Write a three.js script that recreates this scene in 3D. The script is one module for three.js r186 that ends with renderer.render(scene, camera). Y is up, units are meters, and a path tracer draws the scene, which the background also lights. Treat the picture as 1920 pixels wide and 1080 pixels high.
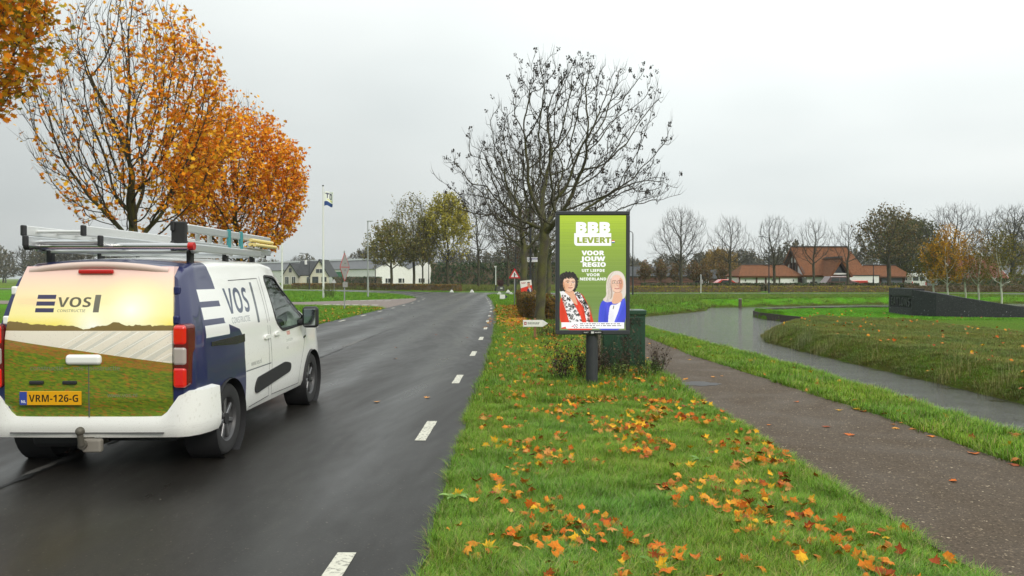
import * as THREE from 'three';
import { RoundedBoxGeometry } from 'three/addons/geometries/RoundedBoxGeometry.js';
import { mergeGeometries, mergeVertices, toCreasedNormals } from 'three/addons/utils/BufferGeometryUtils.js';
import { FontLoader } from 'three/addons/loaders/FontLoader.js';
import { TextGeometry } from 'three/addons/geometries/TextGeometry.js';
import { createNoise2D, createNoise3D } from 'simplex-noise';
import { Brush, Evaluator, SUBTRACTION } from 'three-bvh-csg';

// ---------------------------------------------------------------- camera, sky, sun, exposure
const scene = new THREE.Scene();
const camera = new THREE.PerspectiveCamera(42.27, 1920 / 1080, 0.1, 4000);
camera.position.set(0, 1.6, 0);
camera.rotation.set(-0.0129, 0, 0);
const renderer = new THREE.WebGLRenderer({ antialias: true });
renderer.toneMapping = THREE.LinearToneMapping;
renderer.toneMappingExposure = 1.2;
renderer.shadowMap.enabled = true;

const rng = (a) => () => { a = (a + 0x6d2b79f5) | 0; let t = Math.imul(a ^ (a >>> 15), 1 | a); t = (t + Math.imul(t ^ (t >>> 7), 61 | t)) ^ t; return ((t ^ (t >>> 14)) >>> 0) / 4294967296; };
const R0 = rng(11), n2 = createNoise2D(rng(3)), n3 = createNoise3D(rng(5));
const fbm2 = (x, y, o = 4) => { let s = 0, a = 0.5; for (let i = 0; i < o; i++) { s += a * n2(x, y); x = x * 2.03 + 7.1; y = y * 2.03 - 3.7; a *= 0.5; } return s; };
const fbm3 = (x, y, z, o = 4) => { let s = 0, a = 0.5; for (let i = 0; i < o; i++) { s += a * n3(x, y, z); x *= 2.03; y *= 2.03; z *= 2.03; a *= 0.5; } return s; };
const lerp = (a, b, t) => a + (b - a) * t, clamp = (v, a = 0, b = 1) => Math.min(b, Math.max(a, v));
const sstep = (a, b, v) => { const t = clamp((v - a) / (b - a)); return t * t * (3 - 2 * t); };

{ // overcast sky: brighter towards the zenith, as any full cloud cover, with soft cloud structure
  const W = 1024, H = 512, data = new Float32Array(W * H * 4);
  for (let j = 0; j < H; j++) {
    const el = (j + 0.5) / H * Math.PI - Math.PI / 2, s = Math.max(0, Math.sin(el));
    for (let i = 0; i < W; i++) {
      const az = (i + 0.5) / W * Math.PI * 2, c = Math.cos(el);
      const x = -Math.cos(az) * c, z = -Math.sin(az) * c;
      const st = 1 / (0.22 + s), u = x * st, v = z * st;
      const cl = fbm2(u * 0.4 + 4.2, v * 0.55 + 1.3, 4), fine = fbm2(u * 1.1 + 14, v * 1.5 - 8, 3);
      const band = fbm2(x * 1.3 + 3.3, z * 1.3 + 9.1, 3);
      const bank = (0.5 + 0.5 * Math.cos(Math.atan2(x, -z) - 0.6)) ** 3; // the cover is thinner to the front right, thicker to the left
      let L = 0.31 + 0.35 * bank + 0.78 * s + 0.42 * s * s;
      L *= 1 + 0.10 * cl + 0.025 * fine + 0.12 * band;
      const k = (j * W + i) * 4, warm = 0.5 + 0.5 * cl;
      data[k] = L * lerp(0.925, 0.965, warm); data[k + 1] = L * 1.0; data[k + 2] = L * lerp(1.0, 0.98, warm); data[k + 3] = 1;
    }
  }
  const t = new THREE.DataTexture(data, W, H, THREE.RGBAFormat, THREE.FloatType);
  t.mapping = THREE.EquirectangularReflectionMapping; t.magFilter = THREE.LinearFilter; t.minFilter = THREE.LinearFilter; t.needsUpdate = true;
  scene.background = t; scene.environment = t;
}
const sun = new THREE.DirectionalLight(0xfff7ea, 1.5);
sun.position.set(48, 50, 62); sun.castShadow = true; sun.shadow.radius = 34;
sun.shadow.mapSize.set(2048, 2048);
Object.assign(sun.shadow.camera, { left: -80, right: 80, top: 80, bottom: -80, near: 1, far: 400 });
sun.target.position.set(0, 0, 0);
scene.add(sun, sun.target);
scene.fog = new THREE.FogExp2(0xd5dcdd, 0.0003);

// ---------------------------------------------------------------- helpers (x right, y up, d metres ahead of the photographer; z = -d)
const taken = {};
const numbered = (n) => { const k = taken[n] = (taken[n] ?? -1) + 1; return k ? n + '_' + String(k).padStart(3, '0') : n; };
const shadow = (o) => { o.castShadow = o.receiveShadow = true; return o; };
function mesh(name, geo, mat, parent) { const m = shadow(new THREE.Mesh(geo, mat)); m.name = parent && parent !== scene ? name : numbered(name); (parent ?? scene).add(m); return m; }
function tag(o, label, category, group, kind) { o.userData.label = label; o.userData.category = category; if (group) o.userData.group = group; if (kind) o.userData.kind = kind; return o; }
function thing(name, label, category, [x, y, z] = [0, 0, 0], turn = 0, group) {
  const o = new THREE.Group(); o.name = numbered(name); scene.add(o); o.position.set(x, y, z); o.rotation.y = turn; return tag(o, label, category, group);
}
function structure(name, geo, mat, label) { const m = mesh(name, geo, mat); m.userData.kind = 'structure'; if (label) m.userData.label = label; return m; }
function dup(src, label, [x, y, z], turn = 0, sc = 1, group) {
  const c = src.clone(); c.name = numbered(src.name.replace(/_\d\d\d$/, '')); c.userData = { ...src.userData, label }; if (group) c.userData.group = group;
  c.position.set(x, y, z); c.rotation.y = turn; if (Array.isArray(sc)) c.scale.set(...sc); else c.scale.setScalar(sc); scene.add(c); return c;
}
const lin = (r, g, b) => new THREE.Color().setRGB(r, g, b);
const M = (o) => new THREE.MeshStandardMaterial(o), MP = (o) => new THREE.MeshPhysicalMaterial(o);
const box = (w, h, l, x = 0, y = 0, z = 0) => new THREE.BoxGeometry(w, h, l).translate(x, y, z);
const rbox = (w, h, l, r, x = 0, y = 0, z = 0, s = 2) => new RoundedBoxGeometry(w, h, l, s, r).translate(x, y, z);
const cyl = (r1, r2, h, x = 0, y = 0, z = 0, n = 16) => new THREE.CylinderGeometry(r1, r2, h, n).translate(x, y, z);
const merge = (l) => { const s = l.map((g) => g.index ? g.toNonIndexed() : g); for (const g of s) for (const k of Object.keys(g.attributes)) if (!['position', 'normal', 'uv'].includes(k)) g.deleteAttribute(k); return mergeGeometries(s); };
const bar = (a, b, r, n = 8, r2 = r) => { // round bar from a to b
  const A = new THREE.Vector3(...a), B = new THREE.Vector3(...b), d = B.clone().sub(A), g = new THREE.CylinderGeometry(r2, r, d.length(), n);
  g.applyQuaternion(new THREE.Quaternion().setFromUnitVectors(new THREE.Vector3(0, 1, 0), d.normalize())); return g.translate((A.x + B.x) / 2, (A.y + B.y) / 2, (A.z + B.z) / 2);
};
class GB { // collects triangles with colours
  constructor() { this.p = []; this.n = []; this.u = []; this.c = []; this.i = []; }
  v(x, y, z, nx, ny, nz, u = 0, w = 0, c) { this.p.push(x, y, z); this.n.push(nx, ny, nz); this.u.push(u, w); if (c) this.c.push(c[0], c[1], c[2]); return this.p.length / 3 - 1; }
  geo() {
    const g = new THREE.BufferGeometry(); g.setAttribute('position', new THREE.Float32BufferAttribute(this.p, 3)); g.setAttribute('normal', new THREE.Float32BufferAttribute(this.n, 3));
    g.setAttribute('uv', new THREE.Float32BufferAttribute(this.u, 2)); if (this.c.length) g.setAttribute('color', new THREE.Float32BufferAttribute(this.c, 3)); g.setIndex(this.i); return g;
  }
}
function dataTex(W, H, f, { rep = [1, 1], srgb = false } = {}) { // f(i, j) -> [r, g, b] or a grey, 0..1
  const d = new Uint8Array(W * H * 4);
  for (let j = 0; j < H; j++) for (let i = 0; i < W; i++) { const v = f(i, j), k = (j * W + i) * 4; if (typeof v === 'number') d[k] = d[k + 1] = d[k + 2] = clamp(v) * 255; else for (let c = 0; c < 3; c++) d[k + c] = clamp(v[c]) * 255; d[k + 3] = 255; }
  const t = new THREE.DataTexture(d, W, H); t.wrapS = t.wrapT = THREE.RepeatWrapping; t.magFilter = THREE.LinearFilter; t.minFilter = THREE.LinearMipmapLinearFilter; t.repeat.set(...rep); if (srgb) t.colorSpace = THREE.SRGBColorSpace; t.needsUpdate = true; return t;
}
const rep = (t, a, b = a) => { const c = t.clone(); c.repeat.set(a, b); c.needsUpdate = true; return c; };
function canvasTex(W, H, draw, { srgb = true, wrap = false } = {}) {
  const c = document.createElement('canvas'); c.width = W; c.height = H; draw(c.getContext('2d'), W, H);
  const t = new THREE.CanvasTexture(c); if (srgb) t.colorSpace = THREE.SRGBColorSpace; t.magFilter = THREE.LinearFilter; if (wrap) t.wrapS = t.wrapT = THREE.RepeatWrapping; t.anisotropy = 8; return t;
}
// tileable noise on a torus
const tileN = (i, j, W, H, f, o = 4, s = 0) => { const a = i / W * Math.PI * 2, b = j / H * Math.PI * 2, r = f / (Math.PI * 2); let v = 0, am = 0.5; for (let k = 0; k < o; k++) { const q = r * 2 ** k; v += am * n3(Math.cos(a) * q + s + k * 9.1 + Math.sin(b) * q * 0.73, Math.sin(a) * q + s * 1.7 + Math.cos(b) * q * 0.61, Math.cos(b) * q * 0.8 - Math.sin(b) * q * 0.5 + 31); am *= 0.5; } return v; };
const noiseTex = dataTex(512, 512, (i, j) => 0.5 + 0.6 * tileN(i, j, 512, 512, 8, 5));
const grainTex = (() => { const r = rng(77); return dataTex(512, 512, (i, j) => 0.35 + 0.4 * r() + 0.25 * tileN(i, j, 512, 512, 60, 2, 4)); })();

// ---------------------------------------------------------------- terrain with the pond dug into it
const WATER = -0.6;
const POND = [[5.62, -8], [5.62, 8], [5.62, 11], [5.58, 14], [5.3, 17.6], [4.8, 25], [4.1, 30], [4.4, 36], [6.2, 41], [7.7, 42.7], [10.5, 46.5], [13.2, 50.5], [13.9, 53], [14.9, 56], [19, 57.2], [26.6, 61], [33, 63], [45, 65], [80, 66],
  [80, 51], [45, 51], [33, 50.5], [24, 50], [18.8, 48.6], [15.6, 46], [14.1, 43.5], [13.7, 41], [13.9, 38.5], [14.4, 36.4], [12.8, 33.5], [11, 31], [9.4, 28.2], [8.7, 25.5], [8.75, 20], [8.9, 15.8], [8.95, 13], [9, 5], [9, -8]];
const EDGE0 = 18, EDGE1 = 27; // segments of POND that are the boarded edge of the lawn
function inside(P, x, y) { let c = false; for (let i = 0, j = P.length - 1; i < P.length; j = i++) { const [a, b] = P[i], [e, f] = P[j]; if ((b > y) !== (f > y) && x < (e - a) * (y - b) / (f - b) + a) c = !c; } return c; }
function nearest(P, x, y) { let best = 1e9, seg = 0; for (let i = 0; i < P.length; i++) { const [a, b] = P[i], [e, f] = P[(i + 1) % P.length], dx = e - a, dy = f - b, t = clamp(((x - a) * dx + (y - b) * dy) / (dx * dx + dy * dy)), q = Math.hypot(x - a - t * dx, y - b - t * dy); if (q < best) { best = q; seg = i; } } return [best, seg]; }
function topLevel(x, d) {
  let h = -0.025;
  const lawn = sstep(13.2, 15.5, x) * sstep(31, 36, d) * (1 - sstep(50.5, 52, d));
  const berm = sstep(8.8, 10, x) * (1 - sstep(12.5, 19, x)) * (1 - sstep(25, 35, d));
  h = lerp(h, -0.2, sstep(11, 18, x) * (1 - sstep(28, 36, d)));
  h = lerp(h, -0.12 + 0.08 * fbm2(x * 0.35, d * 0.3, 2), berm);
  return lerp(h, -0.36, lawn);
}
function height(x, d) {
  let h = topLevel(x, d);
  if (x > 3 && x < 84 && d > -9 && d < 70) {
    const [q, s] = nearest(POND, x, d), inn = inside(POND, x, d), wob = 0.07 * fbm2(x * 1.3, d * 1.3, 3);
    let slope = s < 6 ? 1.5 : s < 18 ? 0.42 : s < EDGE1 ? 9 : 0.62;
    if (inn) h = Math.max(-1.5, WATER - q * Math.min(slope, 1.2));
    else { const e = WATER + (q + wob) * slope, r = slope > 3 ? 0.02 : 0.16; // rounded crest
      const k = clamp(0.5 + 0.5 * (e - h) / r); h = lerp(e, h, k) - r * k * (1 - k); }
  }
  return h;
}
const ROAD_R = [[-0.5, -10], [-0.5, 3], [-0.52, 8], [-0.47, 13], [-0.48, 20], [-0.55, 25.4], [-0.72, 34], [-0.98, 42], [-1.45, 54], [-2.0, 64], [-2.35, 71], [-1.9, 74.6], [-0.4, 76.8], [3, 77.4], [10, 77], [34, 77], [46, 76.2], [60, 73], [90, 66]];
const ROAD_FAR = [[90, 72], [60, 79.5], [46, 82], [34, 82.6], [15, 82.6], [5, 83], [-2.4, 84], [-6.6, 85.4], [-11.6, 89.5], [-15, 95], [-22, 102], [-31, 107], [-60, 116], [-140, 132]];
const ROAD_L = [[-140, 124], [-60, 108], [-31, 99], [-24, 94], [-18, 87], [-13.5, 79.4], [-11, 74], [-9, 67], [-7.7, 60], [-7.05, 55], [-6.8, 50], [-6.75, 40], [-6.75, 20], [-6.75, -10]];
const jag = (P, step, amp, dmax) => { const out = []; for (let i = 0; i < P.length - 1; i++) { const [a, b] = P[i], [e, f] = P[i + 1], L = Math.hypot(e - a, f - b), n = Math.min(b, f) < dmax ? Math.max(1, Math.round(L / step)) : 1; for (let k = 0; k < n; k++) { const t = k / n, x = lerp(a, e, t), d = lerp(b, f, t); out.push([x + (n > 1 ? amp * (fbm2(x * 0.5, d * 0.8, 4) + 0.35 * fbm2(9, d * 7, 2)) : 0), d]); } } out.push(P[P.length - 1]); return out; };
const roadR = jag(ROAD_R.slice(0, 11), 0.12, 0.05, 60).concat(ROAD_R.slice(11));
const ROAD = [...roadR, ...ROAD_FAR, ...ROAD_L];
const SIDE = [[-6.76, 39.6], [-7.4, 41.4], [-9, 42.9], [-12.2, 44], [-60, 51], [-60, 57], [-14.2, 50.4], [-12, 53], [-10.4, 56], [-8.6, 58.6], [-7.72, 60.2], [-7.06, 55], [-6.81, 50], [-6.76, 45]];
const PATH_L = [[2.5, -8], [2.52, 4], [2.5, 8], [2.48, 10.5], [2.62, 13.3], [2.45, 17], [2.05, 21], [1.9, 26], [2.6, 34], [3.4, 45], [3.6, 60], [3.6, 77]], PATH_R = [[5.4, 77], [5.4, 60], [5.1, 45], [4.0, 34], [3.45, 26], [3.67, 20.1], [3.75, 15.4], [4.1, 11], [4.28, 8.66], [4.35, 6.3], [4.35, -8]];
const PATH = [...jag(PATH_L, 0.15, 0.05, 30), ...jag(PATH_R, 0.15, 0.05, 30)];
const paved = (x, d) => inside(ROAD, x, d) || inside(PATH, x, d) || inside(SIDE, x, d);

// grass painted stroke by stroke, 1.6 m to the tile
const grassTex = canvasTex(1024, 1024, (g, W) => {
  const r = rng(21); g.fillStyle = '#5d6a35'; g.fillRect(0, 0, W, W);
  for (let k = 0; k < 26000; k++) {
    const x = r() * W, y = r() * W, a = r() * 6.28, l = 12 + r() * 34, v = r();
    g.strokeStyle = v < 0.08 ? `rgb(${150 + r() * 50 | 0},${140 + r() * 40 | 0},${80 + r() * 40 | 0})` : v < 0.3 ? `rgb(${52 + r() * 30 | 0},${66 + r() * 26 | 0},${30 + r() * 16 | 0})` : `rgb(${96 + r() * 50 | 0},${120 + r() * 50 | 0},${48 + r() * 30 | 0})`;
    g.lineWidth = 1.2 + r() * 2; for (const ox of [-W, 0, W]) for (const oy of [-W, 0, W]) { const X = x + ox, Y = y + oy; if (X > -50 && X < W + 50 && Y > -50 && Y < W + 50) { g.beginPath(); g.moveTo(X, Y); g.lineTo(X + Math.cos(a) * l, Y + Math.sin(a) * l); g.stroke(); } }
  }
}, { wrap: true });
const groundMat = MP({ specularIntensity: 0.15, map: rep(grassTex, 1 / 1.6), vertexColors: true, roughness: 0.95, bumpMap: rep(grassTex, 1 / 1.6), bumpScale: 0.03 });
const LUSH = [0.40, 0.72, 0.15], LAWN = [0.46, 1.15, 0.09], ROUGH = [0.54, 0.62, 0.22], DRY = [0.95, 0.80, 0.44], BANK = [0.58, 0.52, 0.27], MUD = [0.30, 0.24, 0.16];
const mix3 = (a, b, t) => [lerp(a[0], b[0], t), lerp(a[1], b[1], t), lerp(a[2], b[2], t)];
function groundTone(x, d, h) { // what grows where
  const n = fbm2(x * 0.22, d * 0.22, 4), f = fbm2(x * 1.1 + 50, d * 1.1, 3);
  let c = mix3(LUSH, ROUGH, clamp(0.25 + 0.8 * n));
  const lawn = sstep(13.2, 14.6, x) * sstep(32, 36, d) * (1 - sstep(50.5, 51.5, d)); c = mix3(c, LAWN, lawn * (0.85 + 0.2 * f));
  if (x > 8.2 && x < 24 && d < 36) { const b = (1 - sstep(14, 22, x)) * (1 - sstep(33, 36, d)); c = mix3(c, BANK, b * clamp(0.65 + 0.9 * f)); }
  if (x > 3 && x < 60 && d > 50 && d < 76) c = mix3(c, mix3(LAWN, ROUGH, clamp(0.35 + 0.8 * n)), 0.8);
  if (x < -7 && d > 40 && d < 100) c = mix3(c, LAWN, 0.45 - 0.5 * n);
  if (d > 86 && x > -40 && x < 16) c = mix3(c, DRY, sstep(90, 100, d) * clamp(0.55 + n));
  if (d > 120) c = mix3(c, DRY, clamp(0.35 + n));
  if (h < WATER + 0.16) c = mix3(c, MUD, clamp(0.9 + f));
  const v = 1 + 0.18 * f; return [c[0] * v, c[1] * v, c[2] * v];
}
{
  const axis = (parts) => { const o = []; for (const [a, b, s] of parts) for (let v = a; v < b - 1e-6; v += s) o.push(v); o.push(parts[parts.length - 1][1]); return o; };
  const xs = axis([[-2400, -400, 250], [-400, -100, 30], [-100, -20, 4], [-20, -2, 0.8], [-2, 3.6, 0.35], [3.6, 16, 0.2], [16, 50, 0.6], [50, 100, 3], [100, 400, 30], [400, 2400, 250]]);
  const ds = axis([[-300, -20, 40], [-20, -2, 2], [-2, 3, 0.5], [3, 40, 0.25], [40, 68, 0.35], [68, 130, 2.5], [130, 400, 15], [400, 3200, 200]]);
  const g = new GB();
  for (const d of ds) for (const x of xs) { const h = height(x, d) + (d < 14 && x < 8 ? 0.012 * fbm2(x * 2, d * 2, 3) : 0) - (d > 130 || Math.abs(x) > 100 ? 0.05 : 0); g.v(x, h, -d, 0, 1, 0, x, d, groundTone(x, d, h)); }
  const w = xs.length; for (let j = 0; j < ds.length - 1; j++) for (let i = 0; i < w - 1; i++) { const a = j * w + i; g.i.push(a, a + 1, a + w + 1, a, a + w + 1, a + w); }
  const G = g.geo(); G.computeVertexNormals(); var ground = structure('ground', G, groundMat, 'mown verges, lawns and rough grass banks around the road and pond');
}
function sheet(P, y, skirt = 0.1) { // flat paving over the outline P, uv in metres, with an edge
  const v2 = P.map(([x, d]) => new THREE.Vector2(x, d)), cw = THREE.ShapeUtils.isClockWise(v2); if (cw) v2.reverse();
  const g = new GB(); for (const p of v2) g.v(p.x, y, -p.y, 0, 1, 0, p.x, p.y);
  for (const [a, b, c] of THREE.ShapeUtils.triangulateShape(v2, [])) g.i.push(a, b, c);
  if (skirt) for (let k = 0; k < v2.length; k++) { const a = v2[k], b = v2[(k + 1) % v2.length], dx = b.x - a.x, dy = b.y - a.y, l = Math.hypot(dx, dy) || 1, nx = dy / l, nz = dx / l; const i = g.v(a.x, y, -a.y, nx, 0, nz, 0, 0); g.v(b.x, y, -b.y, nx, 0, nz, l, 0); g.v(b.x, y - skirt, -b.y, nx, 0, nz, l, skirt); g.v(a.x, y - skirt, -a.y, nx, 0, nz, 0, skirt); g.i.push(i, i + 2, i + 1, i, i + 3, i + 2); }
  return g.geo();
}
// wet asphalt: fine stone, polished wheel tracks (they lie along the road), coarser dry-looking lanes between
const stones = (seed, W, n, base, tones, s0, s1) => canvasTex(W, W, (g) => {
  const r = rng(seed); g.fillStyle = base; g.fillRect(0, 0, W, W);
  for (let k = 0; k < n; k++) { const x = r() * W, y = r() * W, s = s0 + r() * r() * (s1 - s0), t = tones[Math.floor(r() * r() * tones.length)]; g.fillStyle = t; g.globalAlpha = 0.35 + 0.65 * r(); g.beginPath(); g.ellipse(x, y, s, s * (0.6 + 0.4 * r()), r() * 3, 0, 6.3); g.fill(); } g.globalAlpha = 1;
}, { wrap: true });
const asphaltTex = stones(31, 1024, 30000, '#343332', ['#282726', '#3e3d3b', '#454340', '#2e2c2b', '#504e4a', '#66625c', '#9c968b'], 1.2, 4.2);
const trackTex = dataTex(256, 1024, (i, j) => { // u across 7 m of road, v 24 m along it
  const x = -7 + 7 * i / 256; let p = 0; for (const c of [-5.6, -4.15, -2.75, -1.35]) p += Math.exp(-(((x - c) / 0.34) ** 2));
  return 0.47 - 0.15 * p + 0.09 * tileN(i, j, 256, 1024, 9, 5) + 0.06 * tileN(i, j, 256, 1024, 40, 3, 8);
});
const roadMat = MP({ specularIntensity: 0.56, color: lin(0.50, 0.47, 0.43), map: rep(asphaltTex, 1 / 2.2), roughness: 1, roughnessMap: rep(trackTex, 1 / 7, 1 / 24), bumpMap: rep(asphaltTex, 1 / 2.2), bumpScale: 0.004 });
const road = structure('road', sheet(ROAD, 0), roadMat, 'wet dark asphalt road bending left at the junction');
const pathTex = stones(32, 1024, 20000, '#574c43', ['#42392f', '#6e6156', '#50463d', '#837567', '#372f29', '#a5978a', '#dccfbd'], 1.8, 7.5);
const pathMat = MP({ specularIntensity: 0.22, color: lin(0.82, 0.78, 0.67), map: rep(pathTex, 1 / 1.7), roughness: 1, roughnessMap: rep(dataTex(512, 512, (i, j) => 0.62 + 0.16 * tileN(i, j, 512, 512, 6, 5, 2)), 1 / 6), bumpMap: rep(pathTex, 1 / 1.7), bumpScale: 0.006 });
const path = structure('path', sheet(PATH, 0.004), pathMat, 'brown gravel-textured asphalt footpath beside the ditch');
const sideMat = M({ map: rep(stones(33, 512, 7000, '#6e6058', ['#5e5149', '#7d6d63', '#8d7d72', '#554840', '#a79a8e'], 2, 5), 1 / 2), roughness: 0.7 });
const sideRoad = structure('side_road', sheet(SIDE, 0.004), sideMat, 'pinkish brick-paved side road joining from the left');

// painted edge dashes, each a piece of its own
const lineMat = M({ color: lin(0.62, 0.6, 0.5), roughness: 0.55, map: rep(dataTex(256, 256, (i, j) => { const v = tileN(i, j, 256, 256, 24, 4, 6); return v < -0.22 ? 0.42 : 0.86 + 0.2 * v; }), 1.1) });
function dashes(pts, first, step, len, wid, y, n = 99) {
  const cv = new THREE.CatmullRomCurve3(pts.map(([x, d]) => new THREE.Vector3(x, 0, d)), false, 'centripetal'), L = cv.getLength(); let k = 0;
  for (let s = first; s + len < L && k < n; s += step, k++) {
    const g = new GB(), m = 5; for (let q = 0; q <= m; q++) { const u = (s + len * q / m) / L, p = cv.getPointAt(u), t = cv.getTangentAt(u), w = wid / 2 + 0.006 * fbm2(s * 3 + q, 2); g.v(p.x - t.z * w, y, -(p.z + t.x * w), 0, 1, 0, p.x + s, p.z); g.v(p.x + t.z * w, y, -(p.z - t.x * w), 0, 1, 0, p.x + s + wid, p.z); if (q) { const a = q * 2; g.i.push(a - 2, a - 1, a + 1, a - 2, a + 1, a); } }
    mesh('edge_dash', g.geo(), lineMat, road);
  }
}
dashes([[-0.98, 3.3], [-0.9, 7.7], [-0.86, 11.8], [-0.82, 15.7], [-0.82, 19.8], [-0.85, 24], [-0.92, 28], [-1.06, 37.9], [-1.3, 45], [-1.55, 50], [-1.9, 57], [-2.25, 64], [-2.7, 68.5], [-3.3, 74], [-4.6, 79]], 0.02, 4, 1, 0.11, 0.004);
dashes([[-6.42, 3], [-6.42, 20], [-6.4, 38], [-6.42, 47.5], [-6.62, 54.5], [-7.0, 59.5], [-8.3, 66.5], [-10.3, 73.5], [-13, 79.6], [-17.4, 86.2]], 0.6, 4, 1, 0.11, 0.004);
dashes([[-1.95, 73.2], [-2.6, 74.6]], 0.05, 2, 1.2, 0.12, 0.004, 1);
// worn zebra-like blocks where the side road meets the road
for (let k = 0; k < 6; k++) { const x = -8.0 - k * 0.62, a = 44.2 + k * 0.2; mesh('worn_block', sheet([[x, a], [x - 0.4, a + 0.1], [x - 0.42, a + 0.75], [x - 0.03, a + 0.65]], 0.008, 0), lineMat, sideRoad); mesh('worn_block', sheet([[x - 0.6, a + 8.4], [x - 1, a + 8.3], [x - 1.05, a + 8.9], [x - 0.6, a + 9]], 0.008, 0), lineMat, sideRoad); }
{ // longitudinal joint in the asphalt: broken tar and a pale sealed strip
  const tar = M({ color: lin(0.012, 0.012, 0.012), roughness: 0.5 }), pale = M({ color: lin(0.16, 0.155, 0.145), roughness: 0.6, map: rep(grainTex, 2) });
  const strip = (name, d0, d1, xf, wf, mat, y) => { const g = new GB(), n = Math.ceil((d1 - d0) / 0.08); for (let q = 0; q <= n; q++) { const d = lerp(d0, d1, q / n), x = xf(d), w = wf(d, q / n); g.v(x - w, y, -d, 0, 1, 0, x - w, d); g.v(x + w, y, -d, 0, 1, 0, x + w, d); if (q) { const a = q * 2; g.i.push(a - 2, a - 1, a + 1, a - 2, a + 1, a); } } return mesh(name, g.geo(), mat, road); };
  const jx = (d) => -3.93 + 0.004 * d + 0.03 * fbm2(d * 0.9, 3, 4), ends = (t) => Math.min(1, 8 * t, 8 * (1 - t));
  for (const [a, b, w] of [[5.1, 6.6, 0.034], [7.0, 8.8, 0.025], [12.2, 17.6, 0.02], [18.6, 24, 0.016], [26, 33, 0.016]]) strip('tar_joint', a, b, jx, (d, t) => ends(t) * w * clamp(0.75 + 1.6 * fbm2(d * 4, 8, 4), 0.08, 2), tar, 0.008);
  for (const [a, b, w] of [[3.2, 5.3, 0.04], [6.0, 7.1, 0.04], [17.2, 20, 0.07]]) strip('sealed_strip', a, b, (d) => jx(d) - 0.06, (d, t) => ends(t) * w * (1 + 0.7 * fbm2(d * 2, 5, 3)), pale, 0.004);
}
// ---------------------------------------------------------------- pond
{
  const t = dataTex(512, 512, (i, j) => 0.5 + 0.32 * tileN(i, j, 512, 512, 16, 3) + 0.26 * tileN(i, j, 512, 512, 70, 3, 12));
  const g = new THREE.PlaneGeometry(110, 84).rotateX(-Math.PI / 2), uv = g.attributes.uv, p = g.attributes.position; g.translate(44, WATER, -31);
  for (let i = 0; i < uv.count; i++) uv.setXY(i, p.getX(i), -p.getZ(i));
  const wm = MP({ color: lin(0.035, 0.034, 0.026), roughness: 0.07, ior: 1.33, bumpMap: rep(t, 1 / 2.6, 1 / 1.5), bumpScale: 0.02 });
  structure('pond', g, wm, 'grey rippled pond and ditch water');
  // sawn planks that hold up the lawn's edge, laid end to end
  const pm = [0.9, 1, 1.15].map((k) => M({ color: lin(0.055 * k, 0.043 * k, 0.032 * k), roughness: 0.8, bumpMap: grainTex, bumpScale: 0.004 }));
  const e = thing('timber_edging', 'dark timber board edging round the lawn at the pond', 'edging');
  const pts = []; for (let s = EDGE0; s <= EDGE1; s++) pts.push(POND[s + 1]);
  let k = 0; for (let i = 1; i < pts.length - 1; i++) { const [a, b] = pts[i], [x, y] = pts[i + 1], L = Math.hypot(x - a, y - b), n = Math.max(1, Math.round(L / 1.9)); for (let q = 0; q < n; q++) { const t0 = q / n, t1 = (q + 1) / n, ax = lerp(a, x, t0), ad = lerp(b, y, t0), bx = lerp(a, x, t1), bd = lerp(b, y, t1), l = Math.hypot(bx - ax, bd - ad); const m = mesh('plank', box(l - 0.012, 0.42, 0.05), pm[k % 3], e); m.position.set((ax + bx) / 2, -0.5 + 0.012 * (k % 2), -(ad + bd) / 2); m.rotation.y = Math.atan2(bd - ad, bx - ax); k++; } }
}
// ---------------------------------------------------------------- trees
const barkTex = dataTex(256, 512, (i, j) => 0.5 + 0.45 * tileN(i, j, 256, 512, 10, 4, 3) + 0.3 * tileN(i * 3 % 256, j, 256, 512, 20, 3, 5));
const barkMat = M({ vertexColors: true, roughness: 0.95, bumpMap: rep(barkTex, 2, 2), bumpScale: 0.02 });
const leafMat = MP({ vertexColors: true, roughness: 0.8, specularIntensity: 0.25, side: THREE.DoubleSide, transmission: 0.3, thickness: 0 });
const keyMat = M({ vertexColors: true, roughness: 0.9, side: THREE.DoubleSide });
const V3 = (x, y, z) => new THREE.Vector3(x, y, z);
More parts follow.
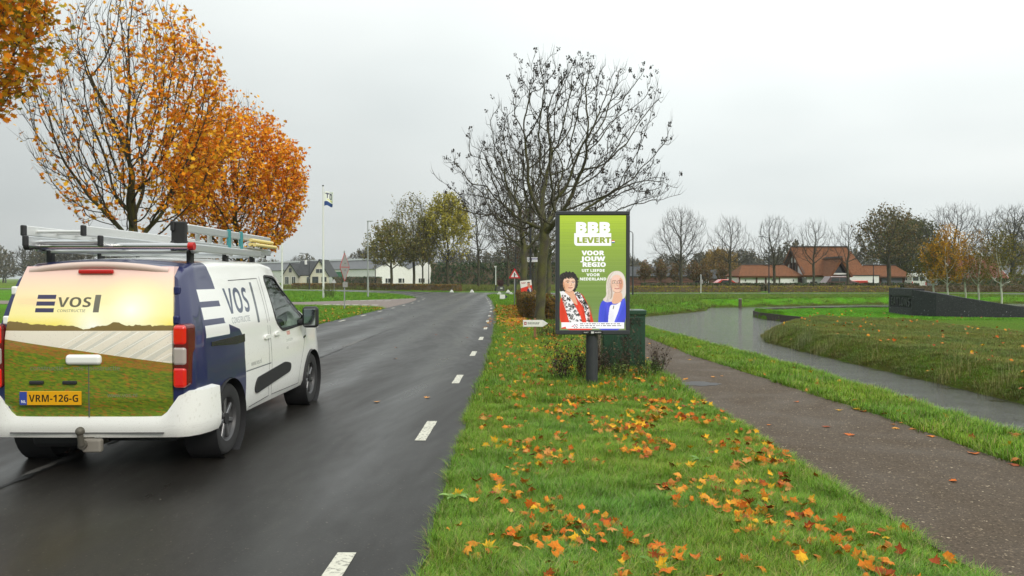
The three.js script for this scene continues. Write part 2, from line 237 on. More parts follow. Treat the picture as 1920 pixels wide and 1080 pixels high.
// space colonisation: limbs grow towards points spread through the crown, then thicken as the shoots they carry add up
function grow({ seed, trunk, attr, n, step, reach, kill, up = 0.15, jit = 0.12, maxN = 4000 }) {
  const r = rng(seed), A = []; let guard = 0; while (A.length < n && guard++ < n * 60) { const p = attr(r); if (p) A.push(p); }
  const N = []; trunk.forEach((p, i) => N.push({ p: V3(...p), par: i - 1, k: 0 }));
  // densify the trunk
  const T = []; for (let i = 0; i < trunk.length - 1; i++) { const a = V3(...trunk[i]), b = V3(...trunk[i + 1]), m = Math.max(1, Math.round(a.distanceTo(b) / step)); for (let k = 0; k < m; k++) T.push(a.clone().lerp(b, k / m)); } T.push(V3(...trunk[trunk.length - 1])); N.length = 0; T.forEach((p, i) => N.push({ p, par: i - 1 }));
  const best = A.map(() => -1), bd = A.map(() => 1e9), alive = A.map(() => true);
  let from = 0;
  for (let it = 0; it < 220 && N.length < maxN; it++) {
    for (let a = 0; a < A.length; a++) if (alive[a]) for (let k = from; k < N.length; k++) { const q = A[a].distanceToSquared(N[k].p); if (q < bd[a]) { bd[a] = q; best[a] = k; } }
    from = N.length;
    const dir = new Map();
    for (let a = 0; a < A.length; a++) if (alive[a]) { if (bd[a] < kill * kill) { alive[a] = false; continue; } if (bd[a] < reach * reach || it < 4) { const k = best[a]; if (!dir.has(k)) dir.set(k, V3(0, 0, 0)); dir.get(k).add(A[a].clone().sub(N[k].p).normalize()); } }
    let grew = false;
    for (const [k, v] of dir) { if (v.lengthSq() < 1e-4) continue; v.normalize(); v.y += up; v.x += (r() - 0.5) * jit * 2; v.y += (r() - 0.5) * jit * 2; v.z += (r() - 0.5) * jit * 2; const pp = N[k].par >= 0 ? N[k].p.clone().sub(N[N[k].par].p).normalize() : V3(0, 1, 0); v.normalize().addScaledVector(pp, 0.55).normalize(); const np = N[k].p.clone().addScaledVector(v, step), kd = N[k].kd ?? (N[k].kd = []); if (kd.length > 3 || kd.some((z) => z.distanceToSquared(np) < step * step * 0.2)) continue; kd.push(np); N.push({ p: np, par: k }); grew = true; }
    if (!grew) break;
  }
  return N;
}
function limbs(N, { base, tip = 0.006, exp = 2.35, sides = 7 }, tone, g, seed) {
  const r = rng(seed), kids = N.map(() => []); N.forEach((q, i) => { if (q.par >= 0) kids[q.par].push(i); });
  const w = new Float64Array(N.length); for (let i = N.length - 1; i >= 0; i--) { w[i] = kids[i].length ? kids[i].reduce((s, k) => s + w[k], 0) : 1; }
  const e = 1 / exp, sc = (base - tip) / (Math.pow(w[0], e) - 1 || 1); const R = (i) => tip + sc * (Math.pow(w[i], e) - 1);
  N.forEach((q, i) => { q.r = R(i); });
  // butt swelling at the ground
  const stack = [[0, -1]];
  while (stack.length) {
    const [s, from] = stack.pop(), chain = from >= 0 ? [from, s] : [s]; let c = s;
    while (kids[c].length) { const o = kids[c].slice().sort((a, b) => w[b] - w[a]); for (let k = 1; k < o.length; k++) stack.push([o[k], c]); c = o[0]; chain.push(c); }
    if (chain.length < 2) continue;
    const r0 = N[chain[from >= 0 ? 1 : 0]].r, m = r0 > 0.06 ? sides + 3 : r0 > 0.025 ? sides - 1 : r0 > 0.012 ? 4 : 3; let ref = V3(1, 0.3, 0.2), len = 0, prev = -1;
    for (let q = 0; q < chain.length; q++) {
      const nd = N[chain[q]], a = N[chain[Math.max(0, q - 1)]].p, b = N[chain[Math.min(chain.length - 1, q + 1)]].p, t = b.clone().sub(a).normalize();
      const u = ref.clone().addScaledVector(t, -ref.dot(t)).normalize(), v = t.clone().cross(u); ref = u;
      let rad = from >= 0 && q === 0 ? Math.min(nd.r, r0 * 1.25) : nd.r; if (from < 0 && nd.p.y - N[0].p.y < 0.5) rad *= 1 + 0.35 * (1 - (nd.p.y - N[0].p.y) / 0.5) ** 2;
      if (q) len += nd.p.distanceTo(N[chain[q - 1]].p);
      const row = g.p.length / 3;
      for (let k = 0; k <= m; k++) { const an = k / m * Math.PI * 2, cx = Math.cos(an), sy = Math.sin(an), x = u.x * cx + v.x * sy, y = u.y * cx + v.y * sy, z = u.z * cx + v.z * sy, lump = rad > 0.06 ? 1 + 0.09 * n3(nd.p.x * 4 + x, nd.p.y * 2.5, nd.p.z * 4 + z) : 1; g.v(nd.p.x + x * rad * lump, nd.p.y + y * rad * lump, nd.p.z + z * rad * lump, x, y, z, k / m, len * 0.7, tone(nd.p, rad, x, z)); }
      if (prev >= 0) for (let k = 0; k < m; k++) g.i.push(prev + k, prev + k + 1, row + k + 1, prev + k, row + k + 1, row + k);
      prev = row;
    }
  }
  return { kids, w };
}
function twig(g, p, dir, len, rad, tone, r, n = 3) { // a thin shoot
  const d = dir.clone().normalize(); let q = p.clone(), prev = -1; const u = V3(d.z, 0.2, -d.x).normalize(), v = d.clone().cross(u);
  for (let s = 0; s <= n; s++) {
    const rd = rad * (1 - 0.7 * s / n), row = g.p.length / 3; for (let k = 0; k < 3; k++) { const a = k * 2.094, x = u.x * Math.cos(a) + v.x * Math.sin(a), y = u.y * Math.cos(a) + v.y * Math.sin(a), z = u.z * Math.cos(a) + v.z * Math.sin(a); g.v(q.x + x * rd, q.y + y * rd, q.z + z * rd, x, y, z, k / 3, s, tone(q, rd, x, z)); }
    if (prev >= 0) for (let k = 0; k < 3; k++) { const k1 = (k + 1) % 3; g.i.push(prev + k, prev + k1, row + k1, prev + k, row + k1, row + k); } prev = row;
    d.x += (r() - 0.5) * 0.35; d.z += (r() - 0.5) * 0.35; d.y += 0.12; d.normalize(); q.addScaledVector(d, len / n);
  }
  return q;
}
// outlines of single leaves, in units of leaf width
const MAPLE = [[0, -0.5], [0.12, -0.28], [0.46, -0.34], [0.36, -0.12], [0.56, 0.12], [0.26, 0.14], [0.24, 0.3], [0.1, 0.24], [0, 0.56], [-0.1, 0.24], [-0.24, 0.3], [-0.26, 0.14], [-0.56, 0.12], [-0.36, -0.12], [-0.46, -0.34], [-0.12, -0.28]];
const OVAL = [[0, -0.5], [0.26, -0.15], [0.24, 0.2], [0, 0.5], [-0.24, 0.2], [-0.26, -0.15]];
function leaf(g, p, nrm, spin, size, outline, col, curl = 0.25) {
  const n = nrm.clone().normalize(), u = Math.abs(n.y) < 0.9 ? V3(0, 1, 0).cross(n).normalize() : V3(1, 0, 0).cross(n).normalize(), v = n.clone().cross(u), cs = Math.cos(spin), sn = Math.sin(spin);
  const put = (a, b) => { const x = a * cs - b * sn, y = a * sn + b * cs, h = curl * (Math.abs(a) * 0.8 - 0.2 + b * b * 0.8); return g.v(p.x + (u.x * x + v.x * y + n.x * h) * size, p.y + (u.y * x + v.y * y + n.y * h) * size, p.z + (u.z * x + v.z * y + n.z * h) * size, n.x, n.y, n.z, a, b, col); };
  const c = put(0, -0.05), first = put(...outline[0]); let prev = first; for (let k = 1; k < outline.length; k++) { const q = put(...outline[k]); g.i.push(c, prev, q); prev = q; } g.i.push(c, prev, first);
}
const pick = (pal, r) => { const c = pal[Math.floor(r() * pal.length)], v = 0.78 + 0.44 * r(); return [c[0] * v, c[1] * v, c[2] * v]; };
// mottled bark: grey-brown with patches of green algae on the older wood
const barkTone = (a, moss, amt) => (p, rad, nx = 0, nz = 0) => { const k = clamp((fbm3(p.x * 1.7 + nx * 0.6, p.y * 1.1, p.z * 1.7 + nz * 0.6, 3) + amt) * 1.4) * sstep(0.008, 0.05, rad), v = 0.85 + 0.4 * fbm3(p.x * 5 + nx, p.y * 4, p.z * 5 + nz, 2); return mix3(a, moss, k).map((c) => c * v); };
const GREYBARK = barkTone([0.085, 0.072, 0.055], [0.13, 0.13, 0.035], 0.35), DARKBARK = barkTone([0.055, 0.045, 0.036], [0.085, 0.085, 0.03], 0.2), BIRCHBARK = (p, rad, nx = 0, nz = 0) => { const v = fbm3(p.x * 3 + nx, p.y * 9, p.z * 3 + nz, 3); return rad < 0.012 ? [0.16, 0.12, 0.09] : v > 0.24 ? [0.07, 0.06, 0.055] : [0.66 + 0.1 * v, 0.63 + 0.1 * v, 0.58 + 0.1 * v]; };
const inEll = (r, cx, cy, cz, rx, ry, rz, shell = 0) => { const x = r() * 2 - 1, y = r() * 2 - 1, z = r() * 2 - 1, q = x * x + y * y + z * z; return q > 1 || q < shell * shell ? null : V3(cx + x * rx, cy + y * ry, cz + z * rz); };
/* o: seed, trunk points, attr, n, step, reach, kill, base radius, tip radius, bark tone, twigs {per, len, rad, max}, leaves {f(p) chance, per, size, pal, outline}, keys */
function treeParts(o) {
  const N = grow(o), g = new GB(), lg = new GB(), kg = new GB(), r = rng(o.seed * 7 + 1); limbs(N, o, o.bark, g, o.seed);
  const tw = o.twigs, C = o.centre ?? V3(0, 3, 0);
  for (let i = 0; i < N.length; i++) {
    const q = N[i]; if (q.r > (tw.max ?? 0.02) || q.par < 0) continue;
    const dir = q.p.clone().sub(N[q.par].p).normalize();
    for (let k = 0; k < tw.per; k++) {
      if (tw.per < 1 && r() > tw.per) continue;
      const d = dir.clone().multiplyScalar(0.8).add(V3((r() - 0.5) * 1.5, (r() - 0.3) * 1.2 + (tw.up ?? 0.25), (r() - 0.5) * 1.5)).add(q.p.clone().sub(C).normalize().multiplyScalar(0.5));
      const L = tw.len * (0.5 + r()), e = twig(g, q.p, d, L, tw.rad, o.bark, r, tw.seg ?? 2);
      if (o.leaves) { const pr = o.leaves.f(e, r); for (let m = 0; m < o.leaves.per; m++) if (r() < pr) { const t = r(), c = q.p.clone().lerp(e, t).add(V3((r() - 0.5) * L * 0.7, (r() - 0.6) * L * 0.6, (r() - 0.5) * L * 0.7)); leaf(lg, c, V3(r() - 0.5, r() * 0.9 - 0.1, r() - 0.5), r() * 6.3, o.leaves.size * (0.65 + 0.7 * r()), o.leaves.outline ?? OVAL, pick(typeof o.leaves.pal === 'function' ? o.leaves.pal(c, r) : o.leaves.pal, r)); } }
      if (o.keys && r() < o.keys) { const c = e.clone(); const m = 6 + r() * 12; for (let z = 0; z < m; z++) leaf(kg, c.clone().add(V3((r() - 0.5) * 0.13, -r() * 0.16, (r() - 0.5) * 0.13)), V3(r() - 0.5, r() * 0.3, r() - 0.5), (r() - 0.5) * 0.8, 0.055 + 0.035 * r(), OVAL, pick([[0.035, 0.028, 0.022], [0.05, 0.037, 0.028], [0.02, 0.017, 0.015]], r)); }
    }
  }
  return { wood: g.geo(), leaves: lg.p.length ? lg.geo() : null, keys: kg.p.length ? kg.geo() : null, count: N.length };
}
function tree(name, label, at, o, group, leafM = leafMat) {
  const t = thing(name, label, 'tree', at, 0, group), P = treeParts(o); mesh('trunk', P.wood, barkMat, t);
  if (P.leaves) mesh('crown', P.leaves, leafM, t); if (P.keys) mesh('seed_clusters', P.keys, keyMat, t).userData.kind = 'stuff'; return t;
}
const ORANGE = [[0.84, 0.31, 0.014], [0.88, 0.40, 0.02], [0.78, 0.25, 0.012], [0.90, 0.50, 0.028], [0.64, 0.18, 0.013], [0.84, 0.45, 0.03]];
// row of maples on the left verge
{
  const crown = (rx, y0, y1, seed) => (r) => {  const cy = (y0 + y1) / 2, ry = (y1 - y0) / 2; const p = inEll(r, 0, cy, 0, rx, ry, rx, 0.25); if (!p) return null; const t = (p.y - y0) / (y1 - y0); const w = rx * Math.sin(Math.PI * Math.pow(clamp(t, 0.02, 0.98), 0.75)) * 1.05; return Math.hypot(p.x, p.z) < w ? p : null; };
  const mk = (label, x, d, h, rx, seed, f, lo, sparse = 1, pal = ORANGE) => tree('maple_tree', label, [x, -0.03, -d], { seed, trunk: [[0, 0, 0], [0.05, lo * 0.6, 0.02], [0, lo + 0.2, 0]], attr: ((cr) => (r) => { const p = cr(r); return p && n3(p.x * 0.9 + seed, p.y * 0.8, p.z * 0.9) < -0.3 ? null : p; })(crown(rx, lo, h)), n: 6500, maxN: 14000, step: 0.12, reach: 1.0, kill: 0.2, up: 0.34, jit: 0.17, base: 0.155, tip: 0.0055, exp: 1.8, bark: GREYBARK, centre: V3(0, lo, 0), twigs: { per: 1, len: 0.32, rad: 0.0045, max: 0.013, seg: 2, up: 0.5 }, leaves: { f, per: 5 * sparse, size: 0.095, pal, outline: MAPLE } }, 'maples along the left verge');
  mk('maple at the left frame edge, crown thick with golden orange leaves', -9.35, 10.6, 8.8, 2.45, 101, () => 0.95, 3.1, 1.7, [...ORANGE, [0.42, 0.30, 0.03], [0.30, 0.26, 0.03]]);
  mk('tall half-bare maple behind the van, leaves left mostly on its right side', -9.0, 17.7, 9.3, 2.3, 102, (p) => clamp(0.11 + 0.55 * sstep(-0.1, 1.3, p.x + 0.12 * (6 - p.y)) + 0.32 * sstep(4.6, 3.2, p.y) + 0.8 * sstep(0.6, 1.6, p.x) * sstep(6.5, 4.5, p.y)) * (p.y > 8.2 ? 0.3 : 1), 2.35, 1);
  mk('smaller rounded maple full of bright orange leaves, behind the van cab', -8.88, 24.3, 7.9, 2.15, 103, (p) => (p.y > 7.1 ? 0.12 : clamp(0.5 + 0.35 * Math.abs(p.x))), 1.95, 1.7);
}
// ash trees in a row on the verge, bare but for dark bunches of keys
{
  const vase = (rx, y0, y1, ox = 0, sd = 0) => (r) => { const t = Math.pow(r(), 0.8), a = r() * 6.283, lump = 1 + 0.38 * n3(Math.cos(a) * 1.1 + sd, Math.sin(a) * 1.1, t * 2.2), y = lerp(y0, y1, t * (0.86 + 0.14 * lump)), w = rx * lump * Math.pow(clamp(Math.sin(Math.PI * (0.22 + 0.72 * t))), 0.55), q = Math.sqrt(r()) * w, x = ox * Math.sqrt(t + 0.1) + Math.cos(a) * q, z = Math.sin(a) * q; return n3(x * 0.75 + sd, y * 0.75, z * 0.75) < -0.28 ? null : V3(x, y, z); };
  const mk = (label, x, d, h, rx, seed, ox, trunkR, n = 1300, keys = 0.12, leaves) => tree('ash_tree', label, [x, -0.03, -d], { seed, trunk: [[0, 0, 0], [0.06, 1.4, 0], [0.1, 2.4, 0.02]], attr: ((vs) => (r) => (seed === 111 && r() < 0.13 ? inEll(r, 3.7, 4.9, 0.3, 1.7, 0.8, 1.1) : vs(r)))(vase(rx, 3.3, h, ox, seed)), n, maxN: 9000, step: 0.15, reach: 1.5, kill: 0.3, up: 0.14, jit: 0.3, base: trunkR, tip: 0.0085, exp: 2.15, bark: GREYBARK, centre: V3(ox * 0.4, 2.6, 0), twigs: { per: 1, len: 0.36, rad: 0.007, max: 0.018, seg: 3, up: 0.8 }, keys, leaves }, 'ash trees along the verge');
  mk('large bare ash with wide crown rising behind the advertising screen', 1.05, 28.3, 9.75, 3.85, 111, 1.15, 0.185, 2600, 0.2);
  mk('mossy bare ash beside the warning triangle, second in the row', 0.62, 44, 10.2, 3.2, 112, 0, 0.2, 2200, 0.12);
  mk('third ash of the verge row with some brown leaves', 1.9, 58, 11.5, 3.9, 113, 0.3, 0.22, 1800, 0.1, { f: () => 0.5, per: 1, size: 0.13, pal: [[0.10, 0.085, 0.03], [0.12, 0.06, 0.03], [0.08, 0.075, 0.03]] });
  mk('fourth ash of the verge row, nearest the junction', 3.4, 70, 10.5, 3.6, 115, 0, 0.22, 1400, 0.1, { f: () => 0.7, per: 1, size: 0.16, pal: [[0.13, 0.045, 0.035], [0.10, 0.05, 0.04]] });
}
// ---------------------------------------------------------------- farther trees: one of each kind, then copies
const OLIVE = [[0.20, 0.19, 0.045], [0.26, 0.24, 0.05], [0.15, 0.15, 0.04], [0.24, 0.17, 0.05]], YELLOWG = [[0.42, 0.36, 0.03], [0.36, 0.33, 0.04], [0.30, 0.25, 0.04]], BROWNG = [[0.17, 0.125, 0.05], [0.14, 0.12, 0.045], [0.21, 0.14, 0.055], [0.11, 0.11, 0.04]];
const spread = (rx, y0, y1, p = 0.6, lo = 0.18, sd = 1) => (r) => { const t = Math.pow(r(), 0.7), a = r() * 6.283, lump = 1 + 0.28 * n3(Math.cos(a) + sd * 3.1, Math.sin(a), t * 2.4), w = rx * lump * Math.pow(Math.max(0, Math.sin(Math.PI * (lo + (0.97 - lo) * t))), p), q = Math.sqrt(r()) * w; return V3(Math.cos(a) * q, lerp(y0, y1, t * (0.88 + 0.12 * lump)), Math.sin(a) * q); };
const farTree = (seed, h, rx, y0, o = {}) => ({ seed, trunk: [[0, 0, 0], [0.05, y0 * 0.55, 0.03], [0, y0, 0]], attr: spread(rx, y0 + 0.2, h, o.p, o.lo, seed), n: (o.n ?? 900) * 1.5, maxN: 4000, step: 0.3, reach: 1.9, kill: (o.kill ?? 0.5) * 0.85, up: o.up ?? 0.2, jit: 0.26, base: (o.base ?? 0.24) * 0.8, tip: o.tip ?? 0.01, exp: 1.9, bark: o.bark ?? DARKBARK, centre: V3(0, y0, 0), twigs: { per: o.per ?? 1, len: 0.6, rad: o.rad ?? 0.011, max: 0.06, seg: 2, up: 0.6 }, leaves: o.leaves, keys: 0 });
const put = (x, d) => [x, height(x, d) - 0.02, -d];
{
  // beyond the junction, left to right
  const low = tree('junction_tree', 'low wide olive tree, leftmost of the clump before the white sheds', put(-17, 105), farTree(201, 9.2, 3.6, 2.9, { n: 800, leaves: { f: (p) => 0.85, per: 9, size: 0.26, pal: OLIVE } }), 'trees beyond the junction');
  const tall = tree('junction_tree', 'tall grey-olive tree with thin leaves, second of the clump before the sheds', put(-14.1, 107), farTree(202, 13.2, 4.2, 3.6, { n: 1100, leaves: { f: (p) => 0.25 + 0.35 * sstep(9, 5, p.y), per: 6, size: 0.26, pal: OLIVE } }), 'trees beyond the junction');
  dup(low, 'slim forked olive tree between the two tall ones', put(-12.7, 106), 2.2, [0.55, 1.05, 0.55]);
  tree('junction_tree', 'tall tree with a yellow-green top, right of the clump before the sheds', put(-9.3, 107), farTree(203, 13.1, 4.0, 3.7, { n: 1100, leaves: { f: (p) => 0.2 + 0.8 * sstep(6.5, 10, p.y), per: 11, size: 0.27, pal: YELLOWG } }), 'trees beyond the junction');
  tree('junction_tree', 'bare forked tree left of the white marker post', put(-5.1, 113), farTree(204, 15.5, 3.6, 5, { n: 900, per: 1, p: 0.5, leaves: { f: () => 0.14, per: 1, size: 0.25, pal: OLIVE } }), 'trees beyond the junction');
  tree('junction_tree', 'dark bare tree right of the flower box, behind the warning triangle', put(-0.6, 112), farTree(205, 14.5, 3.4, 4.5, { n: 900, p: 0.5, leaves: { f: () => 0.1, per: 1, size: 0.25, pal: BROWNG } }), 'trees beyond the junction');
  tree('copse_tree', 'brown-leaved tree behind the ash row, beside the street name plate', put(2.6, 92), farTree(206, 10.5, 3.4, 1.5, { n: 900, leaves: { f: () => 0.8, per: 2, size: 0.24, pal: [[0.12, 0.05, 0.03], [0.10, 0.06, 0.03], [0.14, 0.08, 0.04]] } }), 'trees behind the ash row');
  // five street trees on the right
  const bare = tree('street_tree', 'bare broad street tree left of the thatched barn, biggest of its row', put(20.6, 91), farTree(211, 9.9, 3.5, 3.0, { n: 1300, kill: 0.4, base: 0.25, p: 0.45, lo: 0.22 }), 'street trees on the far side of the cross road');
  const bare2 = tree('street_tree', 'bare slender street tree left of the low thatched barn', put(26.6, 91), farTree(212, 8.9, 2.6, 3.0, { n: 900, kill: 0.42, base: 0.2, p: 0.45, lo: 0.22 }), 'street trees on the far side of the cross road');
  tree('street_tree', 'bare street tree in front of the low thatched barn', put(32, 91), farTree(213, 8.9, 2.75, 2.7, { n: 900, kill: 0.42, base: 0.2, p: 0.5, lo: 0.2 }), 'street trees on the far side of the cross road');
  tree('street_tree', 'bare street tree in front of the tall thatched roof, left one', put(36.8, 91), farTree(214, 8.6, 2.4, 3.2, { n: 700, kill: 0.45, base: 0.18, p: 0.5, lo: 0.2 }), 'street trees on the far side of the cross road');
  tree('street_tree', 'bare street tree in front of the entrance gable', put(41.4, 92), farTree(215, 8.3, 2.2, 3.0, { n: 550, kill: 0.48, base: 0.17, p: 0.5, lo: 0.2 }), 'street trees on the far side of the cross road');
  // around the thatched houses
  const big = tree('lime_tree', 'big brown-green tree right of the tall thatched roof', put(47, 93), farTree(221, 10.2, 4.2, 3.4, { n: 1000, base: 0.3, leaves: { f: () => 0.55, per: 4, size: 0.28, pal: BROWNG } }), 'trees around the thatched houses');
  dup(big, 'dense brown-green tree behind the tall thatched roof', put(69, 136), 1.3, [1.35, 1.3, 1.35]);
  tree('lime_tree', 'rounded green tree behind the white parked van', put(67, 125), farTree(222, 10.8, 5.4, 1.8, { n: 1200, p: 0.4, leaves: { f: () => 0.9, per: 8, size: 0.3, pal: [[0.12, 0.13, 0.035], [0.15, 0.14, 0.04], [0.10, 0.115, 0.035]] } }), 'trees around the thatched houses');
  dup(bare, 'tall bare tree behind the orange birch', put(68.6, 116), 0.6, [1.5, 1.28, 1.5], 'bare trees behind the birches');
  dup(bare, 'wide bare tree at right behind the rightmost birch', put(76, 113), 2.6, [1.8, 1.24, 1.8], 'bare trees behind the birches');
  dup(bare2, 'bare tree at the right frame edge', put(79.5, 112), 1.6, [1.9, 1.3, 1.9], 'bare trees behind the birches');
  dup(tall, 'greyish leafy tree behind the red tiled roofs', put(86, 128), 0.4, [1.1, 0.86, 1.1], 'trees around the thatched houses');
  // birches on the lawn behind the dark wall
  const birch = (label, x, d, h, rx, seed, pal, f = 0.85) => tree('birch_tree', label, put(x, d), { seed, trunk: [[0, 0, 0], [0.03, 0.8, 0.02], [-0.01, 1.35, 0]], attr: spread(rx, 1.5, h, 0.75, 0.2, seed), n: 500, maxN: 2500, step: 0.13, reach: 0.9, kill: 0.24, up: 0.5, jit: 0.1, base: 0.055, tip: 0.006, exp: 2.2, bark: BIRCHBARK, centre: V3(0, 1, 0), twigs: { per: 1, len: 0.3, rad: 0.004, max: 0.02, seg: 2, up: 0.3 }, leaves: { f: () => f, per: 9, size: 0.10, pal, outline: OVAL }, keys: 0 }, 'white-stemmed birches behind the dark wall');
  const GOLD = [[0.50, 0.26, 0.02], [0.42, 0.20, 0.02], [0.55, 0.32, 0.03]], MIXG = [[0.17, 0.155, 0.03], [0.24, 0.17, 0.03], [0.13, 0.125, 0.03]];
  birch('young birch with dark olive leaves, leftmost behind the dark wall', 26.6, 47, 4.2, 1.25, 231, MIXG, 0.9);
  birch('young birch with golden orange crown behind the dark wall', 26.9, 46, 5.0, 1.45, 232, GOLD, 1);
  birch('slim birch with sparse leaves, third from the left behind the wall', 28.6, 47, 4.4, 0.85, 233, MIXG, 0.5);
  birch('slim birch with pinkish brown leaves, fourth behind the wall', 28.8, 46, 4.9, 1.05, 234, [[0.28, 0.16, 0.06], [0.2, 0.15, 0.04], [0.32, 0.2, 0.08]], 0.5);
  birch('forked birch with olive leaves, rightmost behind the wall', 28.9, 44, 4.5, 1.5, 235, MIXG, 0.7);
  // trimmed pears in a row and a golden willow, right of the screen
  const pear = tree('pear_tree', 'clipped cone-shaped tree with rusty leaves, leftmost of its row', put(22.5, 126), farTree(241, 3.9, 1.05, 0.7, { n: 300, base: 0.1, lo: 0.12, leaves: { f: () => 1, per: 26, size: 0.22, pal: [[0.16, 0.11, 0.03], [0.22, 0.10, 0.03], [0.13, 0.115, 0.035]] } }), 'clipped trees in a row behind the right hedge');
  ['second', 'third', 'fourth', 'fifth', 'sixth'].forEach((w, k) => dup(pear, w + ' from the left of the clipped rusty trees behind the hedge', put([25.2, 27.9, 30.7, 32.6, 35.6][k], 126), k * 1.3, [1, [1.02, 0.97, 1, 0.85, 0.9][k], 1]));
  tree('willow_tree', 'golden brown willow with full rounded crown behind the street trees', put(44, 158), farTree(242, 7.4, 3.9, 1.0, { n: 700, lo: 0.1, leaves: { f: () => 1, per: 8, size: 0.3, pal: [[0.34, 0.21, 0.03], [0.28, 0.18, 0.03], [0.24, 0.16, 0.04]] } }));
}
// the far woods: one mass on the horizon
{
  const r = rng(41), g = new GB();
  const P = treeParts(farTree(251, 9, 3.6, 0.5, { n: 260, kill: 0.7, tip: 0.03, rad: 0.03, leaves: { f: () => 0.8, per: 3, size: 0.5, pal: [[0.12, 0.105, 0.06], [0.15, 0.12, 0.07], [0.10, 0.10, 0.05]] } }));
  const B = treeParts(farTree(252, 9, 3.2, 1, { n: 300, kill: 0.65, tip: 0.035, rad: 0.035 }));
  const spots = []; const add = (x0, x1, d0, d1, n, s0, s1, bare) => { for (let k = 0; k < n; k++) spots.push([lerp(x0, x1, r()), lerp(d0, d1, r()), lerp(s0, s1, r()), r() < bare]); };
  add(-190, -125, 205, 240, 26, 1.0, 1.5, 0.2); add(-125, -95, 215, 250, 18, 0.9, 1.35, 0.3); add(-160, -60, 300, 340, 30, 0.9, 1.3, 0.8); add(-62, -20, 260, 300, 26, 1.1, 1.5, 0.85);
  add(-22, 30, 215, 260, 30, 0.9, 1.25, 0.3); add(25, 75, 260, 330, 46, 0.9, 1.3, 0.25); add(60, 150, 190, 260, 42, 0.8, 1.25, 0.4); add(-300, -180, 200, 320, 40, 1, 1.5, 0.3); add(150, 320, 180, 320, 40, 1, 1.5, 0.3);
  const w = thing('far_wood', 'far wood of hazy bare and brown trees along the horizon', 'wood'); w.userData.kind = 'stuff';
  for (const [k, Q] of [[false, P], [true, B]]) { const S = spots.filter((s) => s[3] === k); for (const [gm, mt, nm] of [[Q.wood, barkMat, 'trunks'], [Q.leaves, leafMat, 'crowns']]) { if (!gm) continue; const im = shadow(new THREE.InstancedMesh(gm, mt, S.length)); im.name = nm; im.userData.kind = 'stuff'; const o = new THREE.Object3D(); S.forEach(([x, d, s], i) => { o.position.set(x, -0.1, -d); o.rotation.y = i * 2.4; o.scale.set(s * 1.15, s, s * 1.15); o.updateMatrix(); im.setMatrixAt(i, o.matrix); }); w.add(im); } }
}
// ---------------------------------------------------------------- hedges
const twigMat = M({ color: lin(0.15, 0.11, 0.065), roughness: 1, bumpMap: rep(noiseTex, 3), bumpScale: 0.08 });
function hedge(label, pts, wid, h, pal, size, per, seed, group, lumpy = 0.06) {
  const r = rng(seed), t = thing('hedge', label, 'hedge', [pts[0][0], height(...pts[0]) - 0.02, -pts[0][1]], 0, group), core = new GB(), lg = new GB(); const [ox, od] = pts[0];
  for (let s = 0; s < pts.length - 1; s++) {
    const [ax, ad] = pts[s], [bx, bd] = pts[s + 1], L = Math.hypot(bx - ax, bd - ad), tx = (bx - ax) / L, td = (bd - ad) / L, nx = -td, nd = tx, n = Math.max(2, Math.ceil(L / 0.4)), prof = [[-0.5, 0], [-0.5, 0.55], [-0.46, 0.92], [-0.38, 1], [0, 1.02], [0.38, 1], [0.46, 0.92], [0.5, 0.55], [0.5, 0]];
    const P = (u, a, b, out = 0) => { const x = ax - ox + tx * u + nx * a * (wid + out), d = ad - od + td * u + nd * a * (wid + out), k = lumpy * fbm3(x * 1.3, b * 3, d * 1.3, 3) * 2; return V3(x + nx * k * Math.sign(a), b * h * (1 + k * 0.6), -(d + nd * k * Math.sign(a))); };
    const base = core.p.length / 3; for (let q = 0; q <= n; q++) for (const [a, b] of prof) { const p = P(L * q / n, a * 0.93, b * 0.965); core.v(p.x, p.y, p.z, nx * a, b, -nd * a, q * 0.4, b * h); }
    const m = prof.length; for (let q = 0; q < n; q++) for (let k = 0; k < m - 1; k++) { const a = base + q * m + k; core.i.push(a, a + m, a + m + 1, a, a + m + 1, a + 1); }
    for (const q of [0, n]) { const c0 = core.p.length / 3; for (const [a, b] of prof) { const p = P(L * q / n, a * 0.93, b * 0.965); core.v(p.x, p.y, p.z, q ? tx : -tx, 0, q ? -td : td, a, b * h); } for (let k = 1; k < m - 1; k++) core.i.push(c0, c0 + k, c0 + k + 1); }
    const area = L * (2 * h + wid) + 2 * wid * h, cnt = Math.round(area * per);
    for (let k = 0; k < cnt; k++) {
      const v = r() * area; let p, nn; const patch = fbm2((ax + tx * v) * 0.5, seed, 2);
      if (v < L * (2 * h + wid)) { const u = r() * L, w = r() * (2 * h + wid); if (w < h) { p = P(u, -0.5, w / h); nn = V3(-nx, 0.15, nd); } else if (w < h + wid) { p = P(u, (w - h) / wid - 0.5, 1.0); nn = V3(0, 1, 0); } else { p = P(u, 0.5, (w - h - wid) / h); nn = V3(nx, 0.15, -nd); } }
      else { const e = r() < 0.5 ? 0 : 1; p = P(e * L + (e ? 0.02 : -0.02), r() - 0.5, r()); nn = V3(e ? tx : -tx, 0.1, e ? -td : td); }
      nn.add(V3(r() - 0.5, r() - 0.5, r() - 0.5).multiplyScalar(1.5)); p.addScaledVector(nn, (r() - 0.6) * size * 0.6); const c = pick(pal, r), tone = 1 + 0.45 * fbm3((p.x + ox) * 0.5, p.y, (p.z - od) * 0.5 + patch, 2); leaf(lg, p, nn, r() * 6.3, size * (0.6 + 0.8 * r()), OVAL, c.map((q) => q * tone), 0.3);
    }
  }
  mesh('twigs', core.geo(), twigMat, t); mesh('foliage', lg.geo(), leafMat, t); return t;
}
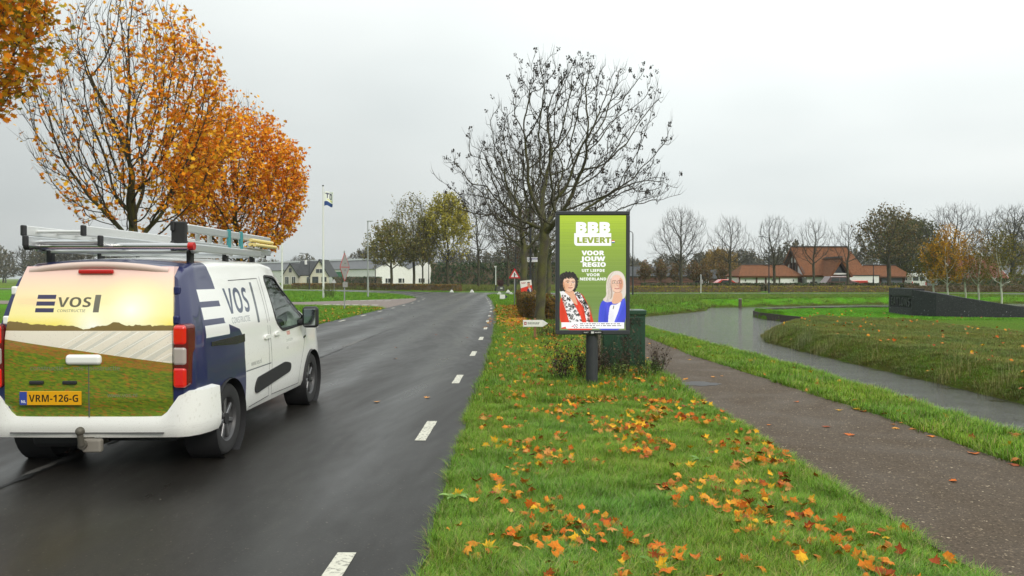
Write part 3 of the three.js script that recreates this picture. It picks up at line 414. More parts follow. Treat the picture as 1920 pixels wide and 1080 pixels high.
const BEECH = [[0.18, 0.11, 0.03], [0.24, 0.13, 0.03], [0.13, 0.10, 0.03], [0.16, 0.14, 0.035], [0.30, 0.16, 0.035]], HORN = [[0.26, 0.24, 0.04], [0.34, 0.25, 0.045], [0.20, 0.21, 0.04], [0.38, 0.27, 0.05]], GREENH = [[0.05, 0.085, 0.028], [0.07, 0.10, 0.03], [0.04, 0.07, 0.025]], CONIF = [[0.045, 0.08, 0.03], [0.06, 0.095, 0.03], [0.035, 0.065, 0.028], [0.08, 0.10, 0.035]];
hedge('clipped brown beech hedge wrapped round the big ash trunk', [[0.95, 29.0], [0.8, 43]], 1.0, 0.95, BEECH, 0.075, 620, 301, null, 0.09);
hedge('short brown beech hedge reaching right behind the advertising screen', [[1.5, 29.1], [2.6, 28.6]], 0.9, 0.92, BEECH, 0.075, 620, 302, null, 0.09);
hedge('low brown hedge along the far side of the bend', [[-6.6, 93], [-11.5, 96.6], [-20, 108], [-34.5, 118]], 1.1, 0.85, BEECH, 0.2, 70, 303);
hedge('dark green hedge in front of the white sheds', [[-27, 152], [-38, 160]], 1.4, 1.9, GREENH, 0.3, 24, 304);
hedge('tall dark conifer hedge beyond the junction', [[-15, 141], [4, 139], [12, 139]], 3, 4.1, CONIF, 0.42, 26, 305, null, 0.25);
hedge('low yellow-brown hedge along the cross road, left stretch', [[12, 88], [29.2, 88]], 0.9, 0.72, HORN, 0.17, 90, 306);
hedge('low yellow-brown hedge along the cross road, right stretch before the barn', [[30.4, 88], [45.6, 88]], 0.9, 0.72, HORN, 0.17, 90, 307);
hedge('low dull hedge along the cross road behind the dark wall', [[46.8, 88.5], [64, 87]], 0.9, 0.75, [[0.12, 0.09, 0.03], [0.16, 0.10, 0.03], [0.1, 0.09, 0.03]], 0.18, 80, 308);
hedge('dark green hedge behind the yellow-brown one, left of the barn', [[16.5, 94.5], [32, 95]], 1.2, 1.02, GREENH, 0.22, 50, 309);
hedge('loose dark green hedge in front of the thatched houses', [[32.2, 95], [52, 95.5]], 1.0, 1.0, GREENH, 0.22, 50, 310, null, 0.16);
hedge('dark green block hedge behind the birch stems', [[57.5, 100], [66, 100]], 1.4, 1.6, GREENH, 0.25, 45, 311);
hedge('dark hedge in front of the red tiled roofs', [[66.5, 106], [84, 106]], 1.2, 1.5, GREENH, 0.25, 40, 312);
// ---------------------------------------------------------------- buildings
function slab(pts, t, up) { // a flat panel of thickness t (downwards from its face), any convex outline in space
  const P = pts.map((p) => V3(...p)), n = P[1].clone().sub(P[0]).cross(P[2].clone().sub(P[0])).normalize(); if (up ? n.y < 0 : false) { P.reverse(); n.negate(); }
  const g = new GB(), u = P[1].clone().sub(P[0]).normalize(), v = n.clone().cross(u), low = P.map((p) => p.clone().addScaledVector(n, -t));
  const face = (L, nn) => { const b = g.p.length / 3; for (const p of L) g.v(p.x, p.y, p.z, nn.x, nn.y, nn.z, p.dot(u), p.dot(v)); for (let k = 1; k < L.length - 1; k++) g.i.push(b, b + k, b + k + 1); };
  face(P, n); face(low.slice().reverse(), n.clone().negate());
  for (let k = 0; k < P.length; k++) { const a = P[k], b = P[(k + 1) % P.length], c = low[(k + 1) % P.length], d = low[k]; face([a, d, c, b], b.clone().sub(a).cross(n).normalize()); }
  return g.geo();
}
const walls = (name, list, mat, parent) => list.forEach((g) => mesh(name, g, mat, parent));
const thatchTex = dataTex(512, 512, (i, j) => { const v = 0.6 + 0.28 * tileN(i * 4 % 512, j, 512, 512, 30, 4, 7) + 0.22 * tileN(i, j, 512, 512, 6, 4, 9); return [v, v * 0.98, v * 0.95]; });
const BM = {
  thatch: M({ color: lin(0.265, 0.10, 0.036), map: rep(thatchTex, 0.45, 0.3), roughness: 1, bumpMap: rep(thatchTex, 0.45, 0.3), bumpScale: 0.05 }),
  ridge: M({ color: lin(0.20, 0.19, 0.185), roughness: 0.9, map: rep(noiseTex, 0.5) }), white: M({ color: lin(0.84, 0.84, 0.82), roughness: 0.85, map: rep(dataTex(256, 256, (i, j) => 0.93 + 0.1 * tileN(i, j, 256, 256, 6, 5)), 0.2) }),
  cream: M({ color: lin(0.62, 0.58, 0.48), roughness: 0.9 }), grey: M({ color: lin(0.40, 0.38, 0.33), roughness: 0.9 }), timber: M({ color: lin(0.10, 0.045, 0.025), roughness: 0.7 }), glass: MP({ color: lin(0.02, 0.024, 0.026), roughness: 0.06, clearcoat: 1 }),
  dark: M({ color: lin(0.06, 0.062, 0.066), roughness: 0.75, map: rep(noiseTex, 0.3) }), slate: M({ color: lin(0.085, 0.088, 0.095), roughness: 0.55, map: rep(dataTex(256, 256, (i, j) => (j % 32 < 3 ? 0.6 : 0.9) + 0.12 * tileN(i, j, 256, 256, 20, 3)), 0.4) }),
  tile: M({ color: lin(0.22, 0.055, 0.03), roughness: 0.85, map: rep(dataTex(256, 256, (i, j) => (j % 32 < 4 ? 0.6 : 0.9) * (i % 22 < 3 ? 0.8 : 1) + 0.2 * tileN(i, j, 256, 256, 8, 4)), 0.35) }), brick: M({ color: lin(0.20, 0.085, 0.05), roughness: 0.9, map: rep(noiseTex, 1.2) }), green: M({ color: lin(0.02, 0.16, 0.075), roughness: 0.5 }), door: M({ color: lin(0.26, 0.09, 0.03), roughness: 0.5 }), steel: M({ color: lin(0.74, 0.75, 0.76), roughness: 0.45 }), frame: M({ color: lin(0.75, 0.75, 0.73), roughness: 0.5 }), shut: M({ color: lin(0.09, 0.10, 0.12), roughness: 0.6 }),
};
// window: frame and pane set in front of a wall; turn 0 faces +z
function windowOn(parent, x, y, z, w, h, turn = 0, fm = BM.frame, name = 'window', bars = 1) {
  const f = mesh(name, merge([box(w, 0.07, 0.08, 0, h / 2 - 0.035, 0), box(w, 0.07, 0.08, 0, -h / 2 + 0.035, 0), box(0.07, h - 0.14, 0.08, -w / 2 + 0.035, 0, 0), box(0.07, h - 0.14, 0.08, w / 2 - 0.035, 0, 0), ...(bars ? [box(0.05, h - 0.14, 0.06, 0, 0, 0)] : [])]), fm, parent);
  f.position.set(x, y, z); f.rotation.y = turn; mesh('pane', box(w - 0.15, h - 0.15, 0.02, 0, 0, -0.012), BM.glass, f); return f;
}
// roof over a rectangle x0..x1, z0 (front, larger z)..z1; hips pull the ridge in at either end
function roof(parent, x0, x1, z0, z1, ey, ry, mat, t, hl = 0, hr = 0, cap = BM.ridge, ridgeName = 'ridge_cap') {
  const zm = (z0 + z1) / 2, a = [x0 + hl, ry, zm], b = [x1 - hr, ry, zm], parts = [];
  parts.push(slab([[x0, ey, z0], [x1, ey, z0], b, a], t, true), slab([[x1, ey, z1], [x0, ey, z1], a, b], t, true)); if (hl) parts.push(slab([[x0, ey, z1], [x0, ey, z0], a], t, true)); if (hr) parts.push(slab([[x1, ey, z0], [x1, ey, z1], b], t, true));
  const rf = mesh('roof', merge(parts), mat, parent); if (cap) { const L = x1 - hr - x0 - hl; mesh(ridgeName, merge([box(L + 0.1, 0.06, 0.5, (x0 + hl + x1 - hr) / 2, ry + 0.03, zm), box(L + 0.12, 0.12, 0.24, (x0 + hl + x1 - hr) / 2, ry + 0.06, zm)]), cap, rf); } return rf;
}
function gableWall(x, z0, z1, ey, ry, t, dirx) { const zm = (z0 + z1) / 2; return slab(dirx < 0 ? [[x, 0, z1], [x, 0, z0], [x, ey, z0], [x, ry, zm], [x, ey, z1]] : [[x, 0, z0], [x, 0, z1], [x, ey, z1], [x, ry, zm], [x, ey, z0]], t); }
{ // low thatched barn
  const b = thing('thatched_barn', 'low white barn with hipped orange-brown thatched roof', 'barn', [33.9, -0.03, -112]);
  roof(b, 0, 9.8, 0.6, -6.6, 2.0, 3.75, BM.thatch, 0.3, 1.6, 1.8); walls('wall', [box(9, 2.0, 0.3, 4.75, 1.0, -6), box(0.3, 2.0, 5.7, 0.55, 1, -3), box(0.3, 2.0, 5.7, 9.1, 1, -3)], BM.white, b);
  for (const [x, w] of [[0.4, 2.35], [2.98, 1.1], [4.4, 1.9]]) mesh('wall_panel', box(w, 2.0, 0.25, x + w / 2, 1.0, -0.1), BM.white, b); mesh('wall_panel', box(2.6, 2.0, 0.3, 7.65, 1.0, 0.12), BM.white, b);
  for (const x of [0.28, 2.86, 4.24, 6.34, 9.05]) mesh('timber_post', box(0.16, 2.05, 0.2, x, 1.02, 0.05), BM.timber, b);
  for (const x of [1.2, 5.2, 8.3]) mesh('wall_lamp', rbox(0.12, 0.3, 0.14, 0.03, x, 1.35, x > 6 ? 0.33 : 0.09), BM.dark, b); mesh('garage_door', box(0.9, 1.9, 0.1, 9.5, 0.95, -0.8), BM.timber, b);
}
{ // tall thatched house with the entrance gable
  const b = thing('thatched_house', 'tall thatched house with timber gable and glazed entrance porch', 'house', [44, -0.03, -116]);
  roof(b, -0.7, 9.0, 5.6, -5.6, 2.1, 6.55, BM.thatch, 0.35, 0, 0.9);
  walls('wall', [box(8.6, 2.2, 0.3, 4.3, 1.1, 4.7), box(8.6, 2.2, 0.3, 4.3, 1.1, -4.7)], BM.white, b); mesh('gable_wall', gableWall(0, 4.75, -4.75, 2.0, 5.9, 0.3, -1), BM.white, b); mesh('gable_wall', gableWall(8.55, 4.75, -4.75, 2.0, 5.5, 0.3, 1), BM.white, b);
  for (const z of [-1.5, -0.2, 1.2]) mesh('timber_post', box(0.22, z === -0.2 ? 5.6 : 4.6, 0.22, -0.14, z === -0.2 ? 2.8 : 2.3, z), BM.timber, b);
  for (const z of [-0.85, 0.5]) windowOn(b, -0.06, 2.8, z, 1.1, 2.6, -Math.PI / 2, BM.timber, 'window', 0);
  mesh('verge_board', slab([[-0.6, 2.0, 5.3], [-0.6, 2.4, 5.3], [-0.6, 6.3, 0.1], [-0.6, 5.9, 0.1]], 0.12), BM.dark, b); mesh('verge_board', slab([[-0.6, 2.4, -5.3], [-0.6, 2.0, -5.3], [-0.6, 5.9, -0.1], [-0.6, 6.3, -0.1]], 0.12), BM.dark, b);
  // entrance porch
  const p = mesh('porch_roof', merge([slab([[2.0, 1.95, 8.2], [3.7, 4.65, 8.2], [3.7, 4.65, 2.2], [2.0, 1.95, 5.0]], 0.3), slab([[5.4, 1.95, 5.0], [3.7, 4.65, 2.2], [3.7, 4.65, 8.2], [5.4, 1.95, 8.2]], 0.3)]), BM.thatch, b); mesh('ridge_cap', merge([box(0.5, 0.1, 5.6, 3.7, 4.72, 5.3), box(0.24, 0.16, 5.6, 3.7, 4.76, 5.3)]), BM.ridge, p);
  for (const s of [-1, 1]) { mesh('porch_beam', bar([3.7 + s * 1.5, 1.9, 7.9], [3.7, 4.25, 7.9], 0.11, 6), BM.timber, b); mesh('porch_post', box(0.2, 2.2, 0.2, 3.7 + s * 1.25, 1.1, 7.7), s < 0 ? BM.frame : BM.timber, b); }
  mesh('porch_lintel', box(2.6, 0.22, 0.22, 3.7, 2.3, 7.7), BM.frame, b); mesh('porch_glazing', slab([[2.6, 2.4, 7.3], [4.8, 2.4, 7.3], [3.7, 4.1, 7.3]], 0.04), BM.glass, b); mesh('front_door', box(0.95, 2.1, 0.08, 3.3, 1.05, 7.2), BM.door, b); windowOn(b, 4.35, 1.1, 7.2, 0.9, 2.1, 0, BM.timber, 'side_light', 0);
  walls('porch_wall', [box(0.25, 2.0, 2.4, 2.45, 1, 6.0), box(0.25, 2.0, 2.4, 4.95, 1, 6.0)], BM.white, b);
  mesh('garden_wall', box(4.4, 2.0, 0.3, 7.9, 1.0, 6.0), BM.white, b); windowOn(b, 7.4, 0.75, 6.17, 2.0, 0.7, 0, BM.dark); mesh('wall_coping', box(4.6, 0.12, 0.5, 7.9, 2.06, 6.0), BM.dark, b); windowOn(b, -0.02 + 1.0, 0.75, 4.88, 1.0, 0.8, 0, BM.dark);
}
{ // garage with thatched roof
  const b = thing('thatched_garage', 'brown brick garage with hipped thatched roof and dark door', 'garage', [55, -0.03, -117]);
  roof(b, 0, 7.6, 0.8, -5.6, 1.95, 3.75, BM.thatch, 0.3, 1.3, 1.3); walls('wall', [box(7, 1.95, 0.3, 3.8, 0.97, -0.1), box(7, 1.95, 0.3, 3.8, 0.97, -5), box(0.3, 1.95, 4.8, 0.4, 0.97, -2.5), box(0.3, 1.95, 4.8, 7.2, 0.97, -2.5)], BM.brick, b);
  const gd = mesh('garage_door', box(3.2, 1.7, 0.1, 4.6, 0.85, 0.1), BM.shut, b); for (let k = 0; k < 4; k++) mesh('door_panel', box(3.0, 0.34, 0.04, 4.6, 0.25 + k * 0.41, 0.17), BM.shut, gd); mesh('fascia', box(7.4, 0.16, 0.14, 3.8, 1.86, 0.7), BM.timber, b);
}
function tiledHouse(name, label, x, d, L, ey, ry, deep, verge = true) {
  const b = thing(name, label, 'house', [x, -0.03, -d]); roof(b, 0, L, 0.4, -deep - 0.4, ey, ry, BM.tile, 0.14, 0, 0, BM.tile);
  walls('wall', [box(L - 0.5, ey, 0.25, L / 2, ey / 2, -0.1), box(L - 0.5, ey, 0.25, L / 2, ey / 2, -deep)], BM.brick, b); for (const s of [-1, 1]) mesh('gable_wall', gableWall(s < 0 ? 0.25 : L - 0.25, 0, -deep, ey, ry - 0.25, 0.25, s), BM.brick, b);
  if (verge) for (const xx of [-0.04, L + 0.04]) mesh('verge_board', slab([[xx - 0.06, ey - 0.1, 0.45], [xx + 0.06, ey - 0.1, 0.45], [xx + 0.06, ry + 0.02, -deep / 2], [xx - 0.06, ry + 0.02, -deep / 2]], 0.2), BM.white, b);
  for (let k = 0; k < 3; k++) windowOn(b, L * (0.2 + 0.3 * k), ey * 0.55, 0.06, 0.9, ey * 0.5); return b;
}
tiledHouse('tiled_shed', 'long low shed with red tiled roof and white verges', 66.4, 119, 8.4, 1.35, 2.65, 7);
tiledHouse('tiled_house', 'taller house with steep red tiled roof behind the birches', 79, 132, 9, 1.5, 5.6, 10);
{ const b = tiledHouse('roadside_house', 'small dark-roofed house with white windows at right frame edge', 88, 136, 9, 2.2, 4.2, 7, false); b.children.find((m) => m.name === 'roof').material = BM.slate; }
{ // dark house behind the willow
  const b = thing('distant_house', 'dark-roofed brick house half hidden behind a street tree', 'house', [37.5, -0.03, -150]); roof(b, 0, 8.6, 0.4, -7, 1.6, 3.5, BM.dark, 0.15, 1.4, 1.4, null); walls('wall', [box(8, 1.7, 0.3, 4.3, 0.85, 0), box(8, 1.7, 0.3, 4.3, 0.85, -6.5)], BM.brick, b); windowOn(b, 1.6, 0.95, 0.2, 0.9, 0.9); windowOn(b, 5.2, 0.95, 0.2, 0.9, 0.9);
  const c = thing('distant_barn', 'long dark-roofed barn behind the row of clipped trees', 'barn', [20, -0.03, -150]); roof(c, 0, 17, 0.5, -9, 2.1, 4.1, BM.dark, 0.15, 0, 0, null); walls('wall', [box(16.4, 2.2, 0.3, 8.5, 1.1, 0), box(16.4, 2.2, 0.3, 8.5, 1.1, -8.5)], BM.brick, c); for (const s of [-1, 1]) mesh('gable_wall', gableWall(s < 0 ? 0.3 : 16.7, 0, -8.5, 2.1, 3.9, 0.3, s), BM.grey, c); for (let k = 0; k < 3; k++) mesh('stable_door', box(1.4, 1.7, 0.1, 1.6 + 5 * k, 0.85, 0.2), k ? BM.timber : BM.white, c);
}
{ // white sheds: two gabled bays side by side, long axis running away to the left
  const turn = (47 * Math.PI) / 180, b = thing('warehouse', 'long white shed of two gabled bays with dark roofs', 'warehouse', [-42, -0.05, -229]); b.rotation.y = turn - Math.PI / 2 + Math.PI / 2;
  // local: the long side runs along -x, gables face +x, bays stack towards -z
  const W = 12.6, L = 96; b.rotation.y = -(90 - 43) * Math.PI / 180;
  for (let k = 0; k < 2; k++) { const z0 = -k * W, z1 = z0 - W; const rf = mesh('roof', merge([slab([[-L, 4.6, z0 + 0.3], [0.2, 4.6, z0 + 0.3], [0.2, 7.75, z0 - W / 2], [-L, 7.75, z0 - W / 2]], 0.15, true), slab([[0.2, 4.6, z1], [-L, 4.6, z1], [-L, 7.75, z0 - W / 2], [0.2, 7.75, z0 - W / 2]], 0.15, true)]), BM.slate, b); mesh('ridge_cap', box(L, 0.55, 1.3, -L / 2 - 4, 7.9, z0 - W / 2), BM.steel, rf); mesh('gable_wall', slab([[0, 0, z0], [0, 0, z1], [0, 4.6, z1], [0, 7.55, z0 - W / 2], [0, 4.6, z0]], 0.25), BM.white, b); for (const [u, w, h] of [[0.32, 0.9, 1.5], [0.42, 1.6, 1.5], [0.72, 1.4, 1.5], [0.82, 0.8, 1.5]]) windowOn(b, 0.05, 0.95, z0 - W * u, w, h, Math.PI / 2, BM.frame, 'window', 0); mesh('gable_vent', box(0.08, 0.5, 0.5, 0.05, 6.9, z0 - W / 2), BM.dark, b); }
  mesh('side_wall', box(L, 4.6, 0.25, -L / 2, 2.3, -0.13), BM.white, b); mesh('loading_door', box(5.2, 2.8, 0.12, -22, 2.4, 0.06), BM.green, b); for (let k = 0; k < 7; k++) mesh('side_panel', box(4.9, 2.2, 0.06, -3.4 - k * 5.6 - (k > 2 ? 6 : 0), 1.6, 0.03), BM.frame, b); windowOn(b, -58, 1.8, 0.06, 3.2, 1.2);
}
{ // farmhouse with two front gables
  const b = thing('farmhouse', 'cream farmhouse with two steep dark-roofed gables', 'house', [-61, -0.05, -198]);
  const gable = (x0, x1, z, ey, ry, mat, back) => { const xm = (x0 + x1) / 2; mesh('gable_wall', slab([[x0, 0, z], [x1, 0, z], [x1, ey, z], [xm, ry, z], [x0, ey, z]], 0.3), mat, b); mesh('roof', merge([slab([[x0 - 0.4, ey - 0.5, z + 0.4], [xm, ry + 0.15, z + 0.4], [xm, ry + 0.15, z - back], [x0 - 0.4, ey - 0.5, z - back]], 0.2), slab([[x1 + 0.4, ey - 0.5, z - back], [xm, ry + 0.15, z - back], [xm, ry + 0.15, z + 0.4], [x1 + 0.4, ey - 0.5, z + 0.4]], 0.2)]), BM.dark, b); };
  gable(0, 4.2, 0, 2.6, 5.6, BM.grey, 8); gable(7.6, 12.4, 0.6, 2.6, 6.6, BM.cream, 10); mesh('roof', slab([[3.4, 2.5, -0.6], [8.4, 2.5, -0.6], [8.4, 6.4, -5], [3.4, 6.4, -5]], 0.2, true), BM.dark, b); mesh('wall', box(4.2, 2.6, 0.3, 5.9, 1.3, -1), BM.cream, b); mesh('chimney', box(0.5, 1.2, 0.5, 5.3, 6.0, -3.4), BM.white, b);
  for (const x of [1.2, 3.0]) windowOn(b, x, 1.1, 0.05, 1.1, 2.1, 0, BM.frame); windowOn(b, 2.1, 3.8, 0.05, 0.7, 1.1, 0, BM.dark, 'window', 0); windowOn(b, 6.6, 1.1, -0.82, 0.9, 2.0); windowOn(b, 8.9, 1.1, 0.65, 1.6, 2.0, 0, BM.dark); windowOn(b, 11.2, 1.4, 0.65, 1.3, 1.3, 0, BM.dark); windowOn(b, 10, 3.6, 0.65, 2.0, 1.2, 0, BM.white);
}
// ---------------------------------------------------------------- parked vehicles by the thatched houses
const tyreM = M({ color: lin(0.02, 0.02, 0.021), roughness: 0.9 }), rimM = M({ color: lin(0.25, 0.25, 0.26), roughness: 0.35, metalness: 0.8 }), blackPl = M({ color: lin(0.022, 0.022, 0.024), roughness: 0.55 }), redLamp = M({ color: lin(0.5, 0.012, 0.01), roughness: 0.2 }), clearGl = MP({ color: lin(0.03, 0.035, 0.035), roughness: 0.05, clearcoat: 1 });
function parked(name, label, x, d, turn, prof, wid, paint, win, wheels, rearLamps) { // prof: side outline [length, height]; win: side window outlines
  const t = thing(name, label, 'vehicle', [x, -0.03, -d], turn), s = new THREE.Shape(prof.map(([a, b]) => new THREE.Vector2(a, b))), e = new THREE.ExtrudeGeometry(s, { depth: wid - 0.16, bevelEnabled: true, bevelThickness: 0.08, bevelSize: 0.07, bevelSegments: 3 }); e.translate(0, 0, -wid / 2 + 0.08); mesh('body', e, paint, t);
  for (const w of win) for (const z of [-1, 1]) { const q = new THREE.ExtrudeGeometry(new THREE.Shape(w.map(([a, b]) => new THREE.Vector2(a, b))), { depth: 0.012, bevelEnabled: false }); q.translate(0, 0, z > 0 ? wid / 2 - 0.002 : -wid / 2 - 0.01); mesh('window', q, clearGl, t); }
  for (const a of wheels) for (const z of [-1, 1]) { const w = mesh('wheel', new THREE.TorusGeometry(0.25, 0.09, 10, 24), tyreM, t); w.position.set(a, 0.33, z * (wid / 2 - 0.1)); mesh('rim', new THREE.CylinderGeometry(0.2, 0.2, 0.12, 16).rotateX(Math.PI / 2), rimM, w); }
  return t;
}
{
  const whiteP = MP({ color: lin(0.72, 0.72, 0.69), roughness: 0.3, clearcoat: 0.6 }), redP = MP({ color: lin(0.45, 0.02, 0.012), roughness: 0.3, clearcoat: 0.6 });
  const vanP = [[0, 0.3], [0, 1.9], [0.12, 2.25], [3.6, 2.3], [4.5, 1.45], [5.2, 1.15], [5.3, 0.35]];
  const v = parked('parked_van', 'white panel van seen from behind, parked by the garage', 56.0, 102.5, 1.25, vanP, 1.85, whiteP, [[[3.2, 1.35], [3.2, 1.95], [3.65, 1.95], [4.2, 1.35]]], [0.9, 4.3]);
  for (const z of [-0.42, 0.42]) mesh('rear_window', rbox(0.03, 0.6, 0.68, 0.012, -0.075, 1.6, z), clearGl, v); for (const z of [-0.83, 0.83]) mesh('tail_lamp', rbox(0.05, 0.5, 0.13, 0.02, -0.07, 0.95, z), redLamp, v); mesh('rear_bumper', rbox(0.16, 0.24, 1.8, 0.05, -0.1, 0.42, 0), blackPl, v); mesh('number_plate', box(0.02, 0.11, 0.5, -0.19, 0.45, 0), M({ color: lin(0.7, 0.42, 0.02) }), v);
  const carP = [[0, 0.3], [0, 0.95], [0.15, 1.1], [0.7, 1.85], [2.9, 1.9], [3.7, 1.25], [4.5, 1.05], [4.6, 0.35]];
  parked('parked_red_van', 'dark maroon van parked before the tall thatched house', 43.4, 104, 0.1, carP, 1.8, MP({ color: lin(0.10, 0.045, 0.045), roughness: 0.3, clearcoat: 0.6 }), [[[0.7, 1.2], [0.85, 1.7], [1.9, 1.72], [1.9, 1.2]], [[2.0, 1.2], [2.0, 1.72], [2.85, 1.72], [3.5, 1.2]]], [0.9, 3.7]);
  parked('parked_red_pickup', 'low red pickup parked in front of the entrance porch', 46.3, 104.5, 0.05, [[0, 0.4], [0, 1.25], [1.5, 1.3], [3.2, 1.3], [3.25, 0.4]], 1.7, redP, [], [0.6, 2.5]);
  parked('parked_red_car', 'red car parked left of the low barn', 30.2, 112, 0.1, [[0, 0.3], [0.05, 0.9], [0.5, 1.0], [1.1, 1.42], [2.4, 1.45], [3.2, 0.98], [3.9, 0.85], [3.95, 0.3]], 1.7, redP, [[[0.8, 0.98], [1.2, 1.35], [2.3, 1.37], [2.85, 0.98]]], [0.75, 3.1]);
  const tr = thing('box_trailer', 'small grey box trailer beside the white parked van', 'trailer', [59.6, -0.03, -104], 0.2); mesh('trailer_box', rbox(1.7, 1.3, 2.4, 0.05, 0, 1.1, 0), M({ color: lin(0.28, 0.29, 0.31), roughness: 0.5 }), tr); for (const x of [-0.8, 0.8]) mesh('wheel', new THREE.TorusGeometry(0.22, 0.08, 8, 20).rotateY(Math.PI / 2).translate(x, 0.3, 0), tyreM, tr); mesh('drawbar', box(0.1, 0.1, 1.2, 0, 0.5, 1.7), blackPl, tr);
}
// ---------------------------------------------------------------- the delivery van on the road (rear wheels 6.8 m ahead, driving away)
{
  const VX = -3.43, VR = -6.78; // centre line and rear axle
  const van = thing('delivery_van', 'white delivery van with sunset-print rear doors driving away on the road', 'van', [VX, 0, VR]); van.scale.x = 0.955;
  // local: x right, y up, z towards the photographer (rear = +z). Rear axle z=0, front axle z=-2.785, tail z=+0.74, nose z=-3.66
  const kf = (T) => (v) => { let i = 0; while (i < T.length - 2 && v > T[i + 1][0]) i++; const [a, p] = T[i], [b, q] = T[i + 1], t = clamp((v - a) / (b - a)), s = t * t * (3 - 2 * t); return lerp(p, q, lerp(t, s, 0.6)); };
  // station s = -z : from tail (-0.74) to nose (3.66)
  const topY = kf([[-0.74, 1.66], [-0.66, 1.735], [-0.5, 1.765], [0.3, 1.80], [1.3, 1.81], [1.75, 1.78], [2.05, 1.67], [2.45, 1.40], [2.78, 1.16], [2.95, 1.09], [3.3, 1.0], [3.55, 0.88], [3.66, 0.72]]);
  const halfW = kf([[-0.74, 0.80], [-0.66, 0.86], [-0.45, 0.885], [0.2, 0.90], [2.4, 0.90], [3.1, 0.875], [3.45, 0.80], [3.66, 0.62]]);
  const lowY = kf([[-0.74, 0.40], [-0.5, 0.30], [0, 0.27], [3.2, 0.25], [3.66, 0.3]]);
  const roofW = kf([[-0.74, 0.665], [-0.5, 0.70], [1.4, 0.70], [2.1, 0.64], [2.8, 0.70], [3.3, 0.68], [3.66, 0.5]]); // half width where side turns into roof
  const beltY = (s) => Math.min(1.12, topY(s) - 0.05);
  const ring = (s) => { // half section, bottom centre to top centre
    const w = halfW(s), lo = lowY(s), top = topY(s), be = beltY(s), rw = Math.min(roofW(s), w - 0.03), crown = Math.min(0.10, (top - lo) * 0.12), sh = top - crown, P = [];
    P.push([0, lo], [w * 0.5, lo], [w - 0.10, lo], [w - 0.045, lo + 0.03], [w - 0.02, lo + 0.09]);
    const m = 7; for (let k = 1; k <= m; k++) { const t = k / m, y = lerp(lo + 0.09, be, t); P.push([w - 0.02 + 0.02 * Math.sin(Math.PI * Math.min(1, t * 1.15)) , y]); }
    const n = 8; for (let k = 1; k <= n; k++) { const t = k / n, y = lerp(be, sh, t); P.push([lerp(w - 0.02, rw + 0.035, Math.pow(t, 1.25)), y]); }
    for (let k = 1; k <= 5; k++) { const a = k / 5 * Math.PI / 2; P.push([rw - 0.045 + 0.08 * Math.cos(a), sh + (crown - 0.035) * Math.sin(a)]); }
    for (let k = 1; k <= 4; k++) { const t = k / 4; P.push([(rw - 0.045) * (1 - t), top - 0.035 * (1 - t) * (1 - t)]); } return P;
  };
  const st = []; for (let s = -0.74; s < -0.45; s += 0.04) st.push(s); for (let s = -0.44; s < 3.3; s += 0.11) st.push(s); for (let s = 3.32; s <= 3.661; s += 0.0425) st.push(s);
  const g = new GB(), m = ring(0).length, full = 2 * m - 2;
  for (const s of st) { const H = ring(s), F = [...H, ...H.slice(1, -1).reverse().map(([x, y]) => [-x, y])]; for (const [x, y] of F) g.v(x, y, -s, 0, 0, 1, 0, 0); }
  for (let q = 0; q < st.length - 1; q++) for (let k = 0; k < full; k++) { const a = q * full + k, b = q * full + (k + 1) % full; g.i.push(a, a + full, b + full, a, b + full, b); }
  for (const [row, flip] of [[0, false], [st.length - 1, true]]) { const c = g.v(0, row ? 0.55 : 1.0, -st[row], 0, 0, 1); for (let k = 0; k < full; k++) { const a = row * full + k, b = row * full + (k + 1) % full; flip ? g.i.push(c, b, a) : g.i.push(c, a, b); } }
  for (let i = 0; i < g.p.length; i += 3) { const s = -g.p[i + 2], y = g.p[i + 1]; if (y > 1.0) g.p[i + 2] -= sstep(-0.2, -0.7, s) * 0.19 * Math.pow((y - 1.0) / 0.7, 1.8); }
  let shell = g.geo(); shell.computeVertexNormals();
  const ev = new Evaluator(); ev.useGroups = false; ev.attributes = ['position', 'normal', 'uv'];
  const cut = (a, geo) => { const B = new Brush(geo.index ? geo : mergeVertices(geo)); B.updateMatrixWorld(); return ev.evaluate(a, B, SUBTRACTION); };
  let br = new Brush(shell); br.updateMatrixWorld();
  // wheel arches, boot of the cab and its openings
  const ARCH = 0.37; for (const z of [0, -2.785]) for (const sx of [-1, 1]) br = cut(br, new THREE.CylinderGeometry(ARCH, ARCH, 0.34, 40).rotateZ(Math.PI / 2).translate(sx * 0.80, 0.325, z));
  const ext = (pts, x0, x1) => { const s = new THREE.Shape(pts.map(([z, y]) => new THREE.Vector2(z, y))), e = new THREE.ExtrudeGeometry(s, { depth: x1 - x0, bevelEnabled: false }); e.rotateY(Math.PI / 2); e.scale(1, 1, -1); const ix = e.index; e.translate(x0, 0, 0); return e; };
  // (shape drawn in [s, y]; after the turn and flip it lies at z = -s ... orientation is restored below)
  const prism = (pts, x0, x1) => { const n = pts.length, q = new GB(); let area = 0; for (let k = 0; k < n; k++) { const [a, b] = pts[k], [c, d] = pts[(k + 1) % n]; area += a * d - c * b; } const P = area > 0 ? pts : pts.slice().reverse(); for (const x of [x0, x1]) for (const [s, y] of P) q.v(x, y, -s, 0, 0, 0, 0, 0); const tri = THREE.ShapeUtils.triangulateShape(P.map(([a, b]) => new THREE.Vector2(a, b)), []); for (const [a, b, c] of tri) { q.i.push(a, c, b); q.i.push(n + a, n + b, n + c); } for (let k = 0; k < n; k++) { const k1 = (k + 1) % n; q.i.push(k, k1, n + k1, k, n + k1, n + k); } const G = q.geo().toNonIndexed(); G.computeVertexNormals(); return mergeVertices(G); };
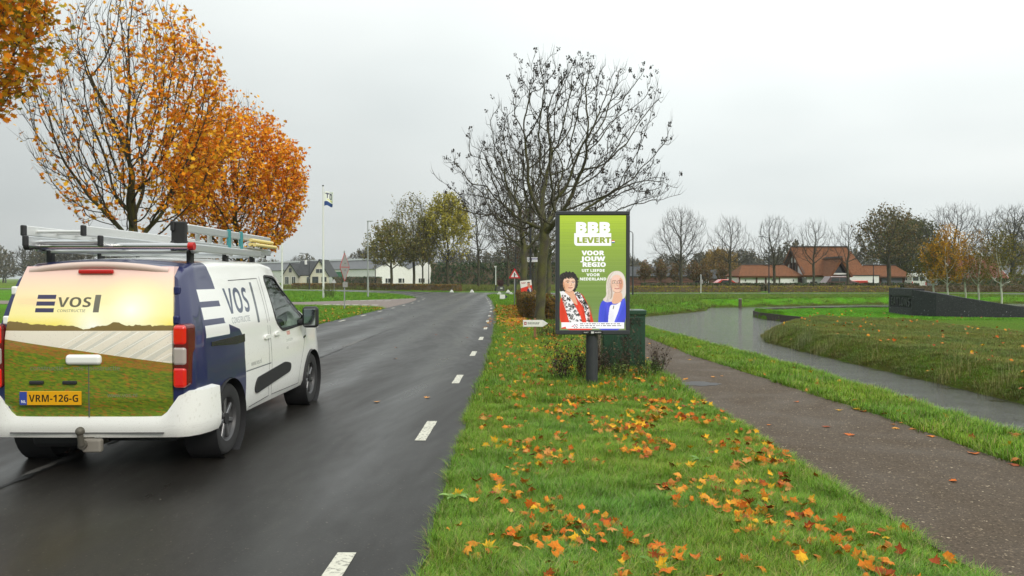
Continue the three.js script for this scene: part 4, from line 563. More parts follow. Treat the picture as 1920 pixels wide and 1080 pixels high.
  const inset = (pts, k) => { const c = pts.reduce((a, p) => [a[0] + p[0] / pts.length, a[1] + p[1] / pts.length], [0, 0]); return pts.map(([a, b]) => { const dx = a - c[0], dy = b - c[1], l = Math.hypot(dx, dy); return [a - dx / l * k, b - dy / l * k]; }); };
  const round = (pts, r, n = 5) => { const o = [], N = pts.length; for (let k = 0; k < N; k++) { const p = pts[k], a = pts[(k + N - 1) % N], b = pts[(k + 1) % N], da = Math.hypot(a[0] - p[0], a[1] - p[1]), db = Math.hypot(b[0] - p[0], b[1] - p[1]), ra = Math.min(r, da * 0.45), rb = Math.min(r, db * 0.45); for (let q = 0; q <= n; q++) { const t = q / n, x0 = lerp(p[0], a[0], ra / da), y0 = lerp(p[1], a[1], ra / da), x1 = lerp(p[0], b[0], rb / db), y1 = lerp(p[1], b[1], rb / db); o.push([(1 - t) * (1 - t) * x0 + 2 * t * (1 - t) * p[0] + t * t * x1, (1 - t) * (1 - t) * y0 + 2 * t * (1 - t) * p[1] + t * t * y1]); } } return o; };
  const WIN = round([[1.28, 1.64], [1.72, 1.63], [2.02, 1.50], [2.50, 1.14], [2.46, 1.03], [1.62, 1.0], [1.38, 1.12]], 0.09);
  br = cut(br, prism([[1.0, 0.62], [1.0, 1.66], [1.82, 1.66], [2.1, 1.50], [2.52, 1.16], [2.52, 0.62]], -0.66, 0.66)); // cab
  br = cut(br, prism(WIN, 0.5, 1.1)); br = cut(br, prism(WIN, -1.1, -0.5));
  { const s = new GB(); const q = [[-0.56, 1.93, 1.60], [0.56, 1.93, 1.60], [0.62, 2.62, 1.19], [-0.62, 2.62, 1.19]]; const up = V3(0, 0.86, -0.5).multiplyScalar(0.35), dn = V3(0, 0.86, -0.5).multiplyScalar(-0.35); const A = q.map(([x, s2, y]) => V3(x, y, -s2).add(dn)), B = q.map(([x, s2, y]) => V3(x, y, -s2).add(up)); for (const p of [...A, ...B]) s.v(p.x, p.y, p.z, 0, 0, 0); s.i.push(0, 1, 2, 0, 2, 3, 4, 6, 5, 4, 7, 6); for (let k = 0; k < 4; k++) { const k1 = (k + 1) % 4; s.i.push(k, k + 4, k1 + 4, k, k1 + 4, k1); } const G = s.geo().toNonIndexed(); G.computeVertexNormals(); const vol = G; br = cut(br, mergeVertices(vol)); }
  let body = toCreasedNormals(br.geometry.index ? br.geometry.toNonIndexed() : br.geometry, 0.6);
  // vinyl print of the sides: u along the van, v up
  const PPM = 440, s0 = -0.8, s1 = 3.7, TW = Math.round((s1 - s0) * PPM), TH = 2 * PPM;
  const drawSide = (text) => canvasTex(TW, TH, (c) => {
    const X = (s) => (s - s0) * PPM, Y = (y) => TH - y * PPM, blue = '#1b2152', poly = (P, f) => { c.fillStyle = f; c.beginPath(); P.forEach(([a, b], i) => (i ? c.lineTo(X(a), Y(b)) : c.moveTo(X(a), Y(b)))); c.closePath(); c.fill(); };
    c.fillStyle = '#f3f3f0'; c.fillRect(0, 0, TW, TH);
    poly([[-0.8, 2], [-0.18, 2], [-0.16, 1.80], [-0.08, 1.60], [-0.02, 1.20], [0.30, 1.12], [0.42, 1.02], [0.40, 0.84], [0.44, 0.3], [-0.8, 0.3]], blue);
    if (text) {
      for (const y of [1.40, 1.245, 1.09]) poly([[-0.44, y + 0.105], [0.06, y + 0.105], [0.06, y], [-0.44, y]], '#f4f4f2');
      c.fillStyle = '#33405c'; c.font = 'bold ' + 0.33 * PPM + 'px sans-serif'; c.textBaseline = 'alphabetic'; c.save(); c.translate(X(0.09), Y(1.27)); c.scale(0.96, 1); c.fillText('VOS', 0, 0); c.restore();
      poly([[0.82, 1.56], [0.88, 1.56], [0.88, 1.15], [0.82, 1.15]], '#565c64');
      c.fillStyle = '#7d8288'; c.font = 0.075 * PPM + 'px sans-serif'; c.fillText('CONSTRUCTIE', X(0.14), Y(1.18));
      c.fillStyle = '#6a6d74'; c.font = 0.06 * PPM + 'px sans-serif'; c.fillText('www.vos.nl', X(0.56), Y(0.735)); c.fillRect(X(0.42), Y(0.705), 0.75 * PPM, 5);
      c.fillStyle = '#d8483c'; c.font = 'bold ' + 0.08 * PPM + 'px sans-serif'; c.fillText('vos', X(1.76), Y(0.95)); c.fillStyle = '#8a8c90'; c.font = 0.05 * PPM + 'px sans-serif'; c.fillText('constructie', X(1.72), Y(0.875)); c.fillText('vos', X(1.72), Y(0.79));
    }
    // road dirt: fine specks and splashes low down on the sills and behind the wheels
    const r = rng(61); for (let k = 0; k < 5200; k++) { const y = 0.27 + Math.pow(r(), 2.6) * 0.7, s = lerp(s0, s1, r()); c.globalAlpha = 0.05 + 0.22 * r(); c.fillStyle = '#7d7568'; c.beginPath(); c.ellipse(X(s), Y(y), 0.8 + 3 * r() * r(), 0.8 + 2 * r(), 0, 0, 6.3); c.fill(); } c.globalAlpha = 1;
  });
  const p = body.attributes.position, uv = new Float32Array(p.count * 2); for (let i = 0; i < p.count; i++) { uv[2 * i] = (-p.getZ(i) - s0) / (s1 - s0); uv[2 * i + 1] = p.getY(i) / 2; } body.setAttribute('uv', new THREE.BufferAttribute(uv, 2));
  const half = (sg) => { const P = [], Nn = [], U = [], nn = body.attributes.normal; for (let t = 0; t < p.count; t += 3) { const cx = (p.getX(t) + p.getX(t + 1) + p.getX(t + 2)) / 3; if (cx * sg <= 0) continue; for (let k = t; k < t + 3; k++) { P.push(p.getX(k), p.getY(k), p.getZ(k)); Nn.push(nn.getX(k), nn.getY(k), nn.getZ(k)); U.push(uv[2 * k], uv[2 * k + 1]); } } const G = new THREE.BufferGeometry(); G.setAttribute('position', new THREE.Float32BufferAttribute(P, 3)); G.setAttribute('normal', new THREE.Float32BufferAttribute(Nn, 3)); G.setAttribute('uv', new THREE.Float32BufferAttribute(U, 2)); return G; };
  const paint = (map) => MP({ map, roughness: 0.32, clearcoat: 0.8, clearcoatRoughness: 0.06 });
  mesh('body_side', half(1), paint(drawSide(true)), van).userData.label = 'right body side, white with dark blue rear pillar and lettering';
  mesh('body_side', half(-1), paint(drawSide(false)), van);
  const blk = M({ color: lin(0.018, 0.018, 0.02), roughness: 0.6 }), gloss = M({ color: lin(0.02, 0.02, 0.022), roughness: 0.25 }), whiteB = MP({ color: lin(0.86, 0.86, 0.83), roughness: 0.35, clearcoat: 0.6 }), bumperM = MP({ color: lin(0.86, 0.86, 0.83), roughness: 0.38, clearcoat: 0.5, map: canvasTex(1024, 256, (c, W, H) => { const r = rng(66); c.fillStyle = '#fff'; c.fillRect(0, 0, W, H); for (let k = 0; k < 3400; k++) { const y = H - Math.pow(r(), 2.4) * H; c.globalAlpha = 0.03 + 0.10 * r(); c.fillStyle = '#857c6c'; c.beginPath(); c.ellipse(r() * W, y, 0.8 + 2.4 * r() * r(), 0.8 + 3.2 * r(), 0, 0, 6.3); c.fill(); } c.globalAlpha = 0.22; c.strokeStyle = '#6b655c'; for (let k = 0; k < 9; k++) { const x = 850 + r() * 150, y = 120 + r() * 110; c.lineWidth = 0.8 + r(); c.beginPath(); c.moveTo(x, y); c.lineTo(x + 10 + r() * 40, y - r() * 18); c.stroke(); } c.globalAlpha = 1; }) }), seat = M({ color: lin(0.03, 0.03, 0.033), roughness: 0.9 });
  const xAt = (s, y) => { const H = ring(s); for (let k = 5; k < H.length - 1; k++) if (H[k][1] <= y && H[k + 1][1] >= y) { const t = (y - H[k][1]) / (H[k + 1][1] - H[k][1] || 1); return lerp(H[k][0], H[k + 1][0], t); } return H[5][0]; };
  // panel on the body side: outline in [s, y], lifted off the skin
  const skin = (pts, lift, thick) => { const P = pts, q = new GB(), n = P.length, v2 = P.map(([a, b]) => new THREE.Vector2(a, b)); let ar = THREE.ShapeUtils.area(v2); const L = ar < 0 ? P.slice().reverse() : P; for (const [s, y] of L) { const x = xAt(s, y) + lift; q.v(x, y, -s, 1, 0.1, 0, s, y); } for (const [s, y] of L) { const x = xAt(s, y) + lift - thick; q.v(x, y, -s, 1, 0, 0, s, y); } for (const [a, b, c] of THREE.ShapeUtils.triangulateShape(L.map(([a, b]) => new THREE.Vector2(a, b)), [])) q.i.push(a, b, c); for (let k = 0; k < n; k++) { const k1 = (k + 1) % n; q.i.push(k, n + k, n + k1, k, n + k1, k1); } const G = q.geo().toNonIndexed(); G.computeVertexNormals(); return G; };
  const mirrorX = (G) => { const c = G.clone(); c.scale(-1, 1, 1); const a = c.attributes.position, n = a.count; for (let t = 0; t < n; t += 3) { for (const at of Object.values(c.attributes)) for (let k = 0; k < at.itemSize; k++) { const i1 = (t + 1) * at.itemSize + k, i2 = (t + 2) * at.itemSize + k, tmp = at.array[i1]; at.array[i1] = at.array[i2]; at.array[i2] = tmp; } } c.computeVertexNormals(); return c; };
  const both = (name, G, mat) => { mesh(name, G, mat, van); mesh(name, mirrorX(G), mat, van); };
  const tint = MP({ color: lin(0.62, 0.72, 0.68), roughness: 0.03, transmission: 1, thickness: 0 });
  // cab windows with rubber surround
  const ringG = (outer, inner, lift, thick) => { const q = new GB(), n = outer.length; for (const [L, d] of [[outer, lift], [inner, lift], [outer, lift - thick], [inner, lift - thick]]) for (const [s, y] of L) q.v(xAt(s, y) + d, y, -s, 1, 0, 0, s, y); for (let k = 0; k < n; k++) { const k1 = (k + 1) % n, f = (a, b, c, d) => q.i.push(a, b, c, a, c, d); f(k, k1, n + k1, n + k); f(n + k, n + k1, 3 * n + k1, 3 * n + k); f(k1, k, 2 * n + k, 2 * n + k1); } const G = q.geo().toNonIndexed(); G.computeVertexNormals(); return G; };
  both('window_seal', ringG(WIN, inset(WIN, 0.032), 0.004, 0.05), blk); both('side_window', skin(inset(WIN, 0.03), -0.012, 0.004), tint);
  { const ws = new GB(); const q = [[-0.6, 1.9, 1.625], [0.6, 1.9, 1.625], [0.66, 2.66, 1.17], [-0.66, 2.66, 1.17]]; for (const [x, s, y] of q) ws.v(x, y + 0.02, -s, 0, 0.85, -0.5); ws.i.push(0, 1, 2, 0, 2, 3); mesh('windscreen', ws.geo(), tint, van); }
  // cab: seats, dashboard, steering wheel
  for (const x of [-0.36, 0.36]) { const sb = mesh('seat', merge([rbox(0.46, 0.62, 0.14, 0.06, x, 1.05, -1.22), rbox(0.28, 0.2, 0.1, 0.045, x, 1.46, -1.2), rbox(0.48, 0.16, 0.5, 0.06, x, 0.75, -1.5)]), seat, van); }
  mesh('dashboard', rbox(1.28, 0.26, 0.42, 0.06, 0, 0.97, -2.28), seat, van); mesh('steering_wheel', new THREE.TorusGeometry(0.185, 0.018, 10, 28).rotateX(-0.45).translate(-0.36, 1.12, -1.98), seat, van);
  // lower black trim, sliding-door rail, handles, seams
  both('door_moulding', skin(round([[0.66, 0.50], [0.72, 0.60], [1.65, 0.66], [1.86, 0.62], [1.84, 0.53], [0.70, 0.44]], 0.06), 0.014, 0.03), blk);
  both('door_rail', skin([[-0.34, 1.015], [-0.34, 1.05], [0.42, 1.065], [0.42, 0.99], [0.2, 0.985]], 0.006, 0.02), gloss);
  const seam = (pts, w = 0.006) => { const q = new GB(); for (let k = 0; k < pts.length; k++) { const a = pts[Math.max(0, k - 1)], b = pts[Math.min(pts.length - 1, k + 1)], dx = b[0] - a[0], dy = b[1] - a[1], l = Math.hypot(dx, dy); for (const sg of [-1, 1]) { const s = pts[k][0] - dy / l * w * sg, y = pts[k][1] + dx / l * w * sg; q.v(xAt(s, y) + 0.0015, y, -s, 1, 0, 0, s, y); } if (k) { const i = k * 2; q.i.push(i - 2, i - 1, i + 1, i - 2, i + 1, i); } } const G = q.geo().toNonIndexed(); G.computeVertexNormals(); return G; };
  const dense = (pts) => { const o = []; for (let k = 0; k < pts.length - 1; k++) for (let q = 0; q < 8; q++) o.push([lerp(pts[k][0], pts[k + 1][0], q / 8), lerp(pts[k][1], pts[k + 1][1], q / 8)]); o.push(pts[pts.length - 1]); return o; };
  const shut = M({ color: lin(0.10, 0.10, 0.10), roughness: 0.8 });
  both('door_seam', seam(dense([[0.28, 1.58], [1.08, 1.60], [1.12, 1.0], [1.1, 0.36], [0.5, 0.34]]), 0.004), shut); both('door_seam', seam(dense([[1.16, 1.62], [1.19, 0.9], [1.19, 0.36], [2.2, 0.34], [2.32, 0.62], [2.56, 1.0]]), 0.004), shut);
  for (const [s, y] of [[0.98, 0.965], [1.32, 0.975]]) both('door_handle', skin(round([[s, y], [s + 0.17, y + 0.006], [s + 0.17, y + 0.045], [s, y + 0.035]], 0.015), 0.022, 0.02), whiteB); both('side_repeater', skin(round([[2.42, 0.86], [2.52, 0.875], [2.52, 0.9], [2.42, 0.885]], 0.01), 0.006, 0.01), gloss);
  // mirrors
  for (const sg of [-1, 1]) { const mm = mesh('mirror', rbox(0.2, 0.26, 0.12, 0.05, sg * 1.02, 1.13, -2.3, 3), blk, van); mesh('mirror_glass', rbox(0.15, 0.2, 0.012, 0.004, sg * 1.025, 1.13, -2.236), MP({ color: lin(0.45, 0.47, 0.5), roughness: 0.08, metalness: 1 }), mm); mesh('mirror_arm', bar([sg * 0.86, 1.06, -2.3], [sg * 0.98, 1.08, -2.3], 0.04, 8), blk, mm); }
  // wheels
  for (const z of [0, -2.785]) for (const sg of [-1, 1]) {
    const w = new THREE.Group(); w.name = 'wheel'; w.position.set(sg * 0.785, 0.322, z); van.add(w);
    const tp = [[0.20, -0.095], [0.25, -0.105], [0.30, -0.1], [0.318, -0.08], [0.322, -0.03], [0.322, 0.03], [0.318, 0.08], [0.30, 0.1], [0.25, 0.105], [0.20, 0.095]].map(([a, b]) => new THREE.Vector2(a, b));
    mesh('tyre', new THREE.LatheGeometry(tp, 48).rotateZ(Math.PI / 2), tyreM, w); mesh('rim', new THREE.LatheGeometry([[0.0, 0.02], [0.05, 0.03], [0.17, 0.0], [0.205, 0.075], [0.212, 0.09], [0.2, 0.095], [0.19, 0.06]].map(([a, b]) => new THREE.Vector2(a, b)), 40).rotateZ(sg > 0 ? -Math.PI / 2 : Math.PI / 2), M({ color: lin(0.07, 0.07, 0.074), roughness: 0.5, metalness: 0.3 }), w);
    for (let k = 0; k < 7; k++) { const a = k / 7 * 6.283, s = mesh('spoke', rbox(0.03, 0.15, 0.042, 0.012), M({ color: lin(0.22, 0.22, 0.23), roughness: 0.35, metalness: 0.7 }), w); s.position.set(sg * 0.06, Math.cos(a) * 0.115, Math.sin(a) * 0.115); s.rotation.x = a; } mesh('hub_cap', new THREE.CylinderGeometry(0.045, 0.05, 0.05, 20).rotateZ(Math.PI / 2).translate(sg * 0.06, 0, 0), blk, w);
    mesh('arch_liner', new THREE.CylinderGeometry(0.366, 0.366, 0.3, 32, 1, true).rotateZ(Math.PI / 2).translate(sg * 0.77, 0.325, z), blk, van);
  }
  // tail: one big curved panel (two doors) with the landscape print
  const TP = 640, doorTex = (() => canvasTex(960, 1024, (c, W, H) => {
    const r = rng(71); let gr = c.createLinearGradient(0, 0, 0, H * 0.43); for (const [a, b] of [[0, '#e9c0be'], [0.16, '#f3d0bb'], [0.42, '#f9e3b4'], [0.75, '#fdf0a0'], [1, '#f9e252']]) gr.addColorStop(a, b); c.fillStyle = gr; c.fillRect(0, 0, W, H);
    for (const [x, y, w, h, f] of [[700, 190, 260, 70, '#f6e2a8'], [640, 250, 330, 46, '#f0cf86'], [300, 330, 330, 60, '#fbf0b0'], [760, 400, 280, 50, '#fdf7c4'], [160, 240, 240, 50, '#f6d2a2'], [540, 420, 200, 40, '#fffbe2']]) for (let k = 0; k < 30; k++) { c.globalAlpha = 0.09; c.fillStyle = f; c.beginPath(); c.ellipse(x + (r() - 0.5) * w, y + (r() - 0.5) * h, w * 0.35 * r() + 20, h * 0.4 * r() + 8, 0, 0, 6.3); c.fill(); }
    c.globalAlpha = 1; for (const [gx, gy, gR] of [[520, 400, 230], [720, 300, 240]]) { gr = c.createRadialGradient(gx, gy, 4, gx, gy, gR); gr.addColorStop(0, '#fffef6'); gr.addColorStop(0.4, 'rgba(255,252,220,0.8)'); gr.addColorStop(1, 'rgba(255,245,170,0)'); c.fillStyle = gr; c.fillRect(gx - gR, gy - gR, 2 * gR, 2 * gR); }
    // printed wood edge, greenhouse roofs, flower field
    c.fillStyle = '#7a6428'; c.beginPath(); c.moveTo(0, 440); c.lineTo(0, 360); for (let x = 0; x <= W; x += 12) c.lineTo(x, 402 + 16 * fbm2(x * 0.013, 3, 4) - 20 * Math.exp(-(((x - 640) / 60) ** 2)) - 26 * Math.exp(-(((x - 60) / 120) ** 2)) + 20 * Math.exp(-(((x - 480) / 60) ** 2))); c.lineTo(W, 440); c.fill();
    c.fillStyle = '#ece3d2'; c.fillRect(0, 436, W, 240); c.fillStyle = '#d9d5c8'; for (let k = 0; k < 7; k++) { c.beginPath(); c.moveTo(250 + k * 110, 640); c.lineTo(520 + k * 110, 441); c.lineTo(545 + k * 110, 441); c.lineTo(300 + k * 110, 640); c.fill(); } c.strokeStyle = '#faf7ee'; c.lineWidth = 4; for (let k = 0; k < 9; k++) { c.beginPath(); c.moveTo(180 + k * 100, 640); c.lineTo(480 + k * 100, 441); c.stroke(); }
    c.beginPath(); c.moveTo(0, 495); c.lineTo(W, 655); c.lineTo(W, H); c.lineTo(0, H); c.closePath(); c.save(); c.fillStyle = '#6d7f1d'; c.fill(); c.clip();
    for (let k = 0; k < 9000; k++) { const x = r() * W, y = 490 + r() * 540, t = (y - (495 + x * 0.167)) / 300, v = r(); c.globalAlpha = 0.5; c.fillStyle = t < 0.22 ? (v < 0.5 ? '#b0702a' : v < 0.75 ? '#94562a' : '#8a7a28') : v < 0.12 ? '#c0662a' : v < 0.5 ? '#5f7d1e' : v < 0.8 ? '#86931f' : '#4c6418'; c.beginPath(); c.ellipse(x, y, 5 + 16 * r(), 2 + 4 * r(), 0.2, 0, 6.3); c.fill(); } c.restore(); c.globalAlpha = 1;
    // printed logo and lettering
    c.fillStyle = '#2b2750'; for (const y of [195, 240, 285]) c.fillRect(160, y, 110, 28); c.fillStyle = '#59543f'; c.font = 'bold 92px sans-serif'; c.save(); c.translate(285, 277); c.scale(1.15, 1); c.fillText('VOS', 0, 0); c.restore(); c.fillStyle = '#6a6657'; c.fillRect(500, 195, 34, 118); c.font = '26px sans-serif'; c.fillText('CONSTRUCTIE', 290, 311);
    c.fillStyle = '#7c7c74'; c.font = '40px sans-serif'; c.fillText('constructie  -  vos constructie', 150, 700); c.font = '34px sans-serif'; c.fillText('www.vos.nl', 600, 880);
    for (let k = 0; k < 5000; k++) { const y = H - Math.pow(r(), 1.7) * 620; c.globalAlpha = 0.05 + 0.16 * r(); c.fillStyle = r() < 0.6 ? '#6e675a' : '#8b8374'; c.beginPath(); c.ellipse(r() * W, y, 0.8 + 3 * r() * r(), 0.8 + 2.4 * r(), 0, 0, 6.3); c.fill(); } c.globalAlpha = 1;
  }))();
  const tailZ = 0.745; { // curved door skin
    const q = new GB(), nx = 24, ny = 28, y0 = 0.47, y1 = 1.70, wAt = (y) => (y < 1.1 ? 0.712 : lerp(0.712, 0.64, Math.pow((y - 1.1) / 0.6, 1.6)));
    for (let j = 0; j <= ny; j++) for (let i = 0; i <= nx; i++) { const y = lerp(y0, y1, j / ny), u = i / nx * 2 - 1, w = wAt(y), x = u * w, z = tailZ + 0.04 - 0.03 * u ** 4 - (y > 1.0 ? 0.19 * ((y - 1.0) / 0.7) ** 1.8 : 0) - (y < 0.6 ? 0.02 : 0); q.v(x, y, z, 0, 0, 1, (x / 0.70 + 1) / 2, (y - y0) / (y1 - y0)); }
    for (let j = 0; j < ny; j++) for (let i = 0; i < nx; i++) { const a = j * (nx + 1) + i; q.i.push(a, a + 1, a + nx + 2, a, a + nx + 2, a + nx + 1); }
    // closed edge back to the body
    const edge = []; for (let i = 0; i <= nx; i++) edge.push(i); for (let j = 1; j <= ny; j++) edge.push(j * (nx + 1) + nx); for (let i = nx - 1; i >= 0; i--) edge.push(ny * (nx + 1) + i); for (let j = ny - 1; j > 0; j--) edge.push(j * (nx + 1)); const b = []; for (const e of edge) b.push(q.v(q.p[e * 3] * 1.0, q.p[e * 3 + 1], q.p[e * 3 + 2] - 0.13, 0, 0, 1, q.u[e * 2], q.u[e * 2 + 1])); for (let k = 0; k < edge.length; k++) { const k1 = (k + 1) % edge.length; q.i.push(edge[k], b[k], b[k1], edge[k], b[k1], edge[k1]); }
    const G = toCreasedNormals(q.geo(), 0.7); const td = mesh('rear_doors', G, MP({ map: doorTex, roughness: 0.35, clearcoat: 0.6, clearcoatRoughness: 0.08 }), van); td.userData.label = 'rear doors printed with a sunset over fields and greenhouses';
    mesh('brake_light', rbox(0.3, 0.035, 0.03, 0.012, 0.0, 1.655, tailZ - 0.11), redLamp, td); mesh('door_handle', rbox(0.30, 0.085, 0.06, 0.03, -0.02, 0.945, tailZ + 0.04), whiteB, td); mesh('door_gap', box(0.007, 0.5, 0.006, 0.02, 0.73, tailZ + 0.0385), shut, td); for (const sg of [-1, 1]) for (const y of [1.26, 1.5]) mesh('hinge', rbox(0.05, 0.07, 0.05, 0.014, sg * (y > 1.4 ? 0.70 : y > 1.2 ? 0.725 : 0.735), y, y > 1.4 ? 0.63 : y > 1.2 ? 0.70 : 0.735), sg > 0 ? M({ color: lin(0.012, 0.016, 0.09), roughness: 0.35 }) : whiteB, td);
    for (const x of [-0.42, -0.14]) mesh('plate_lamp', rbox(0.12, 0.03, 0.03, 0.01, x, 0.76, tailZ + 0.04), blk, td);
    const pt = canvasTex(512, 112, (c, W, H) => { c.fillStyle = '#e2a406'; c.fillRect(0, 0, W, H); c.fillStyle = '#35489c'; c.fillRect(0, 0, 62, H); c.fillStyle = '#e8e8ee'; c.font = 'bold 34px sans-serif'; c.fillText('NL', 10, 96); c.fillStyle = '#241d08'; c.font = 'bold 84px sans-serif'; c.fillText('VRM-126-G', 78, 86, 420); });
    const np = mesh('number_plate', rbox(0.52, 0.113, 0.012, 0.005, -0.30, 0.635, tailZ + 0.045), M({ color: 0xe2a406, roughness: 0.4 }), td); const f = new THREE.PlaneGeometry(0.514, 0.107).translate(-0.30, 0.635, tailZ + 0.053); mesh('plate_print', f, M({ map: pt, roughness: 0.4 }), np);
    mesh('roof_lip', (() => { const q2 = []; for (let k = 0; k <= 10; k++) { const u = k / 10 * 2 - 1; q2.push(V3(u * 0.6, 1.71 - 0.05 * u * u, 0.60 - 0.03 * u ** 4)); } return new THREE.TubeGeometry(new THREE.CatmullRomCurve3(q2), 24, 0.03, 8); })(), MP({ color: lin(0.66, 0.50, 0.44), roughness: 0.4, clearcoat: 0.5 }), td);
  }
  // tail lamps: red, clear, red
  const red = MP({ color: lin(0.45, 0.008, 0.006), roughness: 0.12, clearcoat: 1, emissive: lin(0.75, 0.02, 0.008), emissiveIntensity: 0.28 }), clr = MP({ color: lin(0.42, 0.36, 0.34), roughness: 0.15, clearcoat: 1 });
  for (const sg of [-1, 1]) { const lx = sg * 0.782, L = mesh('tail_lamp', rbox(0.125, 0.52, 0.20, 0.04, lx, 0.97, 0.685, 3), M({ color: lin(0.12, 0.01, 0.01), roughness: 0.2 }), van); for (const [y, h, mt, nm] of [[1.14, 0.165, red, 'red_lens'], [0.972, 0.16, clr, 'clear_lens'], [0.80, 0.17, red, 'red_lens']]) mesh(nm, rbox(0.112, h, 0.2, 0.03, lx, y, 0.692, 3), mt, L); }
  // bumper with raised corners, sill, tow bar
  { const q = new GB(), nu = 40, sec = [[0.0, -0.11], [0.06, -0.10], [0.085, -0.05], [0.09, 0.02], [0.075, 0.07], [0.0, 0.085]], Pts = []; for (let k = 0; k <= nu; k++) { const u = k / nu * 2 - 1, a = Math.abs(u); const x = Math.sign(u) * (a < 0.8 ? a / 0.8 * 0.76 : 0.76 + 0.125 * Math.sin((a - 0.8) / 0.2 * Math.PI / 2)), z = a < 0.8 ? 0.70 - 0.02 * (a / 0.8) ** 2 : 0.68 - 0.30 * (1 - Math.cos((a - 0.8) / 0.2 * Math.PI / 2)), nx = a < 0.8 ? 0 : Math.sign(u) * Math.sin((a - 0.8) / 0.2 * Math.PI / 2), nz = Math.sqrt(1 - nx * nx), cor = sstep(0.64, 0.86, a); Pts.push(1); for (const [o, y] of sec) q.v(x + nx * o, 0.41 + y + (y > 0.05 ? cor * 0.2 : 0), z + nz * o, nx, 0, nz, u, y); }
    const n = sec.length; for (let k = 0; k < nu; k++) for (let i = 0; i < n - 1; i++) { const a = k * n + i; q.i.push(a, a + n, a + n + 1, a, a + n + 1, a + 1); } const G = toCreasedNormals(q.geo(), 0.8); { const up = G.attributes.uv; for (let i = 0; i < up.count; i++) up.setXY(i, up.getX(i) * 0.5 + 0.5, (up.getY(i) + 0.11) / 0.2); } const bp = mesh('rear_bumper', G, bumperM, van); mesh('bumper_groove', box(1.3, 0.01, 0.01, 0, 0.352, 0.782), shut, bp);
    const tb = mesh('tow_bar', merge([box(0.1, 0.09, 0.3, 0, 0.27, 0.62), bar([0, 0.27, 0.76], [0, 0.27, 0.86], 0.035, 10), bar([0, 0.27, 0.86], [0, 0.36, 0.88], 0.025, 10), new THREE.SphereGeometry(0.036, 14, 10).translate(0, 0.385, 0.88)]), M({ color: lin(0.12, 0.11, 0.09), roughness: 0.6, metalness: 0.4 }), van); mesh('tow_socket', rbox(0.16, 0.11, 0.06, 0.02, 0.06, 0.255, 0.80), M({ color: lin(0.22, 0.20, 0.17), roughness: 0.7 }), tb); }
  mesh('underbody', merge([box(1.3, 0.06, 3.9, 0, 0.27, -1.4), bar([-0.6, 0.3, 0], [0.6, 0.3, 0], 0.05), rbox(0.5, 0.16, 0.3, 0.05, -0.35, 0.27, 0.45)]), blk, van);
  mesh('headlamps', merge([rbox(0.24, 0.16, 0.3, 0.05, 0.64, 0.82, -3.42), rbox(0.24, 0.16, 0.3, 0.05, -0.64, 0.82, -3.42)]), clr, van); mesh('front_bumper', rbox(1.5, 0.22, 0.3, 0.09, 0, 0.4, -3.55, 3), whiteB, van);
  const alu = M({ color: lin(0.60, 0.62, 0.63), roughness: 0.38, metalness: 0.75 }), aluW = M({ color: lin(0.66, 0.67, 0.66), roughness: 0.5, metalness: 0.4 });
  // roof rack: cross bars on feet, side rails, roller at the tail
  for (const z of [0.25, -0.55, -1.3]) { mesh('rack_bar', rbox(1.42, 0.035, 0.06, 0.012, 0, 1.835, z), alu, van); for (const x of [-0.64, 0.64]) mesh('rack_foot', rbox(0.05, 0.14, 0.07, 0.015, x, 1.78, z), blk, van); }
  for (const x of [-0.70, 0.70]) mesh('rack_rail', rbox(0.03, 0.07, 1.75, 0.01, x, 1.865, -0.52), alu, van); const roller = mesh('rack_roller', new THREE.CylinderGeometry(0.03, 0.03, 1.42, 18).rotateZ(Math.PI / 2).translate(0, 1.875, 0.42), M({ color: lin(0.5, 0.5, 0.5), roughness: 0.2, metalness: 1 }), van); for (const x of [-0.73, 0.73]) mesh('roller_cap', new THREE.CylinderGeometry(0.034, 0.034, 0.05, 16).rotateZ(Math.PI / 2).translate(x, 1.875, 0.42), x > 0 ? redLamp : blk, roller);
  for (const x of [-0.68, 0.68]) mesh('roller_arm', bar([x, 1.84, 0.2], [x, 1.875, 0.42], 0.014, 6), blk, van);
  // ladders lying on the rack
  const ladder = (name, label, x, wdt, z0, z1, y, mat, step, ry = 0, tilt = 0) => { const t = thing(name, label, 'ladder', [VX + x, y, VR]); t.rotation.set(tilt, ry, 0); for (const sg of [-1, 1]) { const st2 = mesh('stile', rbox(0.026, 0.085, z0 - z1, 0.008, sg * wdt / 2, 0, (z0 + z1) / 2), mat, t); for (const z of [z0, z1]) mesh('end_cap', rbox(0.032, 0.09, 0.05, 0.01, sg * wdt / 2, 0, z), blk, st2); } for (let z = z0 - 0.16; z > z1; z -= step) mesh('rung', new THREE.CylinderGeometry(0.015, 0.015, wdt - 0.02, 10).rotateZ(Math.PI / 2).translate(0, 0, z), mat, t); return t; };
  ladder('extension_ladder', 'aluminium extension ladder lying flat on the van roof rack, lower one', -0.28, 0.62, 0.62, -2.2, 1.91, alu, 0.28);
  ladder('extension_ladder', 'aluminium ladder laid on top of the other on the rack, left side', -0.40, 0.50, 0.55, -1.9, 2.0, aluW, 0.28);
